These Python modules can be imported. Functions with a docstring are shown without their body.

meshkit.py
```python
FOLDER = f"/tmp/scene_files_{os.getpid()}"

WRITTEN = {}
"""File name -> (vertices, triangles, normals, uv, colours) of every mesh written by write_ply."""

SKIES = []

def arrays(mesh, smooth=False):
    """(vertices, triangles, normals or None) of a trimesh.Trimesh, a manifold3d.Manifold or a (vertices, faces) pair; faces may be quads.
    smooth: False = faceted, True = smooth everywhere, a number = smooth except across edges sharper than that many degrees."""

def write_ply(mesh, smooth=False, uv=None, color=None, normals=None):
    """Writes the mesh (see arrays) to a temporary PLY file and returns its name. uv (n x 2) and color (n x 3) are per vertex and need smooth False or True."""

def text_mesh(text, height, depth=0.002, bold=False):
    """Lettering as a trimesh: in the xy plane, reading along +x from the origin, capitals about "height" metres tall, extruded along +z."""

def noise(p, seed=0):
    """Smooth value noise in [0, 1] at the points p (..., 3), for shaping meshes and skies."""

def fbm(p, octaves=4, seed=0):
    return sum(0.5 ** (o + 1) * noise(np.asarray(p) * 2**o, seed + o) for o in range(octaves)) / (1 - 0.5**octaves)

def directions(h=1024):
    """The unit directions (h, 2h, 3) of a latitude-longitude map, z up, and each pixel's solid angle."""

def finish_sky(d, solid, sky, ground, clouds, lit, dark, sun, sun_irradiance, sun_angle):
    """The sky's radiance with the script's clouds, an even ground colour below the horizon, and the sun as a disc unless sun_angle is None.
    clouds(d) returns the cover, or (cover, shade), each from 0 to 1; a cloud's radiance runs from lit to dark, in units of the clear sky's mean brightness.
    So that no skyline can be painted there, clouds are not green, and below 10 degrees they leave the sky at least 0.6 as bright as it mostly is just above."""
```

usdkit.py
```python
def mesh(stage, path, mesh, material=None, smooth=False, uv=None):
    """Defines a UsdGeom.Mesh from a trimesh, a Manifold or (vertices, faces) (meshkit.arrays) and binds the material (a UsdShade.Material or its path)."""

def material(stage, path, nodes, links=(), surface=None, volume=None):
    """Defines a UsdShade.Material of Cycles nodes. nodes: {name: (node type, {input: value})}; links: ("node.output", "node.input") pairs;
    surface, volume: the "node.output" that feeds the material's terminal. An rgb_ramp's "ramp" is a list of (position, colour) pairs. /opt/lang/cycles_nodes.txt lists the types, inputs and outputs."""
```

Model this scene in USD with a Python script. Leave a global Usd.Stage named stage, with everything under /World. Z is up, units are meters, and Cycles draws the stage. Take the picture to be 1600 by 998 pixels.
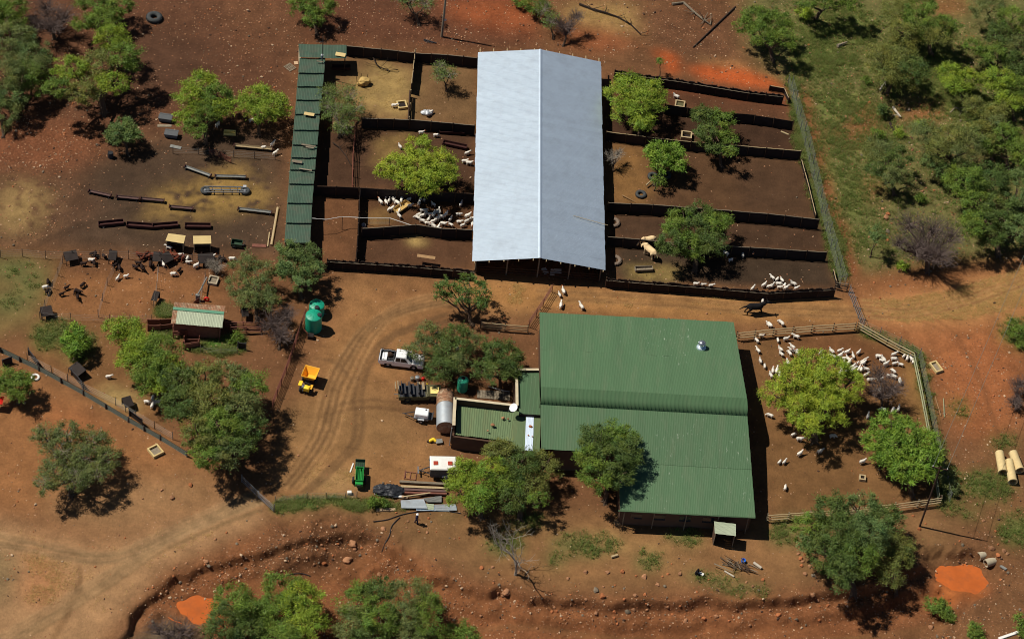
import math, numpy as np, trimesh, usdkit, meshkit
import manifold3d as m3
from scipy import ndimage
from pxr import Usd, UsdGeom, UsdLux, UsdShade, Gf, Sdf, Vt

# ------------------------------------------------------------------ camera, sky, sun
stage = Usd.Stage.CreateInMemory()
UsdGeom.SetStageUpAxis(stage, 'Z'); UsdGeom.SetStageMetersPerUnit(stage, 1.0)
world = UsdGeom.Xform.Define(stage, '/World'); stage.SetDefaultPrim(world.GetPrim())
FPX, DEP, ROLL = 3921.0, math.radians(47.38), math.radians(7.42)      # focal length in photo pixels, look-down angle, roll
EYE = np.array([0.0, -204.3, 222.0])
EXPOSURE = 0.0
SUN_AZ, SUN_EL = math.radians(180 - 11.0), math.radians(56.0)         # counter-clockwise from +x
SUN_I, SKY_S = 1.25, 0.05
FWD = np.array([0, math.cos(DEP), -math.sin(DEP)])
_r = np.array([1.0, 0, 0]); _u = np.cross(_r, FWD)
RIGHT = math.cos(ROLL) * _r + math.sin(ROLL) * _u
UP = -math.sin(ROLL) * _r + math.cos(ROLL) * _u
cam = UsdGeom.Camera.Define(stage, '/World/camera')
M = Gf.Matrix4d(*[float(x) for x in (*RIGHT, 0, *UP, 0, *(-FWD), 0, *EYE, 1)])
cam.AddTransformOp().Set(M)
cam.CreateHorizontalApertureAttr(36.0); cam.CreateVerticalApertureAttr(36.0 * 638 / 1024)
cam.CreateFocalLengthAttr(36.0 * FPX / 1600.0); cam.CreateClippingRangeAttr(Gf.Vec2f(1, 6000))
cam.CreateExposureAttr(EXPOSURE)
SUN = np.array([math.cos(SUN_EL) * math.cos(SUN_AZ), math.cos(SUN_EL) * math.sin(SUN_AZ), math.sin(SUN_EL)])
sun = UsdLux.DistantLight.Define(stage, '/World/sun')
sun.CreateIntensityAttr(SUN_I); sun.CreateAngleAttr(0.5); sun.CreateNormalizeAttr(True); sun.CreateColorAttr(Gf.Vec3f(1.0, 0.95, 0.86))
z_ = SUN; x_ = np.cross([0, 0, 1.0], z_); x_ /= np.linalg.norm(x_); y_ = np.cross(z_, x_)
sun.AddTransformOp().Set(Gf.Matrix4d(*[float(x) for x in (*x_, 0, *y_, 0, *z_, 0, 0, 0, 0, 1)]))
usdkit.material(stage, '/World/Looks/sky', {
    's': ('sky_texture', dict(sky_type='single_scattering', sun_disc=False, sun_elevation=SUN_EL, sun_rotation=math.atan2(SUN[0], SUN[1]), altitude=1800.0, air_density=0.8, aerosol_density=0.3)),
    'b': ('background_shader', dict(strength=SKY_S))}, [('s.color', 'b.color')], surface='b.background')
dome = UsdLux.DomeLight.Define(stage, '/World/sky')
UsdShade.MaterialBindingAPI.Apply(dome.GetPrim()).Bind(UsdShade.Material.Get(stage, '/World/Looks/sky'))
dome.GetPrim().SetCustomDataByKey('kind', 'structure')

# ------------------------------------------------------------------ where a point of the photograph lies in the place
def P(u, v, z=0.0):
    d = FWD + (u - 800.0) / FPX * RIGHT - (v - 499.0) / FPX * UP
    return EYE + d * ((z - EYE[2]) / d[2])
def G(u, v, dz=0.0):
    z = 0.0
    for _ in range(5):
        p = P(u, v, z + dz); z = float(height(p[0], p[1]))
    return np.array([p[0], p[1], z])
def head(u1, v1, u2, v2):
    a, b = P(u1, v1), P(u2, v2)
    return math.atan2(b[1] - a[1], b[0] - a[0])

rng = np.random.default_rng(11)
def lin(*c):
    c = np.asarray(c if len(c) > 1 else c[0], float) / 255.0
    return np.where(c < 0.04045, c / 12.92, ((c + 0.055) / 1.055) ** 2.4)

# ------------------------------------------------------------------ prims, names, labels
_used = {}
def _path(parent, name):
    base = str(parent.GetPath()) if parent is not None else '/World'
    k = base + '/' + name; n = _used.get(k, 0); _used[k] = n + 1
    return k if n == 0 else f'{k}_{n:03d}'
_loc = {}
def thing(name, label, cat, loc=(0, 0, 0), rz=0.0, group=None, s=1.0):
    x = UsdGeom.Xform.Define(stage, _path(None, name)); loc = np.asarray(loc, float)
    x.AddTranslateOp().Set(Gf.Vec3d(*map(float, loc)))
    if rz: x.AddRotateZOp().Set(math.degrees(rz))
    if s != 1.0: x.AddScaleOp().Set(Gf.Vec3f(s, s, s))
    p = x.GetPrim(); tag(p, label, cat, group); _loc[str(p.GetPath())] = loc
    return p
def tag(p, label=None, cat=None, group=None, kind=None):
    for k, v in (('label', label), ('category', cat), ('group', group), ('kind', kind)):
        if v: p.SetCustomDataByKey(k, v)
    return p
def part(parent, name, mesh, mat, smooth=False, local=False, kind=None, label=None, col=None):
    """One mesh under parent; mesh in world axes and metres unless local (then in the thing's own axes)."""
    if isinstance(mesh, list): mesh = join(mesh)
    v, f, n = meshkit.arrays(mesh, smooth)
    root = '/'.join(str(parent.GetPath()).split('/')[:3]) if parent is not None else ''
    if not local and root in _loc: v = v - _loc[root]
    m = usdkit.mesh(stage, _path(parent, name), (v, f), MAT[mat])
    if n is not None:
        m.CreateNormalsAttr(Vt.Vec3fArray.FromNumpy(n.astype(np.float32))); m.SetNormalsInterpolation('vertex')
    if col is not None:
        UsdGeom.PrimvarsAPI(m).CreatePrimvar('col', Sdf.ValueTypeNames.Color3fArray, 'vertex').Set(Vt.Vec3fArray.FromNumpy(np.asarray(col, np.float32)))
    p = m.GetPrim()
    if kind or label: tag(p, label, None, None, kind)
    return p
def dup(src, loc, rz, label, group=None, s=1.0):
    was = src.GetCustomData()
    r = thing(src.GetName().rstrip('_0123456789'), label, was['category'], loc, rz, group, s)
    r.GetReferences().AddInternalReference(src.GetPath()); r.SetInstanceable(True)
    return r

# ------------------------------------------------------------------ shapes
def join(l):
    vs, fs, o = [], [], 0
    for m in l:
        v, f, _ = meshkit.arrays(m)
        vs.append(v); fs.append(f + o); o += len(v)
    return np.vstack(vs), np.vstack(fs)
BOXF = np.array([[0, 2, 3], [0, 3, 1], [4, 5, 7], [4, 7, 6], [0, 1, 5], [0, 5, 4], [2, 6, 7], [2, 7, 3], [0, 4, 6], [0, 6, 2], [1, 3, 7], [1, 7, 5]])
def hexa(lo, hi):
    """Box-like solid: lo, hi are four corners each, counter-clockwise seen from above."""
    v = np.array([lo[0], lo[1], lo[3], lo[2], hi[0], hi[1], hi[3], hi[2]], float)
    return v, BOXF
def box(c, s, rz=0.0, ch=0.0):
    c = np.asarray(c, float); h = np.asarray(s, float) / 2
    if ch:
        pts = []
        for sx in (-1, 1):
            for sy in (-1, 1):
                for sz in (-1, 1):
                    for k in range(3):
                        q = h.copy(); q[k] -= ch; pts.append(q * [sx, sy, sz] )
        pts = np.array(pts); hh = np.array([sx * (h - ch) for sx in [1]])
        m = m3.Manifold.hull_points([tuple(p) for p in _chamf(h, ch)]); v, f, _ = meshkit.arrays(m)
    else:
        v = np.array([[x, y, z] for z in (-1, 1) for y in (-1, 1) for x in (-1, 1)], float) * h; f = BOXF
    R = np.array([[math.cos(rz), -math.sin(rz), 0], [math.sin(rz), math.cos(rz), 0], [0, 0, 1]])
    return v @ R.T + c, f
def _chamf(h, c):
    o = []
    for sx in (-1, 1):
        for sy in (-1, 1):
            for sz in (-1, 1):
                s = np.array([sx, sy, sz])
                for k in range(3):
                    q = h - c; q = q.copy(); q[k] = h[k]; o.append(q * s)
    return o
def bar(p, q, w, h, up=(0, 0, 1)):
    p, q = np.asarray(p, float), np.asarray(q, float); d = q - p; d = d / (np.linalg.norm(d) + 1e-9)
    up = np.asarray(up, float)
    if abs(d @ up) > 0.98: up = np.array([1.0, 0, 0])
    s = np.cross(d, up); s /= np.linalg.norm(s); t = np.cross(s, d)
    v = np.array([b + s * a * w / 2 + t * c * h / 2 for b in (p, q) for c in (-1, 1) for a in (-1, 1)])
    f = np.array([[0, 2, 3], [0, 3, 1], [4, 5, 7], [4, 7, 6], [0, 1, 5], [0, 5, 4], [2, 6, 7], [2, 7, 3], [0, 4, 6], [0, 6, 2], [1, 3, 7], [1, 7, 5]])[:, ::-1]
    return v, f
def tube(pts, r, n=6, caps=True):
    pts = np.asarray(pts, float); k = len(pts); r = np.broadcast_to(np.asarray(r, float), (k,))
    vs, fs = [], []
    for i in range(k):
        d = pts[min(i + 1, k - 1)] - pts[max(i - 1, 0)]; d = d / (np.linalg.norm(d) + 1e-9)
        a = np.array([0, 0, 1.0]) if abs(d[2]) < 0.9 else np.array([1.0, 0, 0])
        s = np.cross(d, a); s /= np.linalg.norm(s); t = np.cross(s, d)
        an = np.arange(n) / n * 2 * np.pi
        vs.append(pts[i] + r[i] * (np.cos(an)[:, None] * s + np.sin(an)[:, None] * t))
    for i in range(k - 1):
        for j in range(n):
            a, b = i * n + j, i * n + (j + 1) % n
            fs += [[a, a + n, b + n], [a, b + n, b]]
    v = np.vstack(vs)
    if caps:
        v = np.vstack([v, pts[0], pts[-1]]); c0, c1 = len(v) - 2, len(v) - 1
        for j in range(n):
            fs += [[c0, j, (j + 1) % n], [c1, (k - 1) * n + (j + 1) % n, (k - 1) * n + j]]
    return v, np.array(fs)
def lathe(prof, n=24, c=(0, 0, 0)):
    prof = np.asarray(prof, float); an = np.arange(n) / n * 2 * np.pi; k = len(prof)
    v = np.stack([prof[:, None, 0] * np.cos(an), prof[:, None, 0] * np.sin(an), np.broadcast_to(prof[:, None, 1], (k, n))], -1).reshape(-1, 3)
    fs = []
    for i in range(k - 1):
        for j in range(n):
            a, b = i * n + j, i * n + (j + 1) % n
            fs += [[a, b, b + n], [a, b + n, a + n]]
    return v + np.asarray(c, float), np.array(fs)
def torus(R, r, n=24, m=10, c=(0, 0, 0), axis='z', squash=1.0, a0=0.0, a1=2 * np.pi):
    full = abs(a1 - a0 - 2 * np.pi) < 1e-6
    an = np.linspace(a0, a1, n, endpoint=not full); bn = np.arange(m) / m * 2 * np.pi
    x = (R + r * np.cos(bn))[None, :] * np.cos(an)[:, None]; y = (R + r * np.cos(bn))[None, :] * np.sin(an)[:, None]
    z = np.broadcast_to(r * squash * np.sin(bn), (n, m)); v = np.stack([x, y, z], -1).reshape(-1, 3); fs = []
    for i in range(n if full else n - 1):
        for j in range(m):
            a, b = i * m + j, i * m + (j + 1) % m; a2, b2 = ((i + 1) % n) * m + j, ((i + 1) % n) * m + (j + 1) % m
            fs += [[a, a2, b2], [a, b2, b]]
    if axis == 'y': v = v[:, [0, 2, 1]] * [1, -1, 1]
    if axis == 'x': v = v[:, [2, 0, 1]]
    return v + np.asarray(c, float), np.array(fs)
def place(mesh, loc=(0, 0, 0), rz=0.0, s=1.0):
    v, f, _ = meshkit.arrays(mesh); R = np.array([[math.cos(rz), -math.sin(rz), 0], [math.sin(rz), math.cos(rz), 0], [0, 0, 1]])
    return (v * s) @ R.T + np.asarray(loc, float), f
def hull(pts):
    return meshkit.arrays(m3.Manifold.hull_points([tuple(map(float, p)) for p in pts]))[:2]
def bones(list_, refine=0.0, seg=10, smooth=4):
    """One continuous surface from bones (p, r, q, s)."""
    ms = []
    for p, r, q, s in list_:
        a = m3.Manifold.sphere(r, seg).translate(tuple(map(float, p))); b = m3.Manifold.sphere(s, seg).translate(tuple(map(float, q)))
        ms.append(m3.Manifold.batch_hull([a, b]))
    m = m3.Manifold.batch_boolean(ms, m3.OpType.Add)
    if refine: m = m.refine_to_length(refine)
    v, f, _ = meshkit.arrays(m)
    t = trimesh.Trimesh(v, f, process=True)
    if smooth: trimesh.smoothing.filter_taubin(t, iterations=smooth)
    return np.array(t.vertices), np.array(t.faces)
def boulder(r, seed, n=2):
    t = trimesh.creation.icosphere(n, 1.0); v = np.array(t.vertices)
    v = v * (0.55 + 0.9 * meshkit.fbm(v * 1.5 + seed * 7.1, 3, seed)[:, None]) * np.array([1.0, 0.8, 0.65])
    for k in range(5):
        q = np.random.default_rng(seed * 9 + k).normal(size=3); q /= np.linalg.norm(q); e = v @ q; v = v - np.maximum(e - .62, 0)[:, None] * q
    v = v * r
    return v, np.array(t.faces)

# ------------------------------------------------------------------ materials
MAT = {}
def mat(name, color, rough=0.8, metal=0.0, spec=0.3, var=0.25, scale=2.0, bump=0.0, coat=0.0, stretch=(1, 1, 1), dirt=None, dirt_amt=0.0, dirt_scale=0.5, rnd=0.0, fleck=0.0):
    c = np.asarray(color, float)
    nodes = {'tc': ('texture_coordinate', {}), 'mp': ('mapping', dict(scale=stretch)), 'n': ('noise_texture', dict(scale=scale, detail=5.0, roughness=0.65)),
             'r': ('rgb_ramp', dict(ramp=[(0.25, c * (1 - var)), (0.75, np.minimum(c * (1 + var), 1))])),
             'p': ('principled_bsdf', dict(roughness=rough, metallic=metal, specular_ior_level=spec, coat_weight=coat))}
    links = [('tc.object', 'mp.vector'), ('mp.vector', 'n.vector'), ('n.fac', 'r.fac')]; out = 'r.color'
    if dirt is not None:
        nodes['dn'] = ('noise_texture', dict(scale=dirt_scale, detail=7.0, roughness=0.7)); nodes['dr'] = ('rgb_ramp', dict(ramp=[(0.48, (0, 0, 0)), (0.72, (dirt_amt,) * 3)]))
        nodes['dm'] = ('mix', dict(color2=dirt)); links += [('mp.vector', 'dn.vector'), ('dn.fac', 'dr.fac'), ('dr.color', 'dm.fac'), (out, 'dm.color1')]; out = 'dm.color'
    if fleck:
        nodes['fm'] = ('mapping', dict(scale=(2.2, .7, 1.0))); nodes['fn'] = ('noise_texture', dict(scale=1.6, detail=9.0, roughness=0.75)); nodes['fa'] = ('noise_texture', dict(scale=.12, detail=2.0)); nodes['fl'] = ('rgb_ramp', dict(ramp=[(.52, (0, 0, 0)), (.66, (1, 1, 1))])); nodes['fr'] = ('rgb_ramp', dict(ramp=[(.60, (0, 0, 0)), (.72, (fleck,) * 3)])); nodes['fx'] = ('mix', dict(mix_type='multiply', fac=1.0)); nodes['fd'] = ('mix', dict(color2=lin(190, 196, 178)))
        links += [('tc.object', 'fm.vector'), ('fm.vector', 'fn.vector'), ('tc.object', 'fa.vector'), ('fn.fac', 'fr.fac'), ('fa.fac', 'fl.fac'), ('fr.color', 'fx.color1'), ('fl.color', 'fx.color2'), ('fx.color', 'fd.fac'), (out, 'fd.color1')]; out = 'fd.color'
    if rnd:
        nodes['oi'] = ('object_info', {}); nodes['rr'] = ('map_range', dict(to_min=1 - rnd, to_max=1 + rnd)); nodes['hv'] = ('hsv', {})
        links += [('oi.random', 'rr.value'), ('rr.result', 'hv.value'), (out, 'hv.color')]; out = 'hv.color'
    links.append((out, 'p.base_color'))
    if bump:
        nodes['b'] = ('bump', dict(strength=bump, distance=0.05)); links += [('n.fac', 'b.height'), ('b.normal', 'p.normal')]
    MAT[name] = usdkit.material(stage, '/World/Looks/' + name, nodes, links, surface='p.BSDF')
def leafmat(name, trans=0.3):
    MAT[name] = usdkit.material(stage, '/World/Looks/' + name, {
        'a': ('attribute', dict(attribute='col')), 'p': ('principled_bsdf', dict(roughness=0.55, specular_ior_level=0.25)),
        't': ('translucent_bsdf', {}), 'g': ('mix', dict(mix_type='multiply', fac=1.0, color2=(1.1, 1.15, 0.5))), 'm': ('mix_closure', dict(fac=trans))},
        [('a.color', 'p.base_color'), ('a.color', 'g.color1'), ('g.color', 't.color'), ('p.BSDF', 'm.closure1'), ('t.BSDF', 'm.closure2')], surface='m.closure')
leafmat('leaf', 0.2)
MAT['ground'] = usdkit.material(stage, '/World/Looks/ground', {
    'g': ('geometry', {}), 'a': ('attribute', dict(attribute='col')), 'st': ('attribute', dict(attribute='stony')),
    'n1': ('noise_texture', dict(scale=0.45, detail=8.0, roughness=0.68)), 'r1': ('rgb_ramp', dict(ramp=[(0.28, (0.58,) * 3), (0.5, (0.98,) * 3), (0.74, (1.42, 1.40, 1.36))])),
    'n2': ('noise_texture', dict(scale=3.2, detail=6.0, roughness=0.72)), 'r2': ('rgb_ramp', dict(ramp=[(0.3, (0.6,) * 3), (0.5, (1.0,) * 3), (0.72, (1.42,) * 3)])),
    'm1': ('mix', dict(mix_type='multiply', fac=0.7)), 'm2': ('mix', dict(mix_type='multiply')), 'nf': ('math', dict(math_type='multiply_add', value2=1.1, value3=0.34, use_clamp=True)),
    'v': ('voronoi_texture', dict(scale=2.6, randomness=1.0)), 'vr': ('rgb_ramp', dict(ramp=[(0.16, (1,) * 3), (0.30, (0,) * 3)])),
    'sc': ('separate_color', {}), 'lt': ('math', dict(math_type='less_than')), 'mu': ('math', dict(math_type='multiply')), 'bw': ('rgb_to_bw', {}),
    'ms': ('mix', {}), 'sw': ('rgb_ramp', dict(ramp=[(0.0, lin(128, 80, 56)), (0.5, lin(150, 106, 78)), (1.0, lin(182, 148, 116))])),
    'b': ('bump', dict(strength=0.9, distance=0.12)), 'b2': ('bump', dict(strength=0.5, distance=0.05)), 'p': ('principled_bsdf', dict(roughness=0.95, specular_ior_level=0.08))},
    [('g.position', 'n1.vector'), ('g.position', 'n2.vector'), ('g.position', 'v.vector'), ('n1.fac', 'r1.fac'), ('n2.fac', 'r2.fac'),
     ('st.fac', 'nf.value1'), ('nf.value', 'm2.fac'), ('a.color', 'm1.color1'), ('r1.color', 'm1.color2'), ('m1.color', 'm2.color1'), ('r2.color', 'm2.color2'),
     ('v.distance', 'vr.fac'), ('v.color', 'sc.color'), ('sc.r', 'lt.value1'), ('st.fac', 'lt.value2'), ('vr.color', 'bw.color'), ('bw.val', 'mu.value1'), ('lt.value', 'mu.value2'),
     ('mu.value', 'ms.fac'), ('m2.color', 'ms.color1'), ('sc.g', 'sw.fac'), ('sw.color', 'ms.color2'), ('ms.color', 'p.base_color'),
     ('n2.fac', 'b.height'), ('b.normal', 'b2.normal'), ('mu.value', 'b2.height'), ('b2.normal', 'p.normal')], surface='p.BSDF')

mat('galvanised', (0.76, 0.87, 0.96), 0.40, 0.8, 0.5, 0.06, 1.2, dirt=(0.50, 0.54, 0.58), dirt_amt=0.3, dirt_scale=0.5, rnd=0.025)
mat('galvanised_worn', (0.44, 0.48, 0.50), 0.5, 0.4, 0.5, 0.12, 1.5, dirt=(0.25, 0.18, 0.12), dirt_amt=0.4, rnd=0.08)
mat('roof_green', lin(76, 104, 72), 0.6, 0.0, 0.3, 0.07, 0.7, dirt=lin(104, 112, 86), dirt_amt=0.35, dirt_scale=0.9, rnd=0.03, stretch=(1, .16, 1), fleck=.7)
mat('roof_green_low', lin(73, 100, 69), 0.6, 0.0, 0.3, 0.07, 0.7, dirt=lin(98, 104, 80), dirt_amt=0.35, dirt_scale=0.9, rnd=0.03, stretch=(1, .16, 1), fleck=.7)
mat('shed_green', lin(66, 86, 70), 0.55, 0.0, 0.35, 0.12, 0.9, dirt=lin(92, 88, 74), dirt_amt=0.6, dirt_scale=0.7, rnd=0.06)
mat('annex_green', lin(98, 116, 80), 0.6, 0.0, 0.3, 0.06, 0.8, dirt=lin(112, 96, 62), dirt_amt=0.4, dirt_scale=0.8, rnd=0.05, stretch=(1, .15, 1))
mat('hut_sheet', lin(168, 176, 150), 0.5, 0.1, 0.4, 0.10, 1.2, rnd=0.05)
mat('rust_sheet', lin(142, 104, 78), 0.8, 0.1, 0.2, 0.35, 2.5, dirt=lin(190, 178, 150), dirt_amt=0.7, dirt_scale=1.6, rnd=0.15)
mat('ridge_green', lin(92, 140, 112), 0.5, 0.0, 0.4, 0.1, 2.0)
mat('skylight', lin(205, 218, 232), 0.35, 0.0, 0.5, 0.05, 1.0)
mat('plaster', lin(196, 182, 152), 0.9, 0, 0.2, 0.12, 1.5, dirt=lin(140, 110, 80), dirt_amt=0.4)
mat('plaster_dark', lin(84, 64, 50), 0.9, 0, 0.2, 0.15, 1.2, dirt=lin(90, 60, 42), dirt_amt=0.6)
mat('concrete', lin(168, 156, 132), 0.9, 0, 0.2, 0.18, 3.0, dirt=lin(120, 96, 70), dirt_amt=0.5, bump=0.2)
mat('pipe_concrete', lin(205, 182, 132), 0.9, 0, 0.2, 0.12, 3.0, dirt=lin(165, 135, 92), dirt_amt=0.4, bump=0.2)
mat('dark_sheet', lin(46, 37, 33), 0.75, 0.1, 0.25, 0.35, 1.5, rnd=0.25)
mat('sleeper', lin(44, 35, 30), 0.9, 0, 0.15, 0.4, 2.5, rnd=0.3)
mat('timber', lin(150, 118, 82), 0.85, 0, 0.2, 0.25, 5.0, rnd=0.15)
mat('timber_pale', lin(170, 150, 114), 0.85, 0, 0.2, 0.2, 5.0, rnd=0.12)
mat('timber_green', lin(144, 146, 112), 0.85, 0, 0.2, 0.2, 5.0, rnd=0.12)
mat('timber_grey', lin(128, 116, 98), 0.9, 0, 0.15, 0.3, 5.0, rnd=0.2)
mat('timber_dark', lin(74, 56, 44), 0.9, 0, 0.15, 0.35, 4.0, rnd=0.2)
mat('board_beige', lin(200, 176, 122), 0.85, 0, 0.2, 0.12, 2.0, dirt=lin(150, 120, 80), dirt_amt=0.3)
mat('red_pipe', lin(112, 64, 48), 0.6, 0.0, 0.3, 0.25, 4.0, rnd=0.1)
mat('red_timber', lin(122, 78, 64), 0.8, 0.0, 0.2, 0.3, 3.0, rnd=0.15)
mat('wire', (0.22, 0.21, 0.19), 0.5, 0.7, 0.4, 0.1)
mat('mesh_wire', (0.20, 0.22, 0.18), 0.6, 0.4, 0.4, 0.1)
mat('shade_cloth', lin(58, 55, 43), 0.95, 0, 0.1, 0.25, 3.0)
mat('steel_dark', (0.06, 0.06, 0.065), 0.5, 0.5, 0.4, 0.3, 5.0)
mat('steel_grey', (0.20, 0.21, 0.22), 0.5, 0.5, 0.4, 0.25, 4.0)
mat('tank_green', lin(22, 148, 116), 0.45, 0, 0.4, 0.1, 2.0, dirt=lin(50, 130, 105), dirt_amt=0.4)
mat('tank_light', lin(70, 205, 158), 0.45, 0, 0.4, 0.08, 2.0)
mat('rubber', (0.022, 0.022, 0.023), 0.8, 0, 0.3, 0.3, 6.0)
mat('rubber_dusty', lin(122, 106, 92), 0.9, 0, 0.15, 0.25, 5.0)
mat('tyre_old', lin(66, 68, 68), 0.9, 0, 0.2, 0.25, 5.0)
mat('white_paint', (0.80, 0.80, 0.79), 0.3, 0, 0.5, 0.03, 2.0, coat=0.3)
mat('white_dusty', (0.74, 0.72, 0.66), 0.5, 0, 0.4, 0.08, 3.0)
mat('silver_paint', (0.50, 0.51, 0.52), 0.35, 0.2, 0.5, 0.08, 2.0)
mat('glass_dark', (0.015, 0.017, 0.02), 0.08, 0, 0.6, 0.05)
mat('chrome', (0.6, 0.6, 0.6), 0.25, 0.9, 0.5, 0.05)
mat('yellow_paint', lin(242, 176, 48), 0.45, 0, 0.4, 0.10, 3.0, dirt=lin(150, 100, 50), dirt_amt=0.3, dirt_scale=1.5)
mat('yellow_bright', lin(245, 205, 50), 0.4, 0, 0.4, 0.06, 3.0)
mat('yellow_cream', lin(238, 214, 130), 0.5, 0, 0.4, 0.06, 3.0)
mat('red_paint', lin(168, 62, 40), 0.5, 0, 0.4, 0.12, 3.0)
mat('red_bright', lin(215, 40, 28), 0.5, 0, 0.4, 0.08, 3.0)
mat('green_paint', lin(34, 138, 58), 0.45, 0, 0.4, 0.15, 3.0, dirt=lin(40, 90, 45), dirt_amt=0.5)
mat('dark_green_paint', lin(44, 66, 46), 0.5, 0, 0.4, 0.15, 3.0)
mat('blue_plastic', lin(40, 110, 205), 0.5, 0, 0.4, 0.08, 3.0)
mat('khaki', lin(86, 82, 54), 0.6, 0, 0.3, 0.15, 3.0)
mat('canvas', lin(150, 132, 104), 0.9, 0, 0.1, 0.2, 4.0)
mat('black_plastic', (0.020, 0.021, 0.025), 0.55, 0, 0.3, 0.3, 3.0)
mat('trough_brown', lin(96, 72, 66), 0.7, 0.1, 0.3, 0.2, 3.0)
mat('trough_grey', lin(128, 128, 122), 0.6, 0.2, 0.3, 0.2, 3.0)
mat('trough_dark', lin(66, 38, 34), 0.8, 0, 0.2, 0.3, 3.0)
mat('box_dark', lin(82, 84, 86), 0.7, 0, 0.3, 0.15, 3.0)
mat('straw', lin(190, 158, 98), 0.95, 0, 0.05, 0.35, 8.0)
mat('bark', lin(92, 76, 62), 0.95, 0, 0.1, 0.3, 4.0, bump=0.4, stretch=(2, 2, 0.5))
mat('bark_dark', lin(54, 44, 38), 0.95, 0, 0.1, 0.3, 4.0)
mat('twig_purple', lin(104, 90, 84), 0.95, 0, 0.05, 0.2, 4.0)
mat('twig_grey', lin(150, 140, 126), 0.95, 0, 0.05, 0.2, 4.0)
mat('twig_pale', lin(184, 172, 154), 0.95, 0, 0.05, 0.2, 4.0)
mat('stone_tan', lin(150, 108, 78), 0.95, 0, 0.1, 0.25, 3.0, bump=0.4, rnd=0.25)
mat('stone_orange', lin(158, 98, 62), 0.95, 0, 0.1, 0.25, 3.0, bump=0.4, rnd=0.2)
mat('stone_grey', lin(112, 100, 84), 0.95, 0, 0.1, 0.25, 3.0, bump=0.4, rnd=0.2)
mat('stone_dark', lin(82, 62, 50), 0.95, 0, 0.1, 0.25, 3.0, bump=0.4, rnd=0.2)
mat('stone_pale', lin(184, 156, 126), 0.95, 0, 0.1, 0.2, 3.0, rnd=0.2)
mat('mud_water', lin(178, 92, 42), 0.22, 0, 0.35, 0.16, 0.5, dirt=lin(150, 84, 46), dirt_amt=0.8, dirt_scale=0.7)
mat('fur_white', (0.72, 0.67, 0.58), 0.9, 0, 0.1, 0.06, 6.0, dirt=lin(176, 146, 112), dirt_amt=0.5, dirt_scale=2.0, rnd=0.14)
mat('fur_tan', lin(150, 86, 52), 0.9, 0, 0.1, 0.15, 6.0)
mat('fur_brown', lin(100, 52, 36), 0.9, 0, 0.1, 0.25, 6.0, rnd=0.3)
mat('fur_dark', lin(46, 34, 30), 0.9, 0, 0.1, 0.3, 6.0, rnd=0.3)
mat('fur_cream', lin(226, 196, 150), 0.9, 0, 0.1, 0.10, 3.0, dirt=lin(190, 140, 95), dirt_amt=0.4, dirt_scale=1.0)
mat('fur_black', (0.010, 0.009, 0.010), 0.85, 0, 0.12, 0.2, 4.0)
mat('skin', lin(96, 62, 46), 0.6, 0, 0.3, 0.05)
mat('cloth_navy', lin(36, 38, 62), 0.9, 0, 0.1, 0.15, 6.0)
mat('cloth_black', lin(30, 26, 28), 0.9, 0, 0.1, 0.15, 6.0)
mat('cloth_white', (0.78, 0.76, 0.68), 0.9, 0, 0.1, 0.05)

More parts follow.
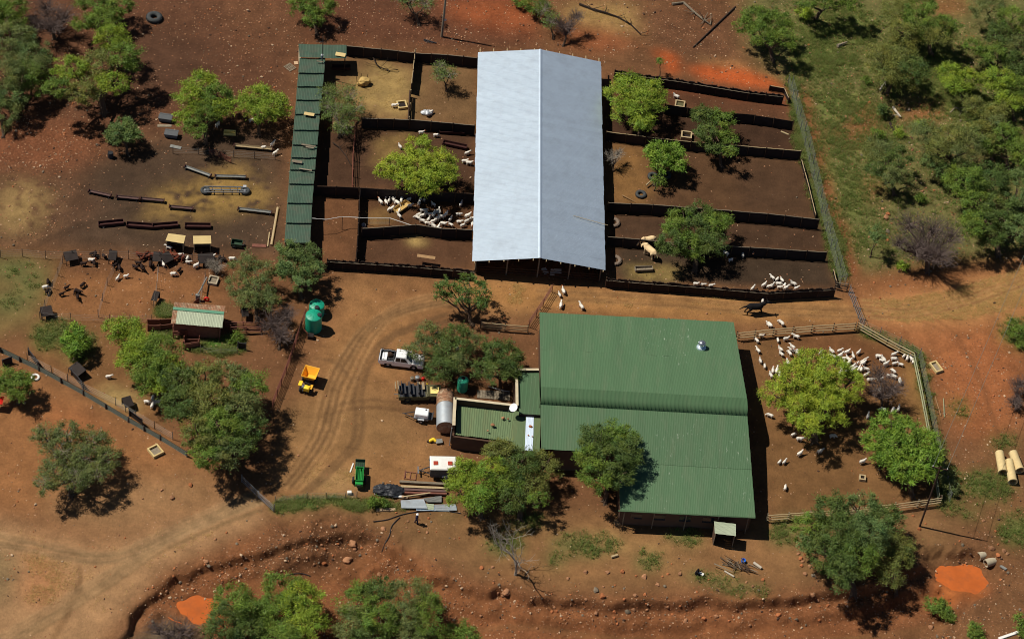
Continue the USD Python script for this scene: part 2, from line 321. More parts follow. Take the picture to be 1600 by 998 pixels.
# ------------------------------------------------------------------ the lie of the land: painted and sculpted on one raster, then read by the ground mesh
CELL = 0.2; RX0, RY0, NX, NY = -82.0, -62.0, 820, 770
gx = RX0 + CELL * np.arange(NX); gy = RY0 + CELL * np.arange(NY)
XX, YY = np.meshgrid(gx, gy)
def nz(scale, oct_=3, seed=0):
    return meshkit.fbm(np.stack([XX * scale, YY * scale, np.zeros_like(XX) + 0.37 * seed], -1), oct_, seed).astype(np.float32)
_mot = {}
def mot(seed):
    k = seed % 3
    if k not in _mot: _mot[k] = nz(0.8, 5, 40 + k)
    return np.roll(_mot[k], (seed * 37) % 300, axis=seed % 2)
WX = (nz(0.35, 3, 1) - 0.5) * 4; WY = (nz(0.35, 3, 2) - 0.5) * 4; FX = (nz(1.6, 3, 3) - 0.5) * 1.6; FY = (nz(1.6, 3, 4) - 0.5) * 1.6
def fill(px, wob=0.5, worldpts=False):
    q = np.array([P(u, v)[:2] for u, v in px]) if not worldpts else np.asarray(px, float)
    m = np.zeros((NY, NX), np.float32); b = 6
    i0, i1 = np.clip(((q[:, 1].min() - b - RY0) / CELL, (q[:, 1].max() + b - RY0) / CELL), 0, NY).astype(int)
    j0, j1 = np.clip(((q[:, 0].min() - b - RX0) / CELL, (q[:, 0].max() + b - RX0) / CELL), 0, NX).astype(int)
    if i1 <= i0 or j1 <= j0: return m
    s = np.s_[i0:i1, j0:j1]; x = XX[s] + wob * (WX[s] + FX[s]); y = YY[s] + wob * (WY[s] + FY[s]); ins = np.zeros(x.shape, bool)
    for k in range(len(q)):
        (xa, ya), (xb, yb) = q[k], q[k - 1]
        if ya == yb: continue
        c = ((ya > y) != (yb > y)) & (x < (xb - xa) * (y - ya) / (yb - ya) + xa); ins ^= c
    m[s] = ins
    return m
def ell(u, v, ru, rv, n=20):
    return [(u + ru * math.cos(t), v + rv * math.sin(t)) for t in np.arange(n) / n * 2 * np.pi]
COL = np.empty((NY, NX, 3), np.float32); COL[:] = lin(108, 70, 47)
STN = np.full((NY, NX), 0.10, np.float32); GRS = np.zeros((NY, NX), np.float32)
def paint(px, rgb, feather=0.8, a=1.0, wob=0.6, stony=None, grass=None, mottle=0.0, seed=5):
    m = ndimage.gaussian_filter(fill(px, wob), feather / CELL) * a
    if mottle: m = m * np.clip(1 + mottle * (mot(seed) - 0.5) * 6, 0, 1)
    if rgb is not None: COL[:] += m[..., None] * (lin(*rgb).astype(np.float32) - COL)
    if stony is not None: STN[:] += m * (stony - STN)
    if grass is not None: GRS[:] += m * (grass - GRS)
def stroke(px, width, rgb, a=0.6, feather=0.12, wob=0.10, world_=False):
    rgb = tuple(int(c * .86) for c in rgb); a = min(.95, a * 1.45)
    q = np.array([P(u, v)[:2] for u, v in px]); m = np.zeros((NY, NX), np.float32)
    d = np.gradient(q, axis=0); d /= np.linalg.norm(d, axis=1, keepdims=True); nrm = np.stack([-d[:, 1], d[:, 0]], 1) * width / 2
    m = fill(np.vstack([q + nrm, (q - nrm)[::-1]]), wob, True); m = ndimage.gaussian_filter(m, feather / CELL) * a
    COL[:] += m[..., None] * (lin(*rgb).astype(np.float32) - COL); STN[:] *= (1 - m)
def curve(px, n=30):
    px = np.asarray(px, float); t = np.linspace(0, len(px) - 1, n); i = np.clip(t.astype(int), 0, len(px) - 2); f = (t - i)[:, None]
    g = lambda k: px[np.clip(k, 0, len(px) - 1)]
    p0, p1, p2, p3 = g(i - 1), g(i), g(i + 1), g(i + 2)
    return 0.5 * ((2 * p1) + (-p0 + p2) * f + (2 * p0 - 5 * p1 + 4 * p2 - p3) * f ** 2 + (-p0 + 3 * p1 - 3 * p2 + p3) * f ** 3)

# left side, top to bottom
paint([(-60, -60), (480, -60), (470, 62), (450, 200), (250, 215), (-60, 260)], (92, 58, 42), 2, stony=0.30)
paint([(210, 40), (330, 60), (330, 130), (230, 160), (170, 160)], (76, 50, 38), 2.0, a=0.8, stony=0.10)
paint([(-60, 190), (110, 190), (200, 250), (130, 280), (-60, 290)], (112, 66, 45), 1.5, stony=0.8)
paint([(330, -30), (470, -30), (470, 60), (380, 90)], (104, 66, 46), 1.5, a=0.7, stony=0.4)
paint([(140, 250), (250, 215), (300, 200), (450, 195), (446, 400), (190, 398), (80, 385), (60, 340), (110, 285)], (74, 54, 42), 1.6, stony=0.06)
paint([(-60, 260), (120, 265), (160, 330), (60, 390), (-60, 395)], (92, 62, 46), 1.5, a=0.9, stony=0.3)
paint(ell(34, 322, 46, 36), (152, 118, 76), 1.5, a=0.85, wob=2.0, mottle=0.8, stony=0)
paint([(225, 335), (250, 305), (300, 282), (330, 268), (400, 275), (420, 305), (385, 330), (330, 340), (270, 345)], (146, 110, 62), 1.2, a=0.88, wob=2.0, mottle=0.9, seed=8, stony=0)
paint([(-60, 396), (98, 402), (60, 505), (-60, 545)], (108, 84, 52), 1.0, stony=0.08)
for e in (ell(20, 420, 26, 14), ell(50, 445, 22, 16), ell(20, 470, 30, 14), ell(75, 470, 14, 10), ell(110, 455, 16, 8), ell(40, 410, 14, 8)):
    paint(e, (88, 92, 52), 1.0, a=0.8, mottle=0.4, grass=0.25)
paint([(98, 402), (350, 412), (350, 470), (240, 470), (225, 500), (60, 492)], (128, 82, 52), 1.0, stony=0.18)
paint([(90, 398), (345, 400), (350, 430), (100, 424)], (96, 62, 44), 0.8, a=0.7, stony=0.2)
paint([(60, 500), (235, 500), (270, 690), (200, 650), (40, 560)], (114, 76, 48), 1.0, a=0.9)
for e in (ell(75, 525, 20, 22), ell(118, 545, 24, 22), ell(95, 510, 16, 8)):
    paint(e, (84, 96, 48), 0.8, a=0.85, mottle=0.35, grass=0.5)
paint([(160, 600), (215, 615), (210, 650), (150, 630)], (168, 136, 88), 0.8, a=0.8, mottle=0.4, stony=0)
paint([(-60, 540), (40, 560), (290, 705), (380, 760), (400, 800), (-60, 800)], (128, 84, 54), 1.5, stony=0.10)
paint([(50, 625), (150, 640), (170, 700), (120, 690), (60, 660)], (134, 80, 50), 1.4, a=0.7)
# dirt road lower left
paint([(-60, 800), (0, 812), (80, 840), (170, 850), (260, 820), (350, 775), (425, 790), (420, 815), (330, 850), (270, 880), (215, 935), (160, 998), (140, 1060), (-60, 1060)], (144, 106, 76), 1.2, stony=0.06)
paint([(100, 745), (330, 745), (360, 775), (260, 815), (160, 840), (60, 810)], (128, 94, 66), 1.5, a=0.8, stony=0.08)
paint([(-60, 845), (20, 850), (35, 880), (30, 930), (-60, 960)], (112, 88, 62), 1.0, a=0.9, stony=0.2)
paint([(30, 850), (60, 850), (110, 900), (70, 960), (30, 930), (36, 880)], (150, 98, 66), 1.0, a=0.7, stony=0.35)
# yard
paint([(520, 425), (840, 440), (840, 492), (668, 490), (640, 590), (610, 640), (690, 690), (700, 750), (560, 775), (430, 775), (400, 790), (440, 690), (470, 630), (500, 540), (535, 490)], (130, 90, 58), 1.4, stony=0.05)
paint([(430, 640), (560, 600), (640, 640), (660, 690), (560, 720), (460, 720)], (122, 88, 58), 1.6, a=0.8, stony=0.03)
paint([(470, 735), (560, 735), (560, 772), (490, 772)], (160, 122, 84), 1.2, a=0.75, mottle=0.2)
paint([(560, 430), (700, 430), (720, 465), (600, 480)], (112, 74, 48), 1.5, a=0.7)
# road between the barns
paint([(740, 432), (960, 452), (1340, 470), (1345, 502), (1150, 505), (840, 485), (700, 470)], (142, 98, 60), 0.9, stony=0.05)
# top middle and right
paint([(470, -60), (850, -60), (850, 80), (475, 66)], (94, 57, 41), 1.2, stony=0.35)
paint([(700, 5), (845, 0), (845, 50), (760, 45), (700, 30)], (150, 76, 44), 1.5, a=0.8, mottle=0.2)
paint([(850, -60), (1160, -60), (1150, 80), (1080, 110), (940, 100), (850, 80)], (104, 68, 46), 1.4, stony=0.25)
paint([(890, 5), (990, 5), (1010, 55), (930, 50), (880, 30)], (156, 118, 74), 1.2, a=0.8, mottle=0.3)
paint([(1000, 10), (1160, 10), (1170, 95), (1060, 90), (1000, 50)], (98, 62, 44), 1.2, a=0.7, stony=0.45, mottle=0.2)
paint([(870, 45), (950, 45), (1000, 70), (950, 85), (880, 70)], (142, 74, 44), 1.2, a=0.6, mottle=0.2)
paint([(1022, 82), (1060, 88), (1066, 112), (1048, 118), (1040, 100)], (172, 78, 38), 0.7, a=0.95)
paint([(1072, 104), (1130, 98), (1200, 118), (1236, 138), (1190, 140), (1110, 126)], (168, 76, 38), 0.7, a=0.95, stony=0.25)
paint([(1080, 85), (1200, 108), (1240, 125), (1200, 120), (1100, 96)], (130, 96, 62), 0.7, a=0.7, stony=0.6)
# stony green slope on the right
paint([(1160, -60), (1660, -60), (1660, 400), (1500, 410), (1400, 425), (1340, 440), (1255, 150), (1170, 80)], (100, 90, 54), 1.5, stony=0.45, grass=0.12)
for i, e in enumerate((ell(1330, 40, 50, 25), ell(1290, 95, 45, 25), ell(1310, 170, 40, 30), ell(1300, 245, 25, 40), ell(1330, 310, 22, 40), ell(1440, 100, 60, 40), ell(1370, 230, 20, 30), ell(1520, 160, 50, 30), ell(1345, 370, 14, 25), ell(1270, 60, 30, 30))):
    paint(e, (94, 102, 50), 1.5, a=0.85, mottle=0.35, seed=9 + i, grass=0.45)
for e in (ell(1350, 190, 25, 30), ell(1320, 215, 25, 18), ell(1440, 175, 40, 18), ell(1360, 300, 14, 20), ell(1480, 10, 40, 14)):
    paint(e, (132, 76, 48), 1.2, a=0.8, mottle=0.35, stony=0.6)
paint([(1246, 130), (1258, 130), (1300, 290), (1345, 430), (1330, 440), (1285, 300)], (128, 66, 42), 0.6, a=0.85, stony=0.2)
paint([(1228, 120), (1242, 125), (1280, 290), (1326, 440), (1310, 440), (1272, 330), (1250, 235)], (64, 88, 38), 0.5, a=0.9, grass=0.9, mottle=0.2)
# east track and bare red ground
paint([(1320, 440), (1400, 425), (1500, 415), (1660, 390), (1660, 500), (1560, 560), (1500, 690), (1480, 640), (1440, 545), (1345, 500)], (134, 82, 52), 1.2, stony=0.14)
paint([(1345, 470), (1430, 470), (1520, 440), (1660, 410), (1660, 455), (1540, 500), (1430, 505), (1350, 495)], (164, 118, 76), 1.4, a=0.85, stony=0.04)
paint([(1480, 540), (1570, 500), (1600, 560), (1580, 700), (1500, 690), (1470, 600)], (136, 80, 50), 1.5, a=0.9, stony=0.42)
paint([(1480, 690), (1660, 680), (1660, 1060), (1300, 1060), (1420, 960), (1560, 900), (1500, 800)], (110, 72, 48), 1.5, stony=0.3)
for e in (ell(1590, 520, 25, 25), ell(1570, 690, 20, 12), ell(1545, 760, 40, 22), ell(1510, 800, 18, 12), ell(1590, 830, 26, 26), ell(1480, 770, 20, 30), ell(1500, 640, 12, 16)):
    paint(e, (76, 92, 44), 1.0, a=0.8, mottle=0.35, grass=0.5)
# pens west of the silver barn
paint([(505, 92), (748, 96), (745, 196), (500, 190)], (112, 80, 54), 0.6, stony=0.03)
paint([(548, 120), (600, 95), (646, 110), (642, 180), (600, 182), (560, 160)], (158, 124, 78), 1.0, a=0.9, wob=1.2, mottle=0.5, stony=0)
paint([(500, 196), (745, 200), (744, 300), (495, 296)], (74, 49, 36), 0.6, stony=0.03)
paint([(590, 215), (640, 205), (620, 250), (585, 262)], (132, 100, 60), 0.7, a=0.8, mottle=0.3)
paint([(494, 300), (562, 300), (556, 410), (490, 405)], (104, 66, 44), 0.6, stony=0.03)
paint([(566, 304), (744, 308), (742, 358), (566, 355)], (82, 53, 36), 0.6, stony=0.03)
paint(ell(595, 342, 26, 14), (120, 86, 52), 0.5, a=0.8, mottle=0.4)
paint([(562, 362), (742, 368), (740, 420), (556, 412)], (86, 56, 40), 0.6, stony=0.02)
paint(ell(650, 376, 18, 8), (176, 140, 88), 0.5, a=0.9, mottle=0.3)
# pens east of the silver barn
paint([(950, 116), (1232, 152), (1244, 192), (1040, 168), (950, 150)], (86, 53, 37), 0.6, stony=0.05)
paint([(1040, 128), (1232, 152), (1236, 164), (1050, 142)], (128, 62, 38), 0.6, a=0.7, mottle=0.2)
paint([(948, 160), (1242, 194), (1254, 242), (946, 212)], (64, 42, 31), 0.6, stony=0.03)
paint([(946, 218), (1254, 246), (1284, 345), (950, 322)], (86, 58, 40), 0.6, stony=0.03)
paint([(950, 225), (1010, 228), (1020, 320), (952, 318)], (128, 88, 52), 0.9, a=0.85, mottle=0.2)
paint([(1150, 248), (1256, 254), (1284, 342), (1160, 335)], (72, 49, 36), 1.2, a=0.7)
paint([(952, 330), (1286, 350), (1294, 398), (954, 372)], (72, 49, 36), 0.6, stony=0.03)
paint([(955, 380), (1296, 402), (1310, 452), (966, 440)], (64, 47, 36), 0.6, stony=0.03)
paint([(985, 412), (1060, 420), (1060, 438), (980, 436)], (140, 112, 66), 0.7, a=0.8, mottle=0.4, stony=0.4)
# south-east corral
paint([(1155, 520), (1342, 512), (1432, 558), (1475, 782), (1205, 806)], (112, 76, 48), 0.8, stony=0.04)
paint([(1200, 530), (1342, 520), (1425, 560), (1440, 600), (1300, 560)], (104, 64, 40), 1.0, a=0.8)
paint([(1405, 560), (1430, 560), (1455, 680), (1425, 650)], (140, 98, 58), 0.6, a=0.7, mottle=0.3)
paint([(1345, 508), (1438, 552), (1486, 770), (1472, 770), (1430, 560), (1350, 518)], (64, 92, 42), 0.5, a=0.9, grass=0.9, mottle=0.15)
# south of the buildings
paint([(430, 778), (700, 790), (1000, 800), (1230, 815), (1480, 785), (1500, 860), (1290, 910), (900, 930), (780, 905), (640, 860), (560, 815), (430, 830)], (118, 82, 54), 1.2, stony=0.08)
paint([(420, 783), (470, 778), (560, 782), (625, 788), (640, 797), (520, 793), (430, 795)], (72, 96, 44), 0.4, a=0.95, grass=0.9)
for e in (ell(820, 815, 30, 12), ell(790, 850, 30, 18), ell(920, 850, 60, 18), ell(1015, 870, 20, 14), ell(1070, 838, 30, 12), ell(1110, 905, 40, 10), ell(1225, 835, 26, 16), ell(1250, 815, 30, 8), ell(870, 880, 20, 12), ell(1160, 925, 50, 6), ell(700, 805, 20, 6)):
    paint(e, (90, 94, 54), 0.8, a=0.75, mottle=0.3, grass=0.45)
paint([(930, 825), (1060, 850), (1060, 875), (940, 850)], (138, 102, 66), 1.0, a=0.6, mottle=0.2)
# the gully and the ground below it
paint([(430, 820), (540, 815), (600, 850), (700, 900), (900, 940), (1290, 925), (1500, 880), (1480, 950), (1300, 1000), (900, 1060), (300, 1060), (150, 1060), (260, 900)], (120, 72, 46), 1.0, stony=0.45)
paint([(430, 820), (560, 812), (600, 845), (560, 880), (400, 905), (400, 860)], (100, 64, 43), 0.8, a=0.8, stony=0.5)
stroke(curve([(380, 905), (470, 895), (560, 870), (590, 855), (640, 875), (700, 915), (760, 935), (830, 950), (950, 965), (1100, 972), (1300, 968)]), 1.4, (140, 86, 54), 0.5, 0.5, 0.5)
paint([(700, 965), (1300, 975), (1300, 1060), (560, 1060), (600, 990)], (124, 74, 47), 1.5, a=0.8, stony=0.45)
paint(ell(1505, 908, 50, 34), (120, 70, 44), 0.8, a=0.9, wob=1.2, stony=0.05); paint(ell(1505, 906, 38, 25), (158, 86, 46), 0.5, a=0.9, wob=1.2, stony=0.0)
paint(ell(315, 952, 46, 34), (118, 70, 46), 0.7, a=0.9, wob=1.2, stony=0.05); paint(ell(315, 952, 36, 26), (150, 84, 48), 0.5, a=0.9, wob=1.2, stony=0.0)
paint([(190, 1000), (260, 950), (330, 975), (330, 1060), (180, 1060)], (96, 80, 64), 0.8, a=0.9, stony=0.3)
# round the little hut
for e in (ell(255, 487, 14, 12), ell(300, 541, 14, 6), ell(345, 534, 32, 7), ell(265, 520, 24, 10), ell(350, 545, 30, 5)):
    paint(e, (66, 96, 38), 0.4, a=0.95, grass=0.9)
# tyre tracks
for off in (0, 11):
    stroke(curve([(-20, 832 + off), (60, 852 + off), (150, 868 + off), (210, 858 + off), (290, 822 + off), (400, 772 + off)]), 0.55, (112, 86, 60), 0.55)
    stroke(curve([(20, 998 + off), (90, 955 + off), (170, 905 + off), (250, 852 + off), (330, 815 + off), (410, 785 + off)]), 0.5, (118, 90, 62), 0.45)
    stroke(curve([(100, 850 + off), (125, 880 + off), (120, 920 + off), (80, 998 + off)]), 0.5, (124, 88, 60), 0.4)
    stroke(curve([(440 + off, 760), (500 + off, 680), (520 + off, 600), (560 + off, 520), (640 + off, 480), (760, 470 + off)]), 0.7, (100, 70, 47), 0.5)
    stroke(curve([(470 + off, 770), (550 + off, 690), (556 + off, 600), (600 + off, 530), (700, 490 + off)]), 0.6, (104, 74, 50), 0.45)
    stroke(curve([(500, 640 + off), (580, 625 + off), (690, 640 + off)]), 0.5, (104, 72, 48), 0.4)
    stroke(curve([(840, 455 + off), (1000, 463 + off), (1180, 478 + off), (1330, 484 + off), (1450, 480 + off), (1620, 430 + off)]), 0.6, (112, 76, 50), 0.4)
    stroke(curve([(1440, 490 + off), (1500, 530 + off), (1550, 640 + off), (1590, 800 + off)]), 0.5, (118, 74, 48), 0.3)
    stroke(curve([(60, 378 + off / 2), (120, 352 + off / 2), (180, 330 + off / 2), (250, 322 + off / 2)]), 0.4, (62, 46, 36), 0.25)
for k in range(9):
    o = k * 5.5 - 22
    stroke(curve([(-20, 838 + o * .5), (70, 858 + o * .6), (160, 872 + o * .4), (230, 850 + o * .5), (310, 812 + o * .5), (405, 770 + o * .3)]), .22, (118, 92, 64) if k % 2 else (178, 136, 100), .42)
    stroke(curve([(10 + o, 998), (90 + o, 950), (180 + o * .8, 895), (260 + o * .5, 845), (340, 808 + o * .3), (412, 782 + o * .2)]), .22, (122, 94, 66) if k % 2 else (180, 138, 102), .42)
    stroke(curve([(1345, 482 + o * .6), (1430, 486 + o * .6), (1520, 462 + o * .7), (1640, 420 + o * .7)]), .25, (126, 84, 54) if k % 2 else (196, 148, 98), .42)
    stroke(curve([(840, 462 + o * .4), (1000, 468 + o * .4), (1180, 482 + o * .4), (1340, 488 + o * .4)]), .22, (116, 78, 50) if k % 2 else (176, 128, 84), .4)
    stroke(curve([(445 + o, 765), (500 + o, 690), (530 + o, 600), (575 + o * .8, 520), (640, 478 + o * .5), (740, 462 + o * .3)]), .3, (104, 74, 49) if k % 2 else (170, 124, 84), .45)
    stroke(curve([(510 + o, 560), (560, 590 + o), (630, 625 + o * .6), (690, 650 + o)]), .22, (108, 76, 52), .25)
stroke(curve([(690, 985), (800, 965), (1000, 985), (1250, 990), (1500, 960)]), 0.7, (140, 92, 60), 0.4)
COL *= (0.80 + 0.40 * nz(0.16, 4, 21))[..., None]
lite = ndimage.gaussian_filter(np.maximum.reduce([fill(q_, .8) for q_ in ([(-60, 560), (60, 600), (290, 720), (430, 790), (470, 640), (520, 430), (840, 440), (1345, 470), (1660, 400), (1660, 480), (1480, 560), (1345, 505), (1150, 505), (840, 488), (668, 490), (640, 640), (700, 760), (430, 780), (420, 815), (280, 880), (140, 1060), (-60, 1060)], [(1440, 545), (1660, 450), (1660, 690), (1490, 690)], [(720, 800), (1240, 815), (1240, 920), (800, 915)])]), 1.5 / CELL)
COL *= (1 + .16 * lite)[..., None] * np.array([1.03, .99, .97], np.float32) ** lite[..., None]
COL *= (0.86 + 0.28 * nz(0.7, 4, 22))[..., None]; COL *= np.array([0.97, 1.09, 1.04], np.float32); COL = np.clip(COL, 0.004, 0.9)

# relief: a gully with an eroded north bank, two pools in it, soft humps elsewhere
crest = [(150, 1040), (215, 945), (240, 930), (275, 893), (300, 882), (350, 873), (400, 862), (450, 853), (500, 835), (545, 822), (575, 830), (600, 848), (640, 872), (680, 893), (720, 905), (770, 915), (800, 918), (850, 926), (900, 938), (950, 940), (1000, 936), (1050, 936), (1100, 934), (1150, 933), (1200, 930), (1260, 926), (1300, 919), (1350, 906), (1400, 893), (1440, 886), (1480, 868), (1505, 862), (1530, 870), (1548, 888), (1555, 920), (1520, 960), (1480, 1040)]
gm = fill(crest, 0.8)
din = ndimage.gaussian_filter(ndimage.distance_transform_edt(gm > 0.5).astype(np.float32) - ndimage.distance_transform_edt(gm <= 0.5).astype(np.float32), .45 / CELL) * CELL; din = np.maximum(din, -30)
ss = lambda t: np.clip(t, 0, 1) ** 2 * (3 - 2 * np.clip(t, 0, 1))
led = nz(0.9, 3, 36)
HGT = -1.85 * (.62 + .76 * nz(0.09, 3, 38)) * (.62 * ss((din - .3 * led) / (0.3 + 0.9 * nz(0.22, 2, 31))) + .38 * ss((din - 1.1 - 1.6 * nz(0.18, 2, 39)) / 1.3)) + 1.1 * ss((din - 3.2) / 8.0)
HGT += (.5 * (nz(0.5, 4, 32) - 0.5) + .35 * (nz(2.2, 3, 37) - .5)) * .8 * np.exp(-((din - 1.3) / 1.2) ** 2) * (gm > 0.5) + .5 * (nz(1.3, 4, 73) - .5) * np.exp(-((din - 1.2) / 2.2) ** 2)
hum = ndimage.gaussian_filter(fill([(430, 800), (560, 800), (640, 850), (690, 900), (560, 900), (420, 870)], 0.5), 1.2 / CELL)
HGT += hum * (2.4 * (nz(0.42, 4, 33) - 0.5))
slope = ndimage.gaussian_filter(fill([(1230, -60), (1700, -60), (1700, 400), (1400, 410), (1270, 160)], 0.5), 3 / CELL)
HGT += 0.16 * (nz(0.25, 4, 34) - 0.5) + slope * 0.5 * (nz(0.3, 4, 35) - 0.5)
POOLS = [((1503, 902), 3.0, 1.85), ((311, 950), 2.6, 2.0)]
POOLXY = []
for (u, v), ra, rb in POOLS:
    c = P(u, v, -1.4)[:2]; POOLXY.append(c)
    d = np.hypot((XX - c[0]) / ra, (YY - c[1]) / rb); d = d + 1.1 * (nz(0.45, 3, 71) - .5) + .5 * (nz(1.6, 3, 72) - .5); w = 1 - ss((d - 1.25) / 0.6)
    HGT = HGT * (1 - w) + w * (-1.55 + 0.45 * ss((d - 0.6) / 0.7))
HGT = HGT.astype(np.float32)
def _read(a, x, y):
    return ndimage.map_coordinates(a, [(np.asarray(y, float) - RY0) / CELL, (np.asarray(x, float) - RX0) / CELL], order=1, mode='nearest')
def height(x, y):
    return _read(HGT, np.atleast_1d(x), np.atleast_1d(y))[0] if np.ndim(x) == 0 else _read(HGT, x, y)
def axis(a, b, step, far):
    mid = np.arange(a, b + step / 2, step); e, s, o = [], step, 0
    while o < far: s *= 1.35; o += s; e.append(o)
    e = np.array(e); return np.concatenate([(a - e)[::-1], mid, b + e])
ax, ay = axis(-71, 71, 0.22, 2500), axis(-56, 73, 0.22, 2500)
AX, AY = np.meshgrid(ax, ay); gh = _read(HGT, AX, AY)
far_ = np.maximum(0, np.maximum(np.abs(AX) - 80, np.abs(AY) - 75)) ; gh = gh * np.exp(-far_ / 6)
gv = np.stack([AX, AY, gh], -1).reshape(-1, 3); nx_, ny_ = len(ax), len(ay)
ii = (np.arange(ny_ - 1)[:, None] * nx_ + np.arange(nx_ - 1)[None, :]).ravel()
gf = np.vstack([np.stack([ii, ii + 1, ii + nx_ + 1], 1), np.stack([ii, ii + nx_ + 1, ii + nx_], 1)])
gc = np.stack([_read(COL[..., k], AX, AY) for k in range(3)], -1).reshape(-1, 3)
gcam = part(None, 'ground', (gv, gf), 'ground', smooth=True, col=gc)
gst = UsdGeom.PrimvarsAPI(UsdGeom.Mesh(gcam)).CreatePrimvar('stony', Sdf.ValueTypeNames.FloatArray, 'vertex')
gst.Set(Vt.FloatArray.FromNumpy(_read(STN, AX, AY).ravel().astype(np.float32)))
tag(gcam, 'red brown bare earth of the farm with tracks and grass patches', 'ground', None, 'structure')
for (c, (uv, ra, rb), lb) in zip(POOLXY, POOLS, ('orange muddy pool below the two culvert mouths', 'orange muddy pool under the bank beside the bottom left bushes')):
    an = np.arange(40) / 40 * 2 * np.pi; rr = 1.02 + 0.2 * (meshkit.noise(np.stack([np.cos(an) * 2 + c[0], np.sin(an) * 2, 0 * an], 1), 3) - 0.5)
    v = np.vstack([[c[0], c[1], -1.34], np.stack([c[0] + 1.35 * ra * rr * np.cos(an), c[1] + 1.35 * rb * rr * np.sin(an), np.full(40, -1.34)], 1)])
    tag(part(None, 'muddy_pool', (v, np.array([[0, 1 + k, 1 + (k + 1) % 40] for k in range(40)])), 'mud_water'), lb, 'pool', None, 'structure')

# ------------------------------------------------------------------ buildings
def unit(v): return np.asarray(v, float) / np.linalg.norm(v)
def sheet(A, B, C, D, ribs=4, amp=0.03, rows=1, th=0.004):
    """Ribbed roofing sheet: ribs run from edge A-B to edge D-C."""
    A, B, C, D = (np.asarray(x, float) for x in (A, B, C, D)); n = unit(np.cross(B - A, D - A)); n = n if n[2] > 0 else -n
    t, h = [], []
    for k in range(ribs):
        for a, b in ((0.0, 0), (0.30, 0), (0.42, 1), (0.58, 1), (0.70, 0)):
            t.append((k + a) / ribs); h.append(b)
    t.append(1.0); h.append(0); t, h = np.array(t), np.array(h, float) * amp
    v = []
    for r in np.linspace(0, 1, rows + 1):
        p, q = A + (D - A) * r, B + (C - B) * r
        v.append(p + (q - p) * t[:, None] + n * h[:, None])
    v = np.vstack(v); k = len(t); f = []
    for r in range(rows):
        for i in range(k - 1):
            a = r * k + i; f += [[a, a + 1, a + k + 1], [a, a + k + 1, a + k]]
    f = np.array(f)
    if np.cross(v[f[0, 1]] - v[f[0, 0]], v[f[0, 2]] - v[f[0, 0]]) @ n < 0: f = f[:, ::-1]
    return v, f
def roofing(parent, A, B, C, D, n, m, ribs=4, amp=0.03, name='roof_sheet', rows=1, jit=0.004, lap=0.03):
    A, B, C, D = (np.asarray(x, float) for x in (A, B, C, D)); nn = unit(np.cross(B - A, D - A)); nn = nn if nn[2] > 0 else -nn
    mm = m if isinstance(m, (list, tuple)) else [m]
    for i in range(n):
        a, b = i / n, (i + 1 + lap) / n
        for r in range(rows):
            ra, rb = r / rows, (r + 1 + (0.06 if r < rows - 1 else 0)) / rows
            q = lambda s, t: (A + (B - A) * s) * (1 - t) + (D + (C - D) * s) * t
            o = nn * (0.004 * (i % 2) + (0.012 * (rows - r)) + rng.normal(0, jit))
            tl = [nn * rng.normal(0, jit) for _ in range(4)]; e = rng.normal(0, 0.02)
            d_ = unit(D - A) * e
            part(parent, name, sheet(q(a, ra) + o + tl[0] + d_ * (r == 0), q(b, ra) + o + tl[1] + d_ * (r == 0), q(b, rb) + o + tl[2] + d_ * (r == rows - 1), q(a, rb) + o + tl[3] + d_ * (r == rows - 1), ribs, amp), mm[int(rng.integers(len(mm)))])
def wallbox(p, q, z0, z1, th=0.2):
    p, q = np.asarray(p, float), np.asarray(q, float); zc = (z0 + z1) / 2
    return bar([p[0], p[1], zc], [q[0], q[1], zc], th, z1 - z0)

# --- silver barn, open sided
zE, zR = 2.5, 3.85
NW, NE, SE, SW = P(747, 82, zE), P(939, 97, zE), P(946, 422, zE), P(738, 408, zE)
RN, RS = (NW + NE) / 2 + [0, 0, zR - zE], (SW + SE) / 2 + [0, 0, zR - zE]
barn = thing('open_barn', 'long open sided barn with a silver corrugated gable roof', 'barn', ((NW + SE) / 2 * [1, 1, 0]))
roofing(barn, NW, SW, RS, RN, 44, 'galvanised', 4, 0.017, jit=0.002)
roofing(barn, RN, RS, SE, NE, 44, 'galvanised', 4, 0.017, jit=0.002)
ex, ey = unit(NE - NW), unit(NW - SW)
part(barn, 'ridge_cap', hexa([RS + [-.22, 0, .0], RS + [.22, 0, .0], RN + [.22, 0, .0], RN + [-.22, 0, .0]], [RS + [-.06, 0, .07], RS + [.06, 0, .07], RN + [.06, 0, .07], RN + [-.06, 0, .07]]), 'galvanised')
for side, (a, b, c, d) in enumerate(((NW, SW, RS, RN), (NE, SE, RS, RN))):
    for k in range(5):
        t = (k + 0.15) / 4.6; p0 = a + (d - a) * t; p1 = b + (c - b) * t
        part(barn, 'purlin', bar(p0 + ey * (0.75 - 0.11 * k) - [0, 0, .12], p1 - ey * 0.25 - [0, 0, .12], 0.1, 0.15), 'timber_pale')
for k in range(8):
    t = k / 7; p = SW + (NW - SW) * t + ex * .5 + ey * (.5 - t); q = SE + (NE - SE) * t - ex * .5 + ey * (.5 - t); m = RS + (RN - RS) * t + ey * (.5 - t)
    for w, zt in ((p, 2.35), (q, 2.35), (p + (m - p) * .5, 2.9), (m, 3.5), (q + (m - q) * .5, 2.9)):
        if k in (0, 7) or zt < 2.5: part(barn, 'post', tube([w * [1, 1, 0], [w[0], w[1], zt]], 0.09, 7), 'timber_grey')
    part(barn, 'rafter', [bar(p * [1, 1, 0] + [0, 0, 2.42], m * [1, 1, 0] + [0, 0, 3.55], .08, .16), bar(q * [1, 1, 0] + [0, 0, 2.42], m * [1, 1, 0] + [0, 0, 3.55], .08, .16)], 'timber_grey')
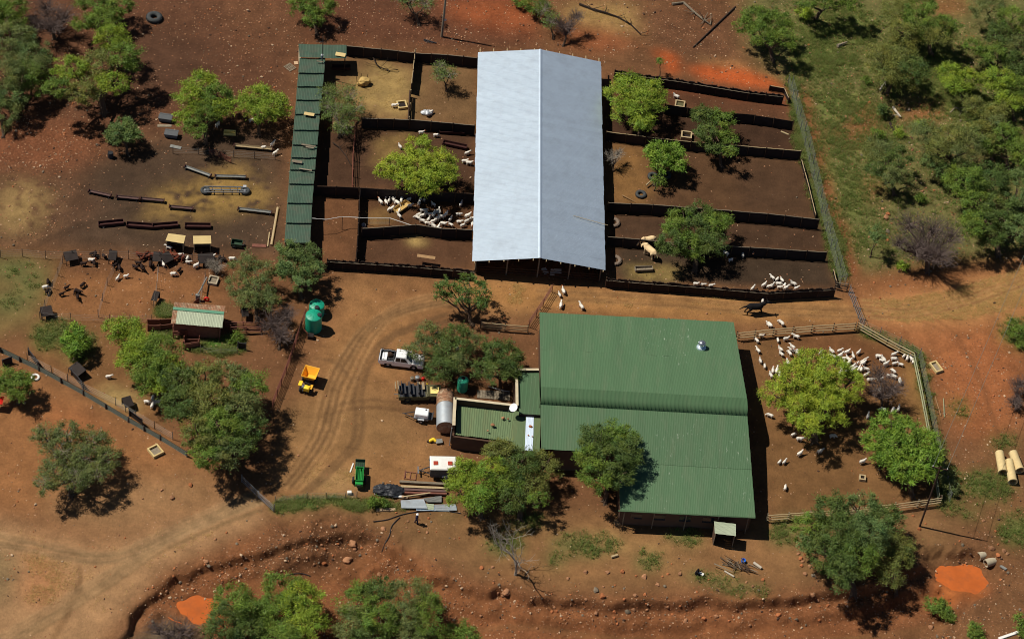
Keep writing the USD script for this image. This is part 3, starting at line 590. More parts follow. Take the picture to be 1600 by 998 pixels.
for z in (0.35, 0.75, 1.15):
    part(barn, 'rail', bar(SW * [1, 1, 0] + ex * .5 + ey * .5 + [0, 0, z], SE * [1, 1, 0] - ex * .5 + ey * .5 + [0, 0, z], .06, .12), 'timber_dark')
    for a, b, s in ((NW, SW, 1), (NE, SE, -1)):
        part(barn, 'rail', bar(a * [1, 1, 0] + ex * .5 * s - ey * .5 + [0, 0, z], b * [1, 1, 0] + ex * .5 * s + ey * .5 + [0, 0, z], .05, .1), 'timber_dark')
part(barn, 'partition', [bar((SW + (NW - SW) * t) * [1, 1, 0] + ex * .7 + [0, 0, .55], (SE + (NE - SE) * t) * [1, 1, 0] - ex * .7 + [0, 0, .55], .08, 1.0) for t in (.12, .3, .5, .7, .88)], 'timber_dark')
for a, b, s in ((NW, SW, 1), (NE, SE, -1)):
    for k in range(12):
        t0, t1 = k / 12 + .004, (k + 1) / 12 - .004; p = (a + (b - a) * t0) * [1, 1, 0] + ex * .62 * s; q = (a + (b - a) * t1) * [1, 1, 0] + ex * .62 * s
        part(barn, 'side_panel', wallbox(p, q, .1, 1.9, .04), 'dark_sheet')  # sheets added along both open sides to keep sun out and darken the inside
for k in range(6):
    p = (NW + (NE - NW) * (.03 + .94 * k / 6)) * [1, 1, 0] - ey * .7; q = (NW + (NE - NW) * (.028 + .94 * (k + 1) / 6)) * [1, 1, 0] - ey * .7
    part(barn, 'end_panel', wallbox(p, q, .1, 2.3, .04), 'dark_sheet')  # north end closed with added sheets so the barn interior stays dark
for (u, v) in ((850, 421), (862, 423), (870, 421)):
    b = P(u, v + 14); tag(part(None, 'feed_bag', place(hull([(x, y, z) for x in (-.45, .45) for y in (-.28, .28) for z in (.02, .2)] + [(0, 0, .3), (-.2, 0, .28)]), b + [0, 1.2, 0], 0.3 + u), 'white_dusty', smooth=40), 'white sack in the shade under the south gable of the silver barn', 'sack', 'white sacks under the silver barn')

# --- green hall
hA, hB, hC, hD = P(843, 488, 3.9), P(1146, 503, 3.9), P(1167, 624, 5.0), P(845, 606, 5.0)
hall = thing('main_shed', 'large dark green metal roofed shed with a step along its roof', 'shed', P(1000, 650) * [1, 1, 0])
roofing(hall, hA, hB, (hB + hC) / 2, (hA + hD) / 2, 31, 'roof_green', 4, 0.009, jit=0.002)
roofing(hall, (hA + hD) / 2 + [0, 0, .03], (hB + hC) / 2 + [0, 0, .03], hC + [0, 0, .03], hD + [0, 0, .03], 31, 'roof_green', 4, 0.009, jit=0.002)
hs = unit(hD - hA); he = unit(hB - hA); up3 = np.array([0, 0, 1.0]); hsh = unit(hs * [1, 1, 0])
r0 = [hD + [0, 0, .09], hC + [0, 0, .09]]
def bull(base):      # rounded ridge sheet dropping on the south side
    pts = [base - hs * 0.12, base + hsh * 0.55 + up3 * .05, base + hsh * 1.15 + up3 * .06]
    c = base + hsh * 1.15 + up3 * (.06 - .85)
    for a in np.radians((18, 36, 54, 72, 88)): pts.append(c + hsh * .85 * math.sin(a) + up3 * .85 * math.cos(a))
    return np.array(pts)
pw, pe = bull(r0[0]), bull(r0[1])
for i in range(31):
    a, b = i / 31, (i + 1.02) / 31; vs = []; K = 21; tt = []; hh = []
    for k in range(5):
        for x, y in ((0.0, 0), (0.3, 0), (0.42, 1), (0.58, 1)): tt.append((k + x) / 5); hh.append(y)
    tt.append(1.0); hh.append(0); fs = []
    for j in range(len(pw)):
        d = pw[min(j + 1, len(pw) - 1)] - pw[max(j - 1, 0)]; n = unit(np.cross(he, d)); n = n if n[2] > 0 or j > 4 else -n
        if n @ (hsh + up3) < 0: n = -n
        p = pw[j] + (pe[j] - pw[j]) * a; q = pw[j] + (pe[j] - pw[j]) * b
        vs.append(p + (q - p) * np.array(tt)[:, None] + n * (np.array(hh)[:, None] * .035 + .004 * (i % 2)))
    for j in range(len(pw) - 1):
        for k in range(K - 1):
            x = j * K + k; fs += [[x, x + K + 1, x + 1], [x, x + K, x + K + 1]]
    part(hall, 'ridge_sheet', (np.vstack(vs), np.array(fs)), 'roof_green_low', smooth=35)
lA = pw[-1] + up3 * .12 - hsh * .45; lB = pe[-1] + up3 * .12 - hsh * .45
lC, s_w = P(1180, 808, 3.15), P(966, 797, 3.15)
lD = lA + (lC - lB); L = np.linalg.norm(lB - lA); ux, uy = unit(lB - lA), unit(lC - lB); Wd = np.linalg.norm(lC - lB)
s1 = (s_w - lA) @ ux
wz = P(845, 703, 3.65); d1 = (wz - lA) @ uy
n1 = 12; n2 = 19
roofing(hall, lA, lA + ux * s1, lA + ux * s1 + uy * d1, lA + uy * d1, n1, 'roof_green_low', 4, 0.009, jit=0.002)
roofing(hall, lA + ux * s1, lB, lB + uy * Wd * .55, lA + ux * s1 + uy * Wd * .55, n2, 'roof_green_low', 4, 0.009, jit=0.002)
roofing(hall, lA + ux * s1 + uy * Wd * .54 - up3 * .03, lB + uy * Wd * .54 - up3 * .03, lC, lA + ux * s1 + uy * Wd, n2, 'roof_green', 4, 0.009, jit=0.002)
ins = .35
def wl(p, q, z, m='plaster_dark', name='wall'): part(hall, name, wallbox(p * [1, 1, 0], q * [1, 1, 0], 0, z, .22), m)
hAi, hBi = hA + he * ins + hs * ins, hB - he * ins + hs * ins
wl(hAi, hBi, 3.8); wl(hAi, pw[3] * [1, 1, 0] + he * ins, 3.75); wl(hBi, pe[3] - he * ins, 3.75)
part(hall, 'gable', [hexa([a * [1, 1, 0] + [0, 0, 3.75] + he * w, b * [1, 1, 0] + [0, 0, 3.75] + he * w, b * [1, 1, 0] + [0, 0, 3.76] + he * (w + .2), a * [1, 1, 0] + [0, 0, 3.76] + he * (w + .2)],
     [a - up3 * .12 + he * w, b - up3 * .15 + he * w, b - up3 * .15 + he * (w + .2), a - up3 * .12 + he * (w + .2)]) for a, b, w in ((hA + hs * .4, hD, .25), (hB + hs * .4, hC, -.45))], 'plaster_dark')
part(hall, 'clerestory', wallbox(pw[3] * [1, 1, 0], pe[3] * [1, 1, 0], 3.2, 4.9, .1), 'plaster_dark')
e1 = lA + ux * .3; e2 = lA + uy * (d1 - .35) + ux * .3; e3 = lA + uy * (d1 - .35) + ux * (s1 + .3); e4 = lA + ux * (s1 + .3) + uy * (Wd - .6); e5 = lC - ux * .4 - uy * .6; e6 = lB - ux * .4
wl(e1, e2, 3.45); wl(e2, e3, 3.45); wl(e3, e4, 3.0); wl(e4, e5, 3.0); wl(e5, e6, 3.0)
for t in (.12, .3, .5, .68):
    w = e4 + (e5 - e4) * t - uy * -.115; part(hall, 'window', box([w[0], w[1], 1.6], [1.3, .06, .9], math.atan2(ux[1], ux[0])), 'glass_dark')
for t in (.02, .25, .5, .75, .98):
    w = e4 + (e5 - e4) * t + uy * .45; part(hall, 'post', tube([[w[0], w[1], 0], [w[0], w[1], 3.05]], .06, 6), 'timber_grey')
part(hall, 'gutter', bar(s_w + uy * .02 - up3 * .06, lC + uy * .02 - up3 * .06, .12, .1), 'roof_green_low')
# roof ventilator
tv = P(1096, 541, 4.5); vt = thing('roof_ventilator', 'silver turbine ventilator on the north slope of the big green roof', 'ventilator', tv)
part(vt, 'base', [lathe([(.62, -.25), (.52, -.02), (.30, .02), (.30, .3)], 16, tv)], 'galvanised', smooth=40)
part(vt, 'turbine', [lathe([(.0, .3), (.34, .32), (.46, .5), (.42, .68), (.2, .80), (0, .82)], 18, tv)], 'chrome', smooth=50)
for k in range(14):
    a = k / 14 * 6.283; d = np.array([math.cos(a), math.sin(a), 0]); t2 = np.array([math.cos(a + .3), math.sin(a + .3), 0])
    part(vt, 'vane', tube([tv + d * .36 + [0, 0, .33], tv + t2 * .5 + [0, 0, .5], tv + d * .3 + [0, 0, .76]], .02, 4), 'chrome')
# --- annexes west of the hall
def coping(parent, p, q, z0, z1, w=.32):
    part(parent, 'parapet_wall', wallbox(p, q, z0, z1, w - .06), 'plaster_dark'); part(parent, 'coping', bar([p[0], p[1], z1 + .03], [q[0], q[1], z1 + .03], w, .07), 'plaster')
ann = thing('annex', 'flat green roofed annex with pale parapets against the west side of the green shed', 'annex', P(770, 660) * [1, 1, 0])
a0, a1, a2, a3 = P(809, 580, 3.1), P(842, 580, 3.1), P(844, 648, 3.0), P(811, 646, 3.0)
roofing(ann, a0, a1, a2, a3, 4, 'roof_green_low', 4, .025)
coping(ann, P(807, 577, 3.45), P(842, 577, 3.45), 0, 3.4); coping(ann, P(807, 577, 3.45), P(808, 633, 3.45), 0, 3.4)
part(ann, 'fascia', wallbox(a3, a2, 2.5, 2.98, .06), 'dark_sheet')
b0, b1, b2, b3 = P(714, 633, 2.3), P(812, 642, 2.3), P(806, 690, 2.1), P(712, 679, 2.1)
roofing(ann, b0, b1, b2, b3, 9, 'annex_green', 3, .035)
c0, c1, c2, c3 = P(803, 641, 2.57), P(845, 645, 2.57), P(843, 706, 2.25), P(800, 703, 2.25)
roofing(ann, c0, c0 + (c1 - c0) * .6, c3 + (c2 - c3) * .54, c3, 3, 'annex_green', 5, .03)
roofing(ann, c0 + (c1 - c0) * .46 + up3 * .05, c0 + (c1 - c0) * .74 + up3 * .05, c3 + (c2 - c3) * .74 + up3 * .05, c3 + (c2 - c3) * .46 + up3 * .05, 1, 'skylight', 6, .02, name='skylight_sheet')
roofing(ann, c0 + (c1 - c0) * .73, c1, c2, c3 + (c2 - c3) * .73, 2, 'annex_green', 4, .03)
coping(ann, P(711, 622, 3.3), P(806, 633, 3.3), 0, 3.25); coping(ann, P(711, 620.5, 3.3), P(709, 664, 3.3), 0, 3.25, .36)
part(ann, 'south_wall', wallbox(P(708, 681, 2.2), P(806, 694, 2.2), 0, 2.2, .2), 'plaster_dark'); part(ann, 'south_wall', wallbox(P(802, 704, 2.1), P(843, 707, 2.1), 0, 2.15, .2), 'plaster_dark')
part(ann, 'west_wall', wallbox(P(709.5, 665, 2.2), P(708, 681, 2.2), 0, 2.3, .2), 'plaster_dark')
dp = P(706, 668, 2.9); part(ann, 'drain_pipe', tube([dp, dp * [1, 1, 0] + [-.05, -.2, 0]], .06, 6), 'galvanised_worn')
for (u, v, s) in ((786, 653, .22), (793.5, 654.5, .15), (770, 664, .28), (762, 673, .15), (829, 666.5, .24), (825.5, 680, .1), (832, 682, .1)):
    o = P(u, v, 2.5); tag(part(None, 'loose_stone', place(boulder(s, int(u), 1), o + [0, 0, .05]), 'stone_tan' if u < 820 else 'stone_orange'), 'small stone weighing down the annex roof sheets', 'stone', 'stones on the annex roof')
ds = P(803, 637, 3.9); dish = thing('satellite_dish', 'white satellite dish on the parapet corner of the annex', 'satellite dish', ds - [0, 0, .6])
dn = unit([-.45, -.35, .8]); s_ = unit(np.cross(dn, [0, 0, 1])); t_ = np.cross(s_, dn); v, f = lathe([(0, 0), (.35, .03), (.40, .07), (.5, .12), (.51, .15), (.35, .1), (0, .04)], 24)
part(dish, 'reflector', (ds + v[:, :1] * s_ + v[:, 1:2] * t_ + v[:, 2:] * dn, f), 'white_paint', smooth=40)
part(dish, 'mast', tube([ds - [0, 0, .75], ds - dn * .02], .05, 6), 'steel_grey'); part(dish, 'feed_arm', tube([ds - t_ * .8 + dn * .18, ds + dn * .85 - t_ * .2], .02, 5), 'steel_grey')
# --- horizontal tank beside the annex
ta, tb = P(696, 668, 1.15), P(696, 640, 1.15); ta2 = np.array([ta[0], ta[1], 1.15]); ax_ = unit((tb - ta) * [1, 1, 0]); Lt = 5.6
tk = thing('horizontal_tank', 'grey cylindrical tank lying on its side with a rusty far end', 'tank', ta2 * [1, 1, 0])
sx_ = np.cross(ax_, up3)
def cyl(prof, n=28):
    v, f = lathe(prof, n); return ta2 + v[:, :1] * sx_ + v[:, 1:2] * up3 + v[:, 2:] * ax_, f
part(tk, 'shell', cyl([(1.03, 0), (1.05, .02), (1.05, 3.2)]), 'galvanised_worn', smooth=40)
part(tk, 'rusty_shell', cyl([(1.045, 3.2), (1.04, 4.4), (.98, 5.0), (.75, 5.4), (.3, 5.6), (0, 5.62)]), 'rust_sheet', smooth=40)
part(tk, 'end_plate', cyl([(0, -.12), (.5, -.08), (1.03, 0)]), 'rust_sheet', smooth=60)
for d in (3.2, 3.7, 4.2): part(tk, 'hoop', cyl([(1.05, d - .03), (1.08, d - .03), (1.08, d + .03), (1.05, d + .03)]), 'rust_sheet')
for d in (.8, 3.9): part(tk, 'cradle', bar(ta2 + ax_ * d - sx_ * .8 - up3 * .85, ta2 + ax_ * d + sx_ * .8 - up3 * .85, .25, .6), 'concrete')

# --- stepped green lean-to along the west pens
edges = [(466.5, 68, 541), (468, 90, 508), (466, 114, 506), (464, 135, 504), (462.5, 156, 502), (460.5, 178, 499.5), (458.5, 203, 497.5), (456.5, 226, 495.5), (454.5, 246, 493.5), (452.5, 265, 492), (451, 287, 490), (448.5, 317, 487.5), (446.5, 348, 486), (444.5, 379, 484)]
lean = thing('stable_row', 'long row of stepped dark green roof panels along the west pens', 'shed', P(475, 230) * [1, 1, 0])
for i in range(len(edges) - 1):
    (l0, y0, r0_), (l1, y1, r1_) = edges[i], edges[i + 1]
    if i == 0: l1, r1_ = 468, 541
    zN, zS = 2.25, 2.52
    roofing(lean, P(l0, y0 + 1.5, zN), P(r0_, y0 + 1.5 + (1.5 if i == 0 else 0), zN), P(r1_, y1 + (2 if i == 0 else .5), zS), P(l1, y1, zS), 8 if i == 0 else 4, 'shed_green', 4, .028, name='roof_panel')
    if i: part(lean, 'step_board', wallbox(P(l1, y1, zS) + [0.05, .1, 0], P(r1_, y1, zS) + [-.05, .1, 0], 2.2, zS - .05, .05), 'shed_green')
    part(lean, 'post', tube([P(r1_ - 2, y1, zS) * [1, 1, 0], P(r1_ - 2, y1, zS) - [0, 0, .06]], .08, 6), 'timber_dark')
    part(lean, 'back_wall', wallbox(P(l0 + 1.2, y0 + 2, zN), P(l1 + 1.2, y1, zN), 0, 2.2, .12), 'plaster')
for (u, v, w, l, m) in ((483, 179, 1.3, .55, 'board_beige'), (499.5, 94.5, .0, 0, ''), (482, 228, 1.8, .25, 'timber_grey'), (464, 253, 1.3, .45, 'timber_grey'), (477.5, 265.5, 1.6, .18, 'timber_grey'), (500, 97, .9, .15, 'timber_grey'), (532, 86, 1.3, .7, 'board_beige'), (484, 231, 1.0, .2, 'timber_grey')):
    if w: tag(part(None, 'loose_board', box(P(u, v, 2.62) + [0, 0, .06], [w, l, .05], -.04), m), {483: 'large pale board lying on the middle of the stepped green roof', 482: 'long grey board on the stepped roof, upper of two lying together', 464: 'wide grey board at the west edge of the stepped roof', 477.5: 'long thin grey board lying across the stepped roof', 500: 'short grey board by the aerial at the north end of the stepped roof', 532: 'beige board on the north east corner of the stepped roof', 484: 'short grey board on the stepped roof, lower of two lying together'}[u], 'board')
am = P(504, 99, 2.4); an_ = thing('aerial_mast', 'thin dark aerial mast rising from the stepped green roof', 'mast', am)
part(an_, 'pole', tube([am, am + [-.1, 0, 4.6]], .05, 6), 'steel_dark'); part(an_, 'bracket', box(am + [-.15, .3, .9], [.3, .3, .5]), 'silver_paint')
part(an_, 'crossbar', tube([am + [-.5, 0, 3.6], am + [.3, 0, 3.6]], .025, 5), 'steel_dark')

# --- small dip hut with the pale sheet roof, its race and its ramps
k0, k1, k2, k3 = P(270.5, 482, 2.5), P(350, 489.5, 2.5), P(347, 512, 2.25), P(267, 505, 2.25)
kn0, kn1 = P(273, 472, 2.15), P(352, 478, 2.15)
hut = thing('dip_hut', 'small hut with pale green and rusty sheet roof beside the red race', 'hut', P(310, 505) * [1, 1, 0])
for i in range(11):
    a, b = i / 11, (i + 1.03) / 11; q = lambda A, B, s: A + (B - A) * s
    part(hut, 'roof_sheet', sheet(q(k0, k1, a), q(k0, k1, b), q(k3, k2, b), q(k3, k2, a), 3, .035), 'rust_sheet' if i < 1 else 'hut_sheet')
    part(hut, 'roof_sheet', sheet(q(kn0, kn1, a), q(kn0, kn1, b), q(k0, k1, b), q(k0, k1, a), 3, .035), 'rust_sheet')
part(hut, 'ridge_cap', bar(k0 + [0, 0, .06], k1 + [0, 0, .06], .42, .05), 'ridge_green')
for p, q in ((kn0, kn1), (k3, k2)):
    part(hut, 'wall', wallbox(p + unit(q - p) * .3 + (.3 * unit(k0 - p) if p is kn0 else .3 * unit(k0 - p)), q - unit(q - p) * .3 + .3 * unit(k0 - p), 0, 2.1, .1), 'red_timber')
part(hut, 'wall', wallbox(kn1 - ex * .3, k2 - ex * .3, 0, 2.1, .1), 'red_timber')

# --- lean shelter south of the green hall, two beige roofed kennels
def flatshed(name, label, cat, c4, z, zd, m, wm, n, open_s=True):
    q = [P(u, v, z if i < 2 else zd) for i, (u, v) in enumerate(c4)]
    t = thing(name, label, cat, (sum(q) / 4) * [1, 1, 0])
    for i in range(n):
        a, b = i / n, (i + .985) / n
        part(t, 'roof_sheet', sheet(q[0] + (q[3] - q[0]) * a, q[0] + (q[3] - q[0]) * b, q[1] + (q[2] - q[1]) * b, q[1] + (q[2] - q[1]) * a, 3, .02) if m != 'board_beige' else
             hexa(*[[q[0] + (q[3] - q[0]) * a + [0, 0, d], q[0] + (q[3] - q[0]) * b + [0, 0, d], q[1] + (q[2] - q[1]) * b + [0, 0, d], q[1] + (q[2] - q[1]) * a + [0, 0, d]] for d in (-.05, 0)]), m)
    dx, dy = unit(q[1] - q[0]) * .12, unit(q[3] - q[0]) * .12; i_ = [q[0] + dx + dy, q[1] - dx + dy, q[2] - dx - dy, q[3] + dx - dy]
    for a, b in ((0, 1), (1, 2), (3, 0)) + (() if open_s else ((2, 3),)):
        part(t, 'wall', wallbox(i_[a], i_[b], 0, min(i_[a][2], i_[b][2]) - .08, .06), wm)
    for a in (2, 3): part(t, 'post', tube([i_[a] * [1, 1, 0], i_[a] - [0, 0, .06]], .05, 6), 'timber_grey')
    return t
flatshed('lean_shelter', 'small pale tin roofed shelter at the south wall of the green shed', 'shelter', [(1115.5, 814), (1150, 818), (1150, 837), (1117, 833)], 2.4, 2.2, 'hut_sheet', 'timber_dark', 5)
flatshed('kennel', 'left of two beige roofed kennels south of the dark troughs', 'kennel', [(263, 364.5), (290, 368), (287, 380.5), (258.5, 376)], 1.7, 1.6, 'board_beige', 'timber_grey', 3)
flatshed('kennel', 'right of two beige roofed kennels south of the dark troughs', 'kennel', [(301.5, 368.5), (329.5, 368), (330, 380.5), (302, 381)], 1.7, 1.6, 'board_beige', 'timber_grey', 3)

# ------------------------------------------------------------------ pen walls and fences
def resample(q, step):
    out = []
    for a, b in zip(q[:-1], q[1:]):
        n = max(1, int(round(np.linalg.norm(b - a) / step)))
        out += [a + (b - a) * i / n for i in range(n)]
    return out + [q[-1]]
def fence(name, label, cat, px, h, style, post='timber_dark', m='dark_sheet', step=2.4, rails=3, rail='timber_grey', group=None, rr=0.05, jit=.14, extra=.12):
    q = resample([P(u, v, h) * [1, 1, 0] for u, v in px], step); q = [np.array([a[0], a[1], float(height(a[0], a[1]))]) for a in q]
    t = thing(name, label, cat, q[0] * 1.0, group=group); Z = np.array([0, 0, 1.0])
    pr = {'wire': .04, 'mesh': .045, 'pipe': .05, 'rails': .075}.get(style, .07)
    lean = [rng.normal(0, .03, 3) * [1, 1, 0] for _ in q]
    for a, l in zip(q, lean):
        part(t, 'post', tube([a - Z * .1, a + Z * (h + extra + rng.uniform(-.04, .08)) + l], pr, 6), post)
    for i, (a, b) in enumerate(zip(q[:-1], q[1:])):
        d = unit(b - a); nrm = np.array([-d[1], d[0], 0])
        if style == 'sheet':
            z0, z1 = h - rng.uniform(0, jit), h - rng.uniform(0, jit); o = nrm * .05
            lo = [a + d * .01 + o, b - d * .01 + o, b - d * .01 + o + nrm * .03, a + d * .01 + o + nrm * .03]
            part(t, 'panel', hexa([x + Z * .02 for x in lo], [lo[0] + Z * z0, lo[1] + Z * z1, lo[2] + Z * z1, lo[3] + Z * z0]), m)
            if rail: part(t, 'top_rail', tube([a + Z * (h + .03) - nrm * .03, (a + b) / 2 + Z * (h + rng.normal(0.02, .02)) - nrm * .03, b + Z * (h + .03) - nrm * .03], .045, 6), rail)
        elif style == 'picket':
            n = max(2, int(np.linalg.norm(b - a) / .34)); l = []
            for k in range(n):
                p = a + (b - a) * (k + .5) / n; hh = h * rng.uniform(.9, 1.04)
                l.append(bar(p, p + Z * hh + nrm * rng.normal(0, .02), np.linalg.norm(b - a) / n * 1.02, .09, nrm))
            part(t, 'sleepers', l, m)
            if rail: part(t, 'top_rail', tube([a + Z * h * .8 - nrm * .1, b + Z * h * .8 - nrm * .1], .04, 6), rail)
        elif style in ('rails', 'pipe'):
            for k in range(rails):
                z = h * (k + 1) / rails - (.0 if k < rails - 1 else .02)
                part(t, 'rail', tube([a + Z * (z + rng.normal(0, .015)) - nrm * (pr + rr), b + Z * (z + rng.normal(0, .015)) - nrm * (pr + rr)], rr, 6), rail)
        else:
            nw = 4 if style == 'wire' else 5
            for k in range(nw):
                z = h * (k + .6) / nw; part(t, 'wire', tube([a + Z * z, b + Z * z], .008 if style == 'wire' else .009, 3, False), 'wire' if style == 'wire' else 'mesh_wire')
            if style == 'mesh':
                part(t, 'netting', [tube([a + (b - a) * s + Z * .03, a + (b - a) * s + Z * h * .95], .006, 3, False) for s in np.arange(.06, 1, 1.0 / max(.5, np.linalg.norm(b - a)))], 'mesh_wire')
            if style == 'cloth':
                part(t, 'cloth', bar(a + Z * h * .5 + nrm * .06, b + Z * h * .5 + nrm * .06, .012, h * .98), 'shade_cloth')
    return t
W = 'pen wall'
fence('pen_wall', 'long dark wall closing the west pens on the north side', W, [(541, 72), (596, 77), (648, 83), (700, 86), (747, 91)], 1.75, 'sheet')
fence('pen_wall', 'short dark wall with a pale leaning pole between the two northernmost west pens', W, [(649, 78), (646, 110), (643, 132)], 1.65, 'sheet', rail='timber_pale')
fence('pen_wall', 'short dark wall south of the gap between the straw pen and its neighbour', W, [(642, 141), (640, 184)], 1.2, 'rails', post='timber_pale', rail='timber_dark', rails=5, rr=.07)
fence('pen_wall', 'dark wall running east from the sparse tree to the silver barn', W, [(566, 185), (640, 187), (742, 196)], 1.75, 'sheet')
fence('pen_wall', 'dark wall from the stepped green roof past the bright round tree to the silver barn', W, [(490, 291), (560, 293), (650, 299), (742, 303)], 1.75, 'sheet', rail='timber_dark')
fence('red_fence', 'rusty red pipe fence under the sparse tree', 'fence', [(557, 192), (553, 240), (552, 290)], 1.3, 'pipe', post='red_pipe', rail='red_pipe', rails=4)
fence('pen_wall', 'black north to south wall west of the crowded goat pen', W, [(562, 295), (560, 350), (556, 406)], 1.75, 'sheet', rail=None)
fence('pen_wall', 'black curved wall along the south side of the crowded goat pen', W, [(566, 357), (600, 355), (650, 351), (690, 357), (738, 359)], 1.75, 'sheet', rail='timber_grey')
fence('picket_wall', 'dark wall of uneven stakes along the yard between the bushes and the silver barn', W, [(512, 405), (560, 408), (640, 413), (742, 422)], 1.7, 'picket', m='sleeper')
fence('sagging_cable_fence', 'low netting fence with a pale top rail in the crowded goat pen', 'fence', [(575, 341), (609, 341)], 1.2, 'mesh', post='steel_dark')
fence('sleeper_wall', 'ragged dark sleeper wall along the north edge of the east pens', W, [(961, 110), (1000, 116), (1060, 124), (1120, 134), (1170, 142), (1224, 148)], 1.7, 'picket', m='sleeper')
fence('pen_wall', 'dark wall between the two northern east pens, behind the leafy green tree', W, [(1040, 164), (1110, 173), (1180, 180), (1240, 189)], 1.65, 'sheet', rail=None)
fence('pen_wall', 'dark double railed wall from the silver barn past two square frames', W, [(948, 206), (1010, 214), (1080, 222)], 1.6, 'sheet', rail='timber_pale')
fence('pen_wall', 'dark wall with pale top rails east of the two square frames', W, [(1080, 222), (1170, 229), (1252, 236)], 1.6, 'sheet', rail='timber_pale')
fence('pen_wall', 'dark wall crossing the east pens south of the fallen log', W, [(951, 317), (1020, 320), (1090, 325), (1200, 334), (1280, 343)], 1.75, 'sheet')
fence('pen_wall', 'dark wall with stacked pale rails crossing the east pens north of the cattle', W, [(949, 370), (1000, 374), (1060, 380), (1200, 388), (1292, 394)], 1.6, 'sheet', rail='timber_grey')
fence('sleeper_wall', 'dark sleeper wall along the road on the south edge of the east pens', W, [(948, 434), (1020, 440), (1100, 446), (1200, 455), (1306, 449)], 1.7, 'picket', m='sleeper')
fence('end_wall', 'short pale topped wall at the north east corner of the pens', W, [(1203, 134), (1226, 138), (1233, 154)], .9, 'sheet', rail='timber_pale')
fence('end_wall', 'long pale topped wall at the east end of the largest east pen', W, [(1253, 250), (1264, 290), (1275, 336)], .9, 'sheet', rail='timber_pale')
fence('end_wall', 'short pale topped wall at the south east corner of the pens', W, [(1303, 421), (1308, 441)], .9, 'sheet', rail='timber_pale')
fence('game_fence', 'outer wire netting fence running down the green strip east of the pens', 'fence', [(1240, 120), (1268, 215), (1293, 320), (1324, 430)], 1.9, 'mesh', post='steel_grey', step=3)
fence('game_fence', 'inner wire netting fence running down the green strip east of the pens', 'fence', [(1234, 118), (1260, 215), (1286, 320), (1316, 432)], 1.6, 'mesh', post='steel_grey', step=3)
fence('yard_gate', 'tall grey pipe gate across the road east of the horse', 'gate', [(1330, 446), (1352, 500)], 1.7, 'pipe', post='steel_grey', rail='steel_grey', rails=4, rr=.03, step=2.2)
fence('corner_fence', 'short rail fence closing the south east corner between wall and netting', 'fence', [(1307, 440), (1326, 443)], 1.3, 'rails', rail='timber_grey')
fence('rail_fence', 'three rail pale timber fence along the north side of the goat corral', 'fence', [(1152, 519), (1210, 513), (1270, 508), (1338, 504)], 1.35, 'rails', post='timber_dark', rail='timber_pale', rails=3, rr=.065, step=2.6)
fence('rail_fence', 'slanting three rail pale timber fence on the north east side of the goat corral', 'fence', [(1342, 503), (1388, 529), (1430, 551)], 1.35, 'rails', post='timber_dark', rail='timber_pale', rails=3, rr=.065)
fence('rail_fence', 'pale greenish rail fence down the east side of the goat corral', 'fence', [(1431, 553), (1443, 610), (1456, 680), (1470, 775)], 1.35, 'rails', post='timber_dark', rail='timber_green', rails=2, rr=.075)
fence('rail_fence', 'grey rail fence along the south side of the goat corral behind the big tree', 'fence', [(1200, 803), (1300, 796), (1400, 786), (1472, 776)], 1.3, 'rails', post='timber_grey', rail='timber_pale', rails=3, rr=.06)
fence('game_fence', 'wire netting fence outside the goat corral on the track side', 'fence', [(1346, 498), (1408, 527), (1440, 545), (1456, 620), (1476, 720), (1488, 770)], 1.8, 'mesh', post='steel_grey', step=3)
fence('wire_fence', 'wire fence along the north side of the brown goat paddocks', 'fence', [(0, 391), (34, 389), (70, 392), (112, 392), (200, 393), (300, 397), (350, 398)], 1.3, 'wire', post='steel_dark', step=3.4)
for k, (px, lb) in enumerate((([(97, 400), (90, 420), (82, 440), (70, 470), (64, 488)], 'westernmost cross fence of the brown goat paddocks'), ([(178, 415), (167, 435), (160, 460), (153, 485)], 'middle cross fence of the brown goat paddocks'), ([(247, 414), (245, 440), (240, 470)], 'cross fence of the brown goat paddocks that ends at the hut'), ([(321, 424), (316, 445), (312, 467)], 'easternmost cross fence by the square white trough'))):
    fence('wire_fence', 'thin wire ' + lb, 'fence', px, 1.2, 'wire', post='steel_dark' if k < 2 else 'timber_grey', step=3)
fence('wire_fence', 'wire fence from the dark shelter to the hut across the paddocks', 'fence', [(62, 488), (110, 490), (170, 492), (236, 492)], 1.2, 'wire', post='steel_dark', step=3)
fence('wire_fence', 'wire fence along the far side of the netted lane', 'fence', [(42, 553), (80, 572), (130, 598), (180, 622), (212, 642), (270, 676)], 1.2, 'wire', post='steel_dark', step=3)
fence('cloth_fence', 'long diagonal fence with dark netting on the left', 'fence', [(0, 543), (60, 572), (130, 610), (200, 652), (250, 680), (292, 706)], .85, 'cloth', post='steel_dark', step=3)
fence('wire_fence', 'wire fence south of the hut between its ramp and the dark gate', 'fence', [(313, 541), (345, 544), (371, 543)], 1.0, 'wire', post='timber_grey', step=2.5)
fence('red_fence', 'red pipe fence beside the green water tanks, running down to the big tree', 'fence', [(478, 484), (466, 520), (455, 553), (440, 592), (427, 625)], 1.3, 'pipe', post='red_pipe', rail='red_pipe', rails=5, rr=.04, step=2.0)
fence('leaning_gate', 'grey pipe gate standing open at the track on the lower left', 'gate', [(378, 742), (405, 768), (428, 788)], 1.2, 'pipe', post='steel_grey', rail='steel_grey', rails=4, rr=.03, step=2.2)
fence('wire_fence', 'thin wire fence along the grass strip south of the yard', 'fence', [(430, 776), (480, 770), (540, 770), (558, 768)], 1.0, 'mesh', post='timber_grey', step=2.4)
fence('rail_fence', 'dark rail fence with a pale top board north of the two green trees', 'fence', [(752, 502), (790, 506), (826, 508)], 1.2, 'rails', post='timber_dark', rail='timber_pale', rails=4, rr=.05)
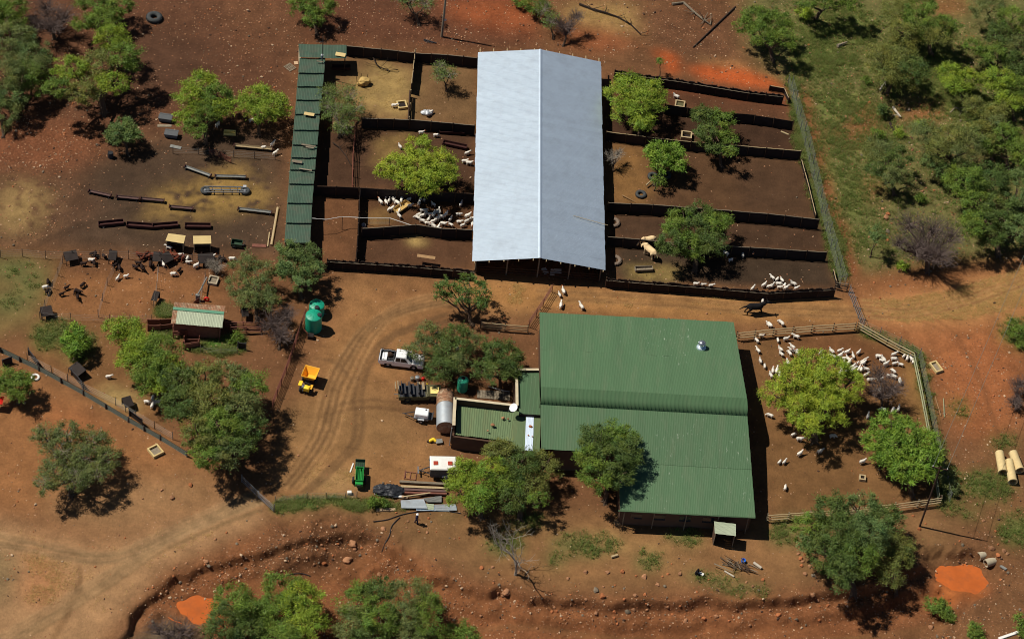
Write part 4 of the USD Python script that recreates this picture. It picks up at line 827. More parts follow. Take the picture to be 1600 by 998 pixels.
fence('yard_gate', 'brown pipe gate between the silver barn and the green shed', 'gate', [(864, 445), (850, 468), (828, 500)], 1.3, 'pipe', post='red_pipe', rail='red_timber', rails=4, rr=.035)
fence('wire_fence', 'wire fence in the shade of the two bright trees with grazing white goats', 'fence', [(270, 230), (310, 231), (365, 236), (430, 240)], 1.1, 'wire', post='steel_dark', step=3)
fence('cattle_race', 'red timber race leading out of the hut to the east', 'race', [(352, 501), (380, 502), (412, 502)], 1.1, 'rails', post='red_pipe', rail='red_timber', rails=3, rr=.06)
fence('cattle_race', 'near side red timber race east of the hut', 'race', [(360, 509), (385, 510), (408, 509)], 1.1, 'rails', post='red_pipe', rail='red_timber', rails=3, rr=.06)
fence('cattle_race', 'red timber race leading into the hut from the west, far side', 'race', [(231, 499), (250, 499), (268, 498)], 1.0, 'sheet', post='red_pipe', m='red_timber', rail='red_timber', step=1.6)
fence('cattle_race', 'red timber race leading into the hut from the west, near side', 'race', [(231, 508), (250, 508), (272, 506)], 1.0, 'sheet', post='red_pipe', m='red_timber', rail='red_timber', step=1.6)
fence('loading_ramp', 'red timber pen in front of the hut, upper', 'ramp', [(270, 508), (291, 510), (291, 517), (271, 519)], 1.0, 'rails', post='red_pipe', rail='red_timber', rails=4, rr=.06, step=1.6)
fence('loading_ramp', 'red timber pen in front of the hut, lower with three tall posts', 'ramp', [(288, 530), (311, 530), (311, 534), (287, 538), (288, 530)], .9, 'sheet', post='red_pipe', m='red_timber', rail='red_timber', step=1.6, extra=.6)
for a, b, c, d, lb in (((44, 545), (60, 566), 1, 1, 'dark metal gate leaf folded open, nearest the left end of the netted lane'), ((111, 576), (128, 596), 1, 1, 'dark metal gate leaf in the middle of the netted lane'), ((202, 640), (222, 655), 1, 1, 'dark metal gate leaf near the right end of the netted lane'), ((372, 535), (384, 537), 1, 1, 'dark gate leaf at the corner of the hut fence'), ((4, 562), (18, 557), 1, 1, 'dark gate leaf at the far left below the netted lane')):
    fence('gate_leaf', lb, 'gate', [a, b], 1.1, 'sheet', post='steel_dark', m='dark_sheet', rail='steel_dark')
for px, lb in (([(101, 402), (121, 398)], 'dark lean shelter board, leftmost in the goat paddocks'), ([(170, 399), (182, 400)], 'dark lean shelter board between two crowds of goats'), ([(239, 401), (252, 402)], 'dark lean shelter board, left of two among the brown goats'), ([(254, 406), (268, 399)], 'dark slanting shelter board, right of two among the brown goats'), ([(310, 405), (334, 403)], 'dark lean shelter board by the grey bush'), ([(64, 488), (82, 485)], 'dark shelter at the west end of the hut fence'), ([(238, 462), (247, 464)], 'dark board at the corner of the grass beside the hut'), ([(193, 630), (207, 626)], 'dark shelter board beside the netted lane, near white animals'), ([(113, 570), (127, 584)], 'dark shelter board in the patchy tree shade'), ([(377, 488), (388, 487)], 'dark board between the hut and the grey bushes')):
    a, b = (P(*p, .9) * [1, 1, 0] for p in px); d = unit(b - a); n = np.array([-d[1], d[0], 0]); n = n if n[1] > 0 else -n
    t = thing('lean_shelter', lb, 'shelter', (a + b) / 2)
    lo = [a - n * .6, b - n * .6, b + n * .7, a + n * .7]
    part(t, 'roof', hexa([lo[0] + up3 * .75, lo[1] + up3 * .75, lo[2] + up3 * 1.05, lo[3] + up3 * 1.05], [lo[0] + up3 * .8, lo[1] + up3 * .8, lo[2] + up3 * 1.1, lo[3] + up3 * 1.1]), 'dark_sheet')
    for x, z in zip(lo, (.75, .75, 1.05, 1.05)): part(t, 'leg', tube([x * .96 + (a + b) / 2 * .04, x * .96 + (a + b) / 2 * .04 + up3 * z], .04, 5), 'timber_dark')
    part(t, 'back', bar(lo[3] + up3 * .5, lo[2] + up3 * .5, .04, .9), 'dark_sheet')
# utility poles, dark bar for a shadow line, wires
def pole(u, v, tu, tv_, h, r, label, cross=True, m='timber_grey'):
    b = G(u, v); t = thing('utility_pole', label, 'pole', b); top = b + [0, 0, h]; top = P(tu, tv_, b[2] + h)
    part(t, 'pole', tube([b - [0, 0, .2], (b + top) / 2, top], [r, r * .85, r * .7], 9), m)
    if cross:
        part(t, 'crossarm', bar(top + [-.9, .1, -.4], top + [.9, -.1, -.4], .1, .12), m)
        for k in (-.8, 0, .8): part(t, 'insulator', lathe([(0, .0), (.05, .0), (.07, .1), (.03, .18), (0, .2)], 8, top + [k, -.1 * k, -.3]), 'white_dusty')
    return top
t1 = pole(690, 58, 700, -38, 10, .17, 'thick grey utility pole standing north of the pens with a white tag')
tag(part(None, 'pole_tag', box(P(694.5, 32, 2.6) + [0, -.2, .2], [.5, .06, .3], .4), 'silver_paint'), 'white metal tag fixed to the thick grey utility pole', 'tag')
t2 = pole(1437, 822, 1470, 728, 10.3, .12, 'slim dark pole leaning beside the orange pool and the corral corner', True, 'timber_dark')
for k in (-.8, .8):
    e = P(1640, 330, 8.0) + [k, 0, 0]; s = t2 + [k, 0, -.2]; ts = np.linspace(0, 1, 16)[:, None]
    tag(part(None, 'power_line', tube(s + (e - s) * ts - [0, 0, 1] * (6 * ts * (1 - ts)) * .5, .022, 4, False), 'mesh_wire'), 'thin power line running from the slim dark pole to the upper right, %s strand' % ('left' if k < 0 else 'right'), 'power line')
b = G(1083, 75); e = P(1149, 11, .15); tag(part(None, 'fallen_pole', tube([b + [0, 0, .1], (b + e) / 2 + [0, 0, .1], e], [.08, .1, .12], 7), 'bark_dark'), 'long dark bar in place of a shadow line across the bare slope at the top', 'shadow bar')  # solid dark bar laid where a shadow line crosses the slope

# ------------------------------------------------------------------ trees and bushes
LEAF = {  # albedo, leaf length, leaves per square metre of crown, clump spread
    'bright': (lin(120, 140, 48), .20, 420, .36), 'lime': (lin(134, 150, 50), .20, 420, .34), 'green': (lin(96, 118, 48), .20, 420, .34), 'broad': (lin(106, 134, 50), .28, 300, .38),
    'dark': (lin(80, 98, 48), .20, 440, .34), 'grey': (lin(100, 110, 64), .17, 420, .34), 'olive': (lin(108, 114, 58), .18, 400, .36), 'sage': (lin(94, 114, 66), .19, 440, .30), 'sparse': (lin(98, 114, 60), .18, 190, .42), 'thin': (lin(80, 102, 48), .24, 170, .30)}
TWIG = {'purple': ('twig_purple', .022, 90), 'ash': ('twig_grey', .018, 60), 'pale': ('twig_pale', .02, 60)}
PXM = 13.3
def crown_mesh(lobes, kind, seed):
    kinds = kind if isinstance(kind, tuple) else (kind,); ll = LEAF[kinds[0]][1]; r = np.random.default_rng(seed); C, Nn, Tn, CC, OF = [], [], [], [], []
    for li, (c, R) in enumerate(lobes):
        col, _, dens, spread = LEAF[kinds[li % len(kinds)]]
        ncl = max(9, int(9.0 * R * R + 10)); n = int(dens * math.pi * R * R); per = max(4, n // ncl)
        d = r.normal(size=(ncl, 3)); d[:, 2] = np.abs(d[:, 2]) * 1.05 - .38; d /= np.linalg.norm(d, axis=1, keepdims=True)
        rad = R * np.where(r.uniform(size=ncl) < .14, r.uniform(1.0, 1.2, ncl), r.uniform(.4, 1.0, ncl) ** .6); cc = c + d * rad[:, None] * [1, 1, .78]
        k = per; sg = np.maximum(spread * (.42 + .18 * R), .16) * r.uniform(.55, 1.4, ncl)
        off = r.normal(size=(ncl, k, 3)) * sg[:, None, None] * [1, 1, .55]
        p = (cc[:, None] + off).reshape(-1, 3); out = unit_rows(p - c + [0, 0, .3 * R])
        nn = unit_rows(out * .7 + r.normal(size=p.shape) * .55 + [0, 0, .35]); tone = np.repeat(r.normal(1, .13, ncl), k) * r.normal(1, .16, len(p))
        hue = np.repeat(r.normal(0, .07, ncl), k) + r.normal(0, .05, len(p))
        OF.append((off / np.linalg.norm(off, axis=-1, keepdims=True)).reshape(-1, 3)); CC.append(np.tile(col, (len(p), 1))); C.append(p); Nn.append(nn); Tn.append(np.stack([tone * (1 + hue), tone, tone * (1 - hue)], 1))
    p, n, t, cols = np.vstack(C), np.vstack(Nn), np.vstack(Tn), np.vstack(CC); m = len(p)
    a = unit_rows(np.vstack(OF) * .9 + r.normal(size=(m, 3)) * .5); b = unit_rows(np.cross(n, a)); L = ll * 1.25 * r.uniform(.6, 1.35, m)[:, None]
    w = L * .15; v = np.stack([p - a * L * .5 - b * w, p - a * L * .4 + b * w, p + a * L * .6], 1).reshape(-1, 3)
    f = np.arange(m * 3).reshape(-1, 3)
    return v, f, np.repeat(np.clip(cols * t * [1.22, 1.18, 1.05], .004, .7), 3, 0)
def unit_rows(x): return x / np.maximum(np.linalg.norm(x, axis=-1, keepdims=True), 1e-9)
def limb(p, q, r0, r1, r, wob=.12, n=4):
    p, q = np.asarray(p, float), np.asarray(q, float); t = np.linspace(0, 1, n)[:, None]; L = np.linalg.norm(q - p)
    pts = p + (q - p) * t + r.normal(size=(n, 3)) * wob * L * .35 * np.sin(np.pi * t)
    return pts, np.linspace(r0, r1, n)
def twigs(c, R, kind, seed, roots, amount=1.0):
    """Leafless crown: limbs that fork again and again inside the crown's outline."""
    r = np.random.default_rng(seed); l = []; _, th, cnt = TWIG[kind]
    n = int(cnt * amount * max(1, R * .6))
    for _i in range(n):
        d = r.normal(size=3); d[2] = abs(d[2]) * .9 - .1; d /= np.linalg.norm(d)
        a = roots[int(r.integers(len(roots)))]; e = c + d * R * r.uniform(.55, 1.05) * [1, 1, .75]
        pts, rr = limb(a, e, th * 1.3, th * .5, r, .2, 4); l.append(tube(pts, rr, 3, False))
        for _k in range(5):
            s = pts[int(r.integers(1, 4))]; x = s + (r.normal(size=3) * .35 + d * .35) * max(.5, R * .35)
            l.append(tube([s, (s + x) / 2 + r.normal(size=3) * .06, x], [th * .7, th * .5, th * .3], 3, False))
    return l
TREES = 0
def tree(name, label, kind, lobes, base=None, zc=None, extra=None, group=None, bark='bark', cat=None, shrub=False):
    """lobes: (u, v, radius in photo pixels[, height]) of the crown's rounded masses."""
    global TREES; TREES += 1; r = np.random.default_rng(1000 + TREES)
    rm = max(l[2] for l in lobes) / PXM; us = np.array([l[0] for l in lobes], float); vs = np.array([l[1] for l in lobes], float)
    span = max(np.ptp(us), 0) / PXM / 2 + rm
    z = zc if zc is not None else (.75 * rm + .1 if shrub else .55 * span + 1.2)
    g0 = G(us.mean(), vs.mean() + z * 9.0); b = G(*base) if base else g0
    L = []
    for l in lobes:
        zz = l[3] if len(l) > 3 else z + r.uniform(-.25, .35) * rm
        L.append((P(l[0], l[1], b[2] + zz), l[2] / PXM))
    t = thing(name, label, cat or ('bush' if shrub else 'tree'), b, group=group)
    tr = max(.07, .05 * span + .03); fork = b + (np.mean([c for c, _ in L], 0) - b) * .42; trunk = []
    if not shrub:
        pts, rr = limb(b - [0, 0, .2], fork, tr * 1.25, tr * .8, r, .1, 4); trunk.append(tube(pts, rr, 7))
        for k in range(5): 
            a = k / 5 * 6.283 + r.uniform(0, 1); trunk.append(tube([b + [0, 0, .25], b + [math.cos(a) * tr * 2.2, math.sin(a) * tr * 2.2, -.08]], [tr * .6, tr * .2], 5))
    for c, R in L:
        o = fork if not shrub else b; q = c - [0, 0, R * .25]; pts, rr = limb(o, q, tr * .62, tr * .3, r, .16, 5); trunk.append(tube(pts, rr, 6))
        for k in range(5 if not shrub else 3):
            d = r.normal(size=3); d[2] = abs(d[2]) * .6; e = c + unit(d) * R * r.uniform(.6, .95); s = pts[int(r.integers(2, 5))]
            p2, r2 = limb(s, e, tr * .3, tr * .08, r, .2, 4); trunk.append(tube(p2, r2, 5))
    part(t, 'trunk' if not shrub else 'stems', trunk, bark)
    if isinstance(kind, str) and kind in TWIG:
        part(t, 'crown', sum((twigs(c, R, kind, 77 + TREES + i, [fork, c - [0, 0, R * .4], c]) for i, (c, R) in enumerate(L)), []), TWIG[kind][0])
    else:
        v, f, col = crown_mesh(L, kind, 500 + TREES); part(t, 'crown', (v, f), 'leaf', col=col)
        if extra: part(t, 'bare_twigs', sum((twigs(c, R, extra, 900 + TREES + i, [c - [0, 0, R * .4], c], .5) for i, (c, R) in enumerate(L)), []), TWIG[extra][0])
    return t
T = tree
# upper left thicket
T('bush_tree', 'large grey green tree at the left edge near the top', ('grey', 'sage', 'green'), [(14, 62, 36), (46, 88, 34), (44, 122, 34), (8, 118, 36), (20, 150, 26), (0, 30, 30), (60, 105, 22)], (24, 185))
T('bush_tree', 'small green tree cut by the top left corner', 'green', [(18, 8, 26), (-10, 20, 24)])
T('bare_tree', 'leafless purple grey tree near the top left corner', 'purple', [(72, 14, 30), (100, 28, 26), (60, 38, 24), (85, 42, 20)], (85, 62))
T('thorn_tree', 'bright green tree cut by the top edge left of the large tyre', 'green', [(145, 5, 28), (185, 8, 26), (160, 32, 26), (130, 35, 18)], (170, 62))
T('thorn_tree', 'broad olive green tree south west of the large tyre', ('bright', 'green', 'olive'), [(175, 62, 28), (195, 90, 26), (155, 105, 32), (110, 110, 26), (90, 140, 22), (130, 145, 26), (175, 130, 24), (210, 100, 14)], (163, 178))
T('round_tree', 'small round grey green tree standing alone on the left', 'sage', [(192, 207, 25), (180, 212, 15), (205, 212, 15), (192, 194, 15)], (200, 240), 2.6)
T('thorn_tree', 'bright green tree north of the pipe feeders, left of two', ('bright', 'green'), [(315, 130, 26), (340, 150, 24), (300, 155, 26), (325, 175, 26), (290, 185, 18), (305, 200, 18), (345, 170, 20)], (322, 225))
T('thorn_tree', 'bright green tree north of the pipe feeders, right of two', 'bright', [(405, 152, 26), (382, 165, 20), (430, 165, 24), (408, 178, 20)], (405, 212))
T('thorn_tree', 'dark green tree at the top edge left of the utility pole', 'green', [(470, 5, 22), (500, 8, 24), (488, 26, 20)], (495, 55))
T('bare_tree', 'thin leafy grey tree at the top edge beside the utility pole', 'sparse', [(640, 2, 20), (665, 6, 16), (625, -5, 14)], (655, 40), extra='ash')
T('grey_bush', 'grey twiggy bush with a little green behind the silver barn ridge', 'sparse', [(862, 32, 16), (850, 15, 18)], (865, 62), extra='ash')
T('bare_bush', 'spreading grey bare bush behind the north gable of the silver barn', 'purple', [(880, 40, 22), (900, 25, 16)], (880, 72))
T('green_bush', 'low green bush at the top edge above the silver barn', 'green', [(838, 8, 20), (812, 2, 14)], shrub=True)
T('thorn_tree', 'mid green tree at the top of the slope right of the fallen pole', 'green', [(1180, 30, 28), (1215, 35, 26), (1190, 58, 26), (1225, 62, 20), (1165, 40, 18)], (1208, 96))
T('thorn_tree', 'dark green tree cut by the top edge on the slope', 'green', [(1262, 2, 22), (1300, -4, 26), (1335, 2, 20)], (1272, 30), 4.5)
T('thorn_tree', 'wide olive tree on the slope near the top edge', ('olive', 'green'), [(1405, 20, 32), (1440, 36, 36), (1462, 52, 30), (1480, 40, 22), (1415, 50, 26), (1440, 10, 26)], (1456, 86))
T('thorn_tree', 'brownish olive tree on the slope beside the pale dead trunk', ('olive', 'olive', 'dark'), [(1376, 92, 28), (1405, 92, 30), (1428, 110, 26), (1388, 115, 28), (1410, 125, 22)], (1386, 147))
T('thorn_tree', 'bright small tree on the slope right of the brownish olive one', 'bright', [(1485, 112, 20), (1510, 125, 22), (1490, 135, 18)], (1505, 160))
T('bush_tree', 'grey green tree near the top right corner', ('grey', 'green', 'dark'), [(1545, 15, 34), (1580, 30, 28), (1560, 55, 26), (1590, 70, 20)], (1560, 95))
T('thorn_tree', 'bright tree at the right edge below the corner tree', ('bright', 'green'), [(1560, 125, 28), (1590, 135, 26), (1575, 160, 24)], (1585, 190))
T('thorn_tree', 'dull olive low tree in the right thicket', 'olive', [(1520, 165, 20), (1545, 185, 22), (1560, 170, 18)], (1545, 210))
T('bush_tree', 'grey olive bushy tree on the slope above the purple bush', ('grey', 'dark'), [(1375, 235, 26), (1405, 245, 22), (1390, 275, 22), (1368, 265, 18), (1410, 275, 16)], (1398, 305))
T('bush_tree', 'pale grey olive tree in the middle of the right slope', ('grey', 'olive'), [(1445, 210, 30), (1485, 215, 32), (1515, 225, 24), (1465, 235, 22), (1500, 240, 20)], (1490, 270))
T('thorn_tree', 'green tree in the right thicket above the largest tree', 'green', [(1570, 215, 26), (1540, 225, 20), (1600, 240, 26)], (1575, 265))
T('large_tree', 'largest dense green tree on the right edge above the track', ('green', 'dark', 'sage'), [(1510, 285, 34), (1550, 285, 32), (1590, 295, 34), (1525, 320, 32), (1565, 335, 34), (1595, 360, 28), (1520, 355, 24), (1548, 370, 22)], (1560, 400))
T('bare_bush', 'large purple grey leafless bush beside the track on the right', 'purple', [(1420, 350, 30), (1455, 360, 34), (1485, 370, 30), (1430, 390, 30), (1470, 400, 30), (1405, 380, 18)], (1450, 425))
T('small_tree', 'small slender tree with a bare stem left of the purple bush', 'sage', [(1369, 364, 13), (1373, 372, 10)], (1359, 402), 3.6)
T('bare_bush', 'grey bare bush at the right edge above the concrete pipes', 'purple', [(1592, 600, 18), (1585, 630, 14)], shrub=True)
T('green_bush', 'low green bushes at the right edge beside the track', 'green', [(1590, 520, 14), (1580, 505, 8), (1597, 540, 10)], shrub=True)
for i, (u, v, r_, lb) in enumerate(((1405, 207, 9, 'small bright bush below the slope stones'), (1370, 208, 9, 'small green bush beside the dead trunk on the slope'), (1378, 172, 12, 'thin dark bush above the dead trunk on the slope'), (1440, 195, 10, 'small bright bush left of the pale olive tree'), (1435, 308, 8, 'tiny green bush above the purple bush'), (1520, 195, 12, 'dark bush in the right thicket under the olive tree'), (1410, 415, 9, 'tiny green bush under the purple bush'), (1352, 125, 7, 'tiny bright bush left of the brownish olive tree'), (1540, 100, 12, 'dark green bush below the corner tree'), (1255, 20, 14, 'dark bush beside the tree cut by the top edge'))):
    T('green_bush', lb, ('bright', 'green', 'dark')[i % 3], [(u, v, r_), (u + 6, v + 3, r_ * .7)], shrub=True)
T('thorn_tree', 'olive scrub tree filling the gap in the right thicket below the bright one', ('olive', 'grey'), [(1530, 205, 22), (1560, 195, 20), (1545, 225, 22)], (1550, 250))
T('bush_tree', 'green scrub tree at the right edge of the thicket below the corner tree', ('green', 'dark'), [(1555, 85, 22), (1590, 100, 24), (1520, 75, 18)], (1565, 120))
T('bush_tree', 'dark scrub tree between the thicket and the largest tree', ('dark', 'sage'), [(1480, 265, 20), (1455, 250, 18), (1500, 262, 18)], (1480, 292))
T('bush_tree', 'grey green scrub tree at the left edge under the large one', ('grey', 'dark'), [(10, 175, 26), (-10, 150, 26)], (5, 215))
T('bush_tree', 'green scrub tree joining the corner tree at the top left', ('green', 'grey'), [(20, 40, 24), (40, 55, 20)], (35, 80))
T('bare_bush', 'grey purple thorny bush in the bottom left gully', 'purple', [(250, 985, 22), (285, 985, 22)], (270, 1000), shrub=True)
# in and round the pens
T('sparse_tree', 'sparse thin leaved tree leaning over the stepped green roof', 'sparse', [(520, 148, 22), (545, 150, 20), (525, 175, 22), (552, 172, 20), (535, 198, 18), (512, 165, 14)], (530, 215), extra='ash')
T('thorn_tree', 'bright spreading tree over the crowded goat pen', 'lime', [(655, 232, 24), (620, 262, 26), (655, 262, 32), (690, 258, 26), (665, 285, 26), (700, 275, 20), (600, 268, 16), (635, 282, 20)], (662, 312), 3.6)
T('small_tree', 'small sparse tree in the pen beside the silver barn', 'sparse', [(687, 106, 14), (690, 118, 15), (703, 116, 13)], (698, 143), 2.6, extra='ash')
T('thorn_tree', 'bright tree beside the north east corner of the silver barn', 'bright', [(985, 135, 26), (1015, 145, 26), (965, 150, 22), (1000, 165, 28), (975, 175, 20), (1005, 192, 18), (1025, 160, 18)], (1000, 215))
T('leafy_tree', 'mid green tree between the two square frames and the far wall', ('dark', 'green'), [(1100, 185, 22), (1125, 190, 24), (1105, 208, 20), (1138, 215, 16), (1115, 230, 16), (1140, 235, 12)], (1128, 262))
T('leafy_tree', 'green tree with old tyres at its foot in the largest east pen', 'broad', [(1030, 238, 20), (1050, 240, 20), (1035, 255, 18), (1060, 258, 13), (1016, 240, 12)], (1022, 290))
T('leafy_tree', 'broad green tree beside the two cream cattle', ('dark', 'green'), [(1095, 330, 20), (1060, 350, 24), (1090, 360, 28), (1120, 352, 22), (1045, 380, 22), (1080, 385, 24), (1110, 382, 24), (1135, 345, 12)], (1085, 425), 3.4)
T('bare_bush', 'pale grey bare bush against the east wall of the silver barn', 'ash', [(955, 246, 14), (966, 240, 11)], (958, 268), 1.8)
T('sapling', 'tiny sapling at the north wall of the east pens', 'green', [(1032, 96, 6)], (1031, 121), 2.3)
T('sapling', 'small green stub tree beside the fallen log in the east pen', 'green', [(1029, 281, 10)], (1022, 298), 1.6)
T('bush_tree', 'grey green tree at the south end of the stepped green roof', 'sage', [(450, 395, 22), (480, 400, 24), (462, 418, 26), (490, 422, 18), (445, 422, 16), (475, 438, 18)], (470, 468))
T('bush_tree', 'grey green tree west of the green water tanks', 'grey', [(380, 415, 22), (410, 425, 20), (372, 445, 20), (405, 455, 24), (418, 470, 18), (388, 470, 16)], (402, 500))
T('bare_tree', 'dark leafless tree between the hut race and the green water tanks', 'purple', [(425, 505, 26), (450, 490, 18), (440, 525, 20)], (436, 545))
T('bare_bush', 'small grey bare bush by the square white trough', 'ash', [(340, 416, 14), (330, 412, 9)], (338, 432), 1.1)
T('leafy_tree', 'dark thinly leaved tree alone in the yard south of the pens', 'thin', [(700, 448, 20), (735, 443, 20), (720, 464, 18), (755, 460, 15), (690, 464, 12), (750, 474, 12)], (738, 508))
T('bush_tree', 'grey green tree over the bonnet of the white pickup', ('grey', 'dark'), [(670, 522, 20), (714, 524, 22), (660, 545, 24), (700, 550, 30), (735, 532, 18), (690, 578, 24), (712, 565, 20)], (700, 585), 2.9)
T('bush_tree', 'dark grey green tree between the pickup tree and the green shed', 'dark', [(770, 548, 22), (795, 555, 22), (780, 580, 24), (755, 575, 16), (800, 580, 14)], (782, 610))
T('thorn_tree', 'bright low tree west of the hut', 'bright', [(180, 515, 20), (205, 512, 20), (195, 530, 16), (215, 525, 14)], (195, 552))
T('thorn_tree', 'bright green tree between the hut and the large dark tree', ('bright', 'green'), [(225, 545, 26), (250, 550, 28), (205, 560, 20), (238, 580, 28), (260, 570, 20), (228, 598, 20), (250, 600, 16)], (245, 625))
T('small_tree', 'small bright tree with patchy shade beside the netted lane', 'broad', [(118, 520, 16), (110, 535, 13), (127, 535, 13), (116, 545, 12)], (115, 564), 1.9)
T('large_tree', 'large grey green and olive tree in the middle left', ('dark', 'olive', 'grey', 'green'), [(285, 595, 28), (320, 590, 28), (360, 595, 30), (390, 605, 26), (280, 635, 28), (325, 630, 34), (375, 635, 32), (340, 670, 34), (385, 670, 26), (310, 680, 26), (350, 705, 26), (320, 712, 22), (375, 700, 20)], (352, 728), 4.6, extra=None)
T('green_bush', 'green tree at the left edge below the netted lane', 'green', [(15, 592, 20), (30, 605, 20), (12, 612, 18), (35, 592, 14)], (28, 632), 2.2)
T('bush_tree', 'thin grey green tree alone on the lower left', 'grey', [(70, 680, 18), (105, 680, 22), (145, 690, 24), (90, 705, 24), (130, 715, 26), (165, 720, 22), (85, 740, 22), (120, 745, 24), (70, 755, 16), (150, 740, 18)], (112, 775), 3.0, extra='ash')
# bottom and right
T('bush_tree', 'green tree at the bottom edge, left of the bottom cluster', ('green', 'dark'), [(365, 940, 28), (350, 975, 28), (395, 955, 26), (385, 990, 28)], (380, 1010))
T('bush_tree', 'bright green tree at the bottom edge beside the leftmost one', ('green', 'bright'), [(440, 925, 30), (470, 940, 28), (430, 960, 28), (480, 975, 28), (445, 995, 28)], (455, 1015))
T('bush_tree', 'green bushy tree at the bottom edge, middle of the bottom cluster', ('green', 'dark', 'grey'), [(560, 940, 30), (590, 925, 22), (550, 975, 28), (595, 965, 28), (575, 1000, 26)], (575, 1015))
T('bush_tree', 'grey green bushy tree at the bottom edge, right in the bottom cluster', ('grey', 'green'), [(640, 930, 30), (665, 945, 24), (630, 965, 26), (665, 980, 24), (640, 1000, 24)], (645, 1015))
T('green_bush', 'small bush at the bottom edge right of the bottom cluster', 'green', [(715, 985, 18), (735, 995, 14)], shrub=True)
T('leafy_tree', 'bright green tree over the pile of roof sheets by the gully', ('bright', 'broad'), [(725, 740, 26), (750, 755, 28), (715, 770, 22), (745, 780, 24), (770, 735, 22)], (752, 810), 3.6)
T('bush_tree', 'olive tree between the bright tree and the green shed', ('olive', 'dark', 'olive', 'green'), [(785, 710, 24), (815, 725, 28), (850, 725, 24), (795, 750, 28), (830, 755, 26), (800, 780, 20), (770, 705, 16), (840, 780, 14)], (812, 812), 3.4)
T('leafy_tree', 'dark green tree overhanging the south roof of the green shed', ('dark', 'green'), [(930, 685, 26), (965, 685, 28), (985, 705, 24), (920, 715, 22), (955, 720, 30), (935, 745, 24), (970, 745, 20)], (945, 785), 5.2)
T('large_tree', 'large dark green tree over the gully at the lower right', ('dark', 'sage', 'dark', 'green'), [(1300, 800, 28), (1345, 800, 30), (1380, 810, 26), (1265, 825, 24), (1310, 835, 34), (1355, 835, 34), (1290, 865, 30), (1335, 870, 34), (1320, 895, 26), (1275, 850, 22)], (1335, 922), 4.4)
T('bush_tree', 'olive tree growing against the right side of the large gully tree', 'olive', [(1395, 850, 24), (1385, 875, 24), (1405, 870, 22), (1390, 900, 18), (1415, 855, 18)], (1400, 930), 3.4)
T('thorn_tree', 'bright yellow green tree among the white goats in the corral', 'lime', [(1265, 565, 22), (1300, 580, 28), (1240, 590, 28), (1275, 605, 34), (1320, 605, 28), (1215, 615, 24), (1250, 640, 28), (1295, 640, 28), (1265, 665, 18), (1335, 590, 14)], (1272, 690), 4.0)
T('leafy_tree', 'bright broad leaved tree on the east rail of the goat corral', 'broad', [(1385, 665, 22), (1415, 675, 24), (1370, 690, 20), (1400, 700, 28), (1440, 690, 26), (1415, 730, 24), (1450, 715, 22), (1440, 740, 18), (1385, 715, 18)], (1425, 775), 3.2)
T('bare_bush', 'grey leafless bush in the goat corral beside the yellow green tree', 'purple', [(1375, 585, 24), (1395, 605, 24), (1360, 610, 20)], (1378, 640), 2.6)
T('green_bush', 'small bright green bush right of the bottom, upper of two', 'green', [(1462, 945, 14), (1475, 955, 14), (1480, 962, 10)], shrub=True)
T('green_bush', 'small bright green bush at the bottom edge, lower of two', 'green', [(1520, 985, 13), (1530, 992, 10)], shrub=True)
T('green_bush', 'small green bush in the bottom right corner', 'green', [(1597, 965, 10), (1600, 985, 12)], shrub=True)
T('green_bush', 'dark weedy bush under the corner of the corral rail', 'grey', [(1480, 745, 14), (1486, 760, 12)], shrub=True)
T('green_bush', 'low green bush on the grass strip beside the covered pile', 'green', [(587, 783, 9), (600, 785, 7), (580, 787, 6)], shrub=True)
T('green_bush', 'small green plants in front of the hut', 'green', [(372, 525, 8), (362, 531, 6)], shrub=True)
for (u, v, d, lb) in (((805, 898), (808, 820), 0, 'white grey dead tree standing on the edge of the gully'),):
    b = G(*u); t = thing('dead_tree', lb, 'tree', b); r = np.random.default_rng(5); l = []
    def fork_(p, d, L, rad, depth):
        e = p + d * L; pts, rr = limb(p, e, rad, rad * .68, r, .12, 4); l.append(tube(pts, rr, 5 if depth > 1 else 3, depth > 2))
        if depth:
            for _ in range(3 if depth > 2 else 3):
                n = r.normal(size=3); nd = unit(d * .9 + n * .55 + [0, 0, .25]); fork_(pts[-1 if _ else -2], nd, L * r.uniform(.6, .85), rad * .58, depth - 1)
    fork_(b - [0, 0, .2], unit([.0, .06, 1]), 2.5, .17, 5); part(t, 'branches', l, 'twig_grey')
def deadwood(name, label, pts, r0, m, cat='fallen branch', z=.15, kids=5, seed=1):
    r = np.random.default_rng(seed); q = [G(u, v) + [0, 0, z + .15 * r.uniform()] for u, v in pts]; t = thing(name, label, cat, q[0]); l = [tube(q, np.linspace(r0, r0 * .4, len(q)), 6)]
    for k in range(kids):
        i = int(r.integers(1, len(q))); d = unit(np.append(r.normal(size=2), .3)); e = q[i] + d * r.uniform(.8, 1.8); l.append(tube([q[i], (q[i] + e) / 2 + r.normal(size=3) * .1, e], [r0 * .4, r0 * .3, r0 * .15], 4))
    part(t, 'branches', l, m)
deadwood('dead_branch', 'dark fallen branch across the straw at the top', [(905, 8), (925, 16), (945, 22), (965, 28), (985, 40), (1000, 55)], .16, 'bark_dark', seed=2, kids=8)
deadwood('dead_branch', 'grey fallen tree near the top edge left of the long dark bar', [(1050, 8), (1068, 6), (1085, 22), (1100, 34), (1110, 40)], .2, 'timber_grey', seed=3, kids=8)
deadwood('dead_branch', 'dark bare branch lying in the straw pen', [(583, 92), (588, 103), (594, 108), (608, 112), (622, 111)], .1, 'bark_dark', seed=4, kids=7)
deadwood('dead_branch', 'dark dead branch beside the red pipe fence in the west pen', [(520, 225), (530, 232), (540, 245), (548, 260)], .09, 'bark_dark', seed=6)
deadwood('fallen_log', 'pale forked dead tree stump standing on the slope', [(1374, 146), (1378, 138), (1386, 129)], .14, 'twig_pale', 'dead trunk', .5, 3, 7)
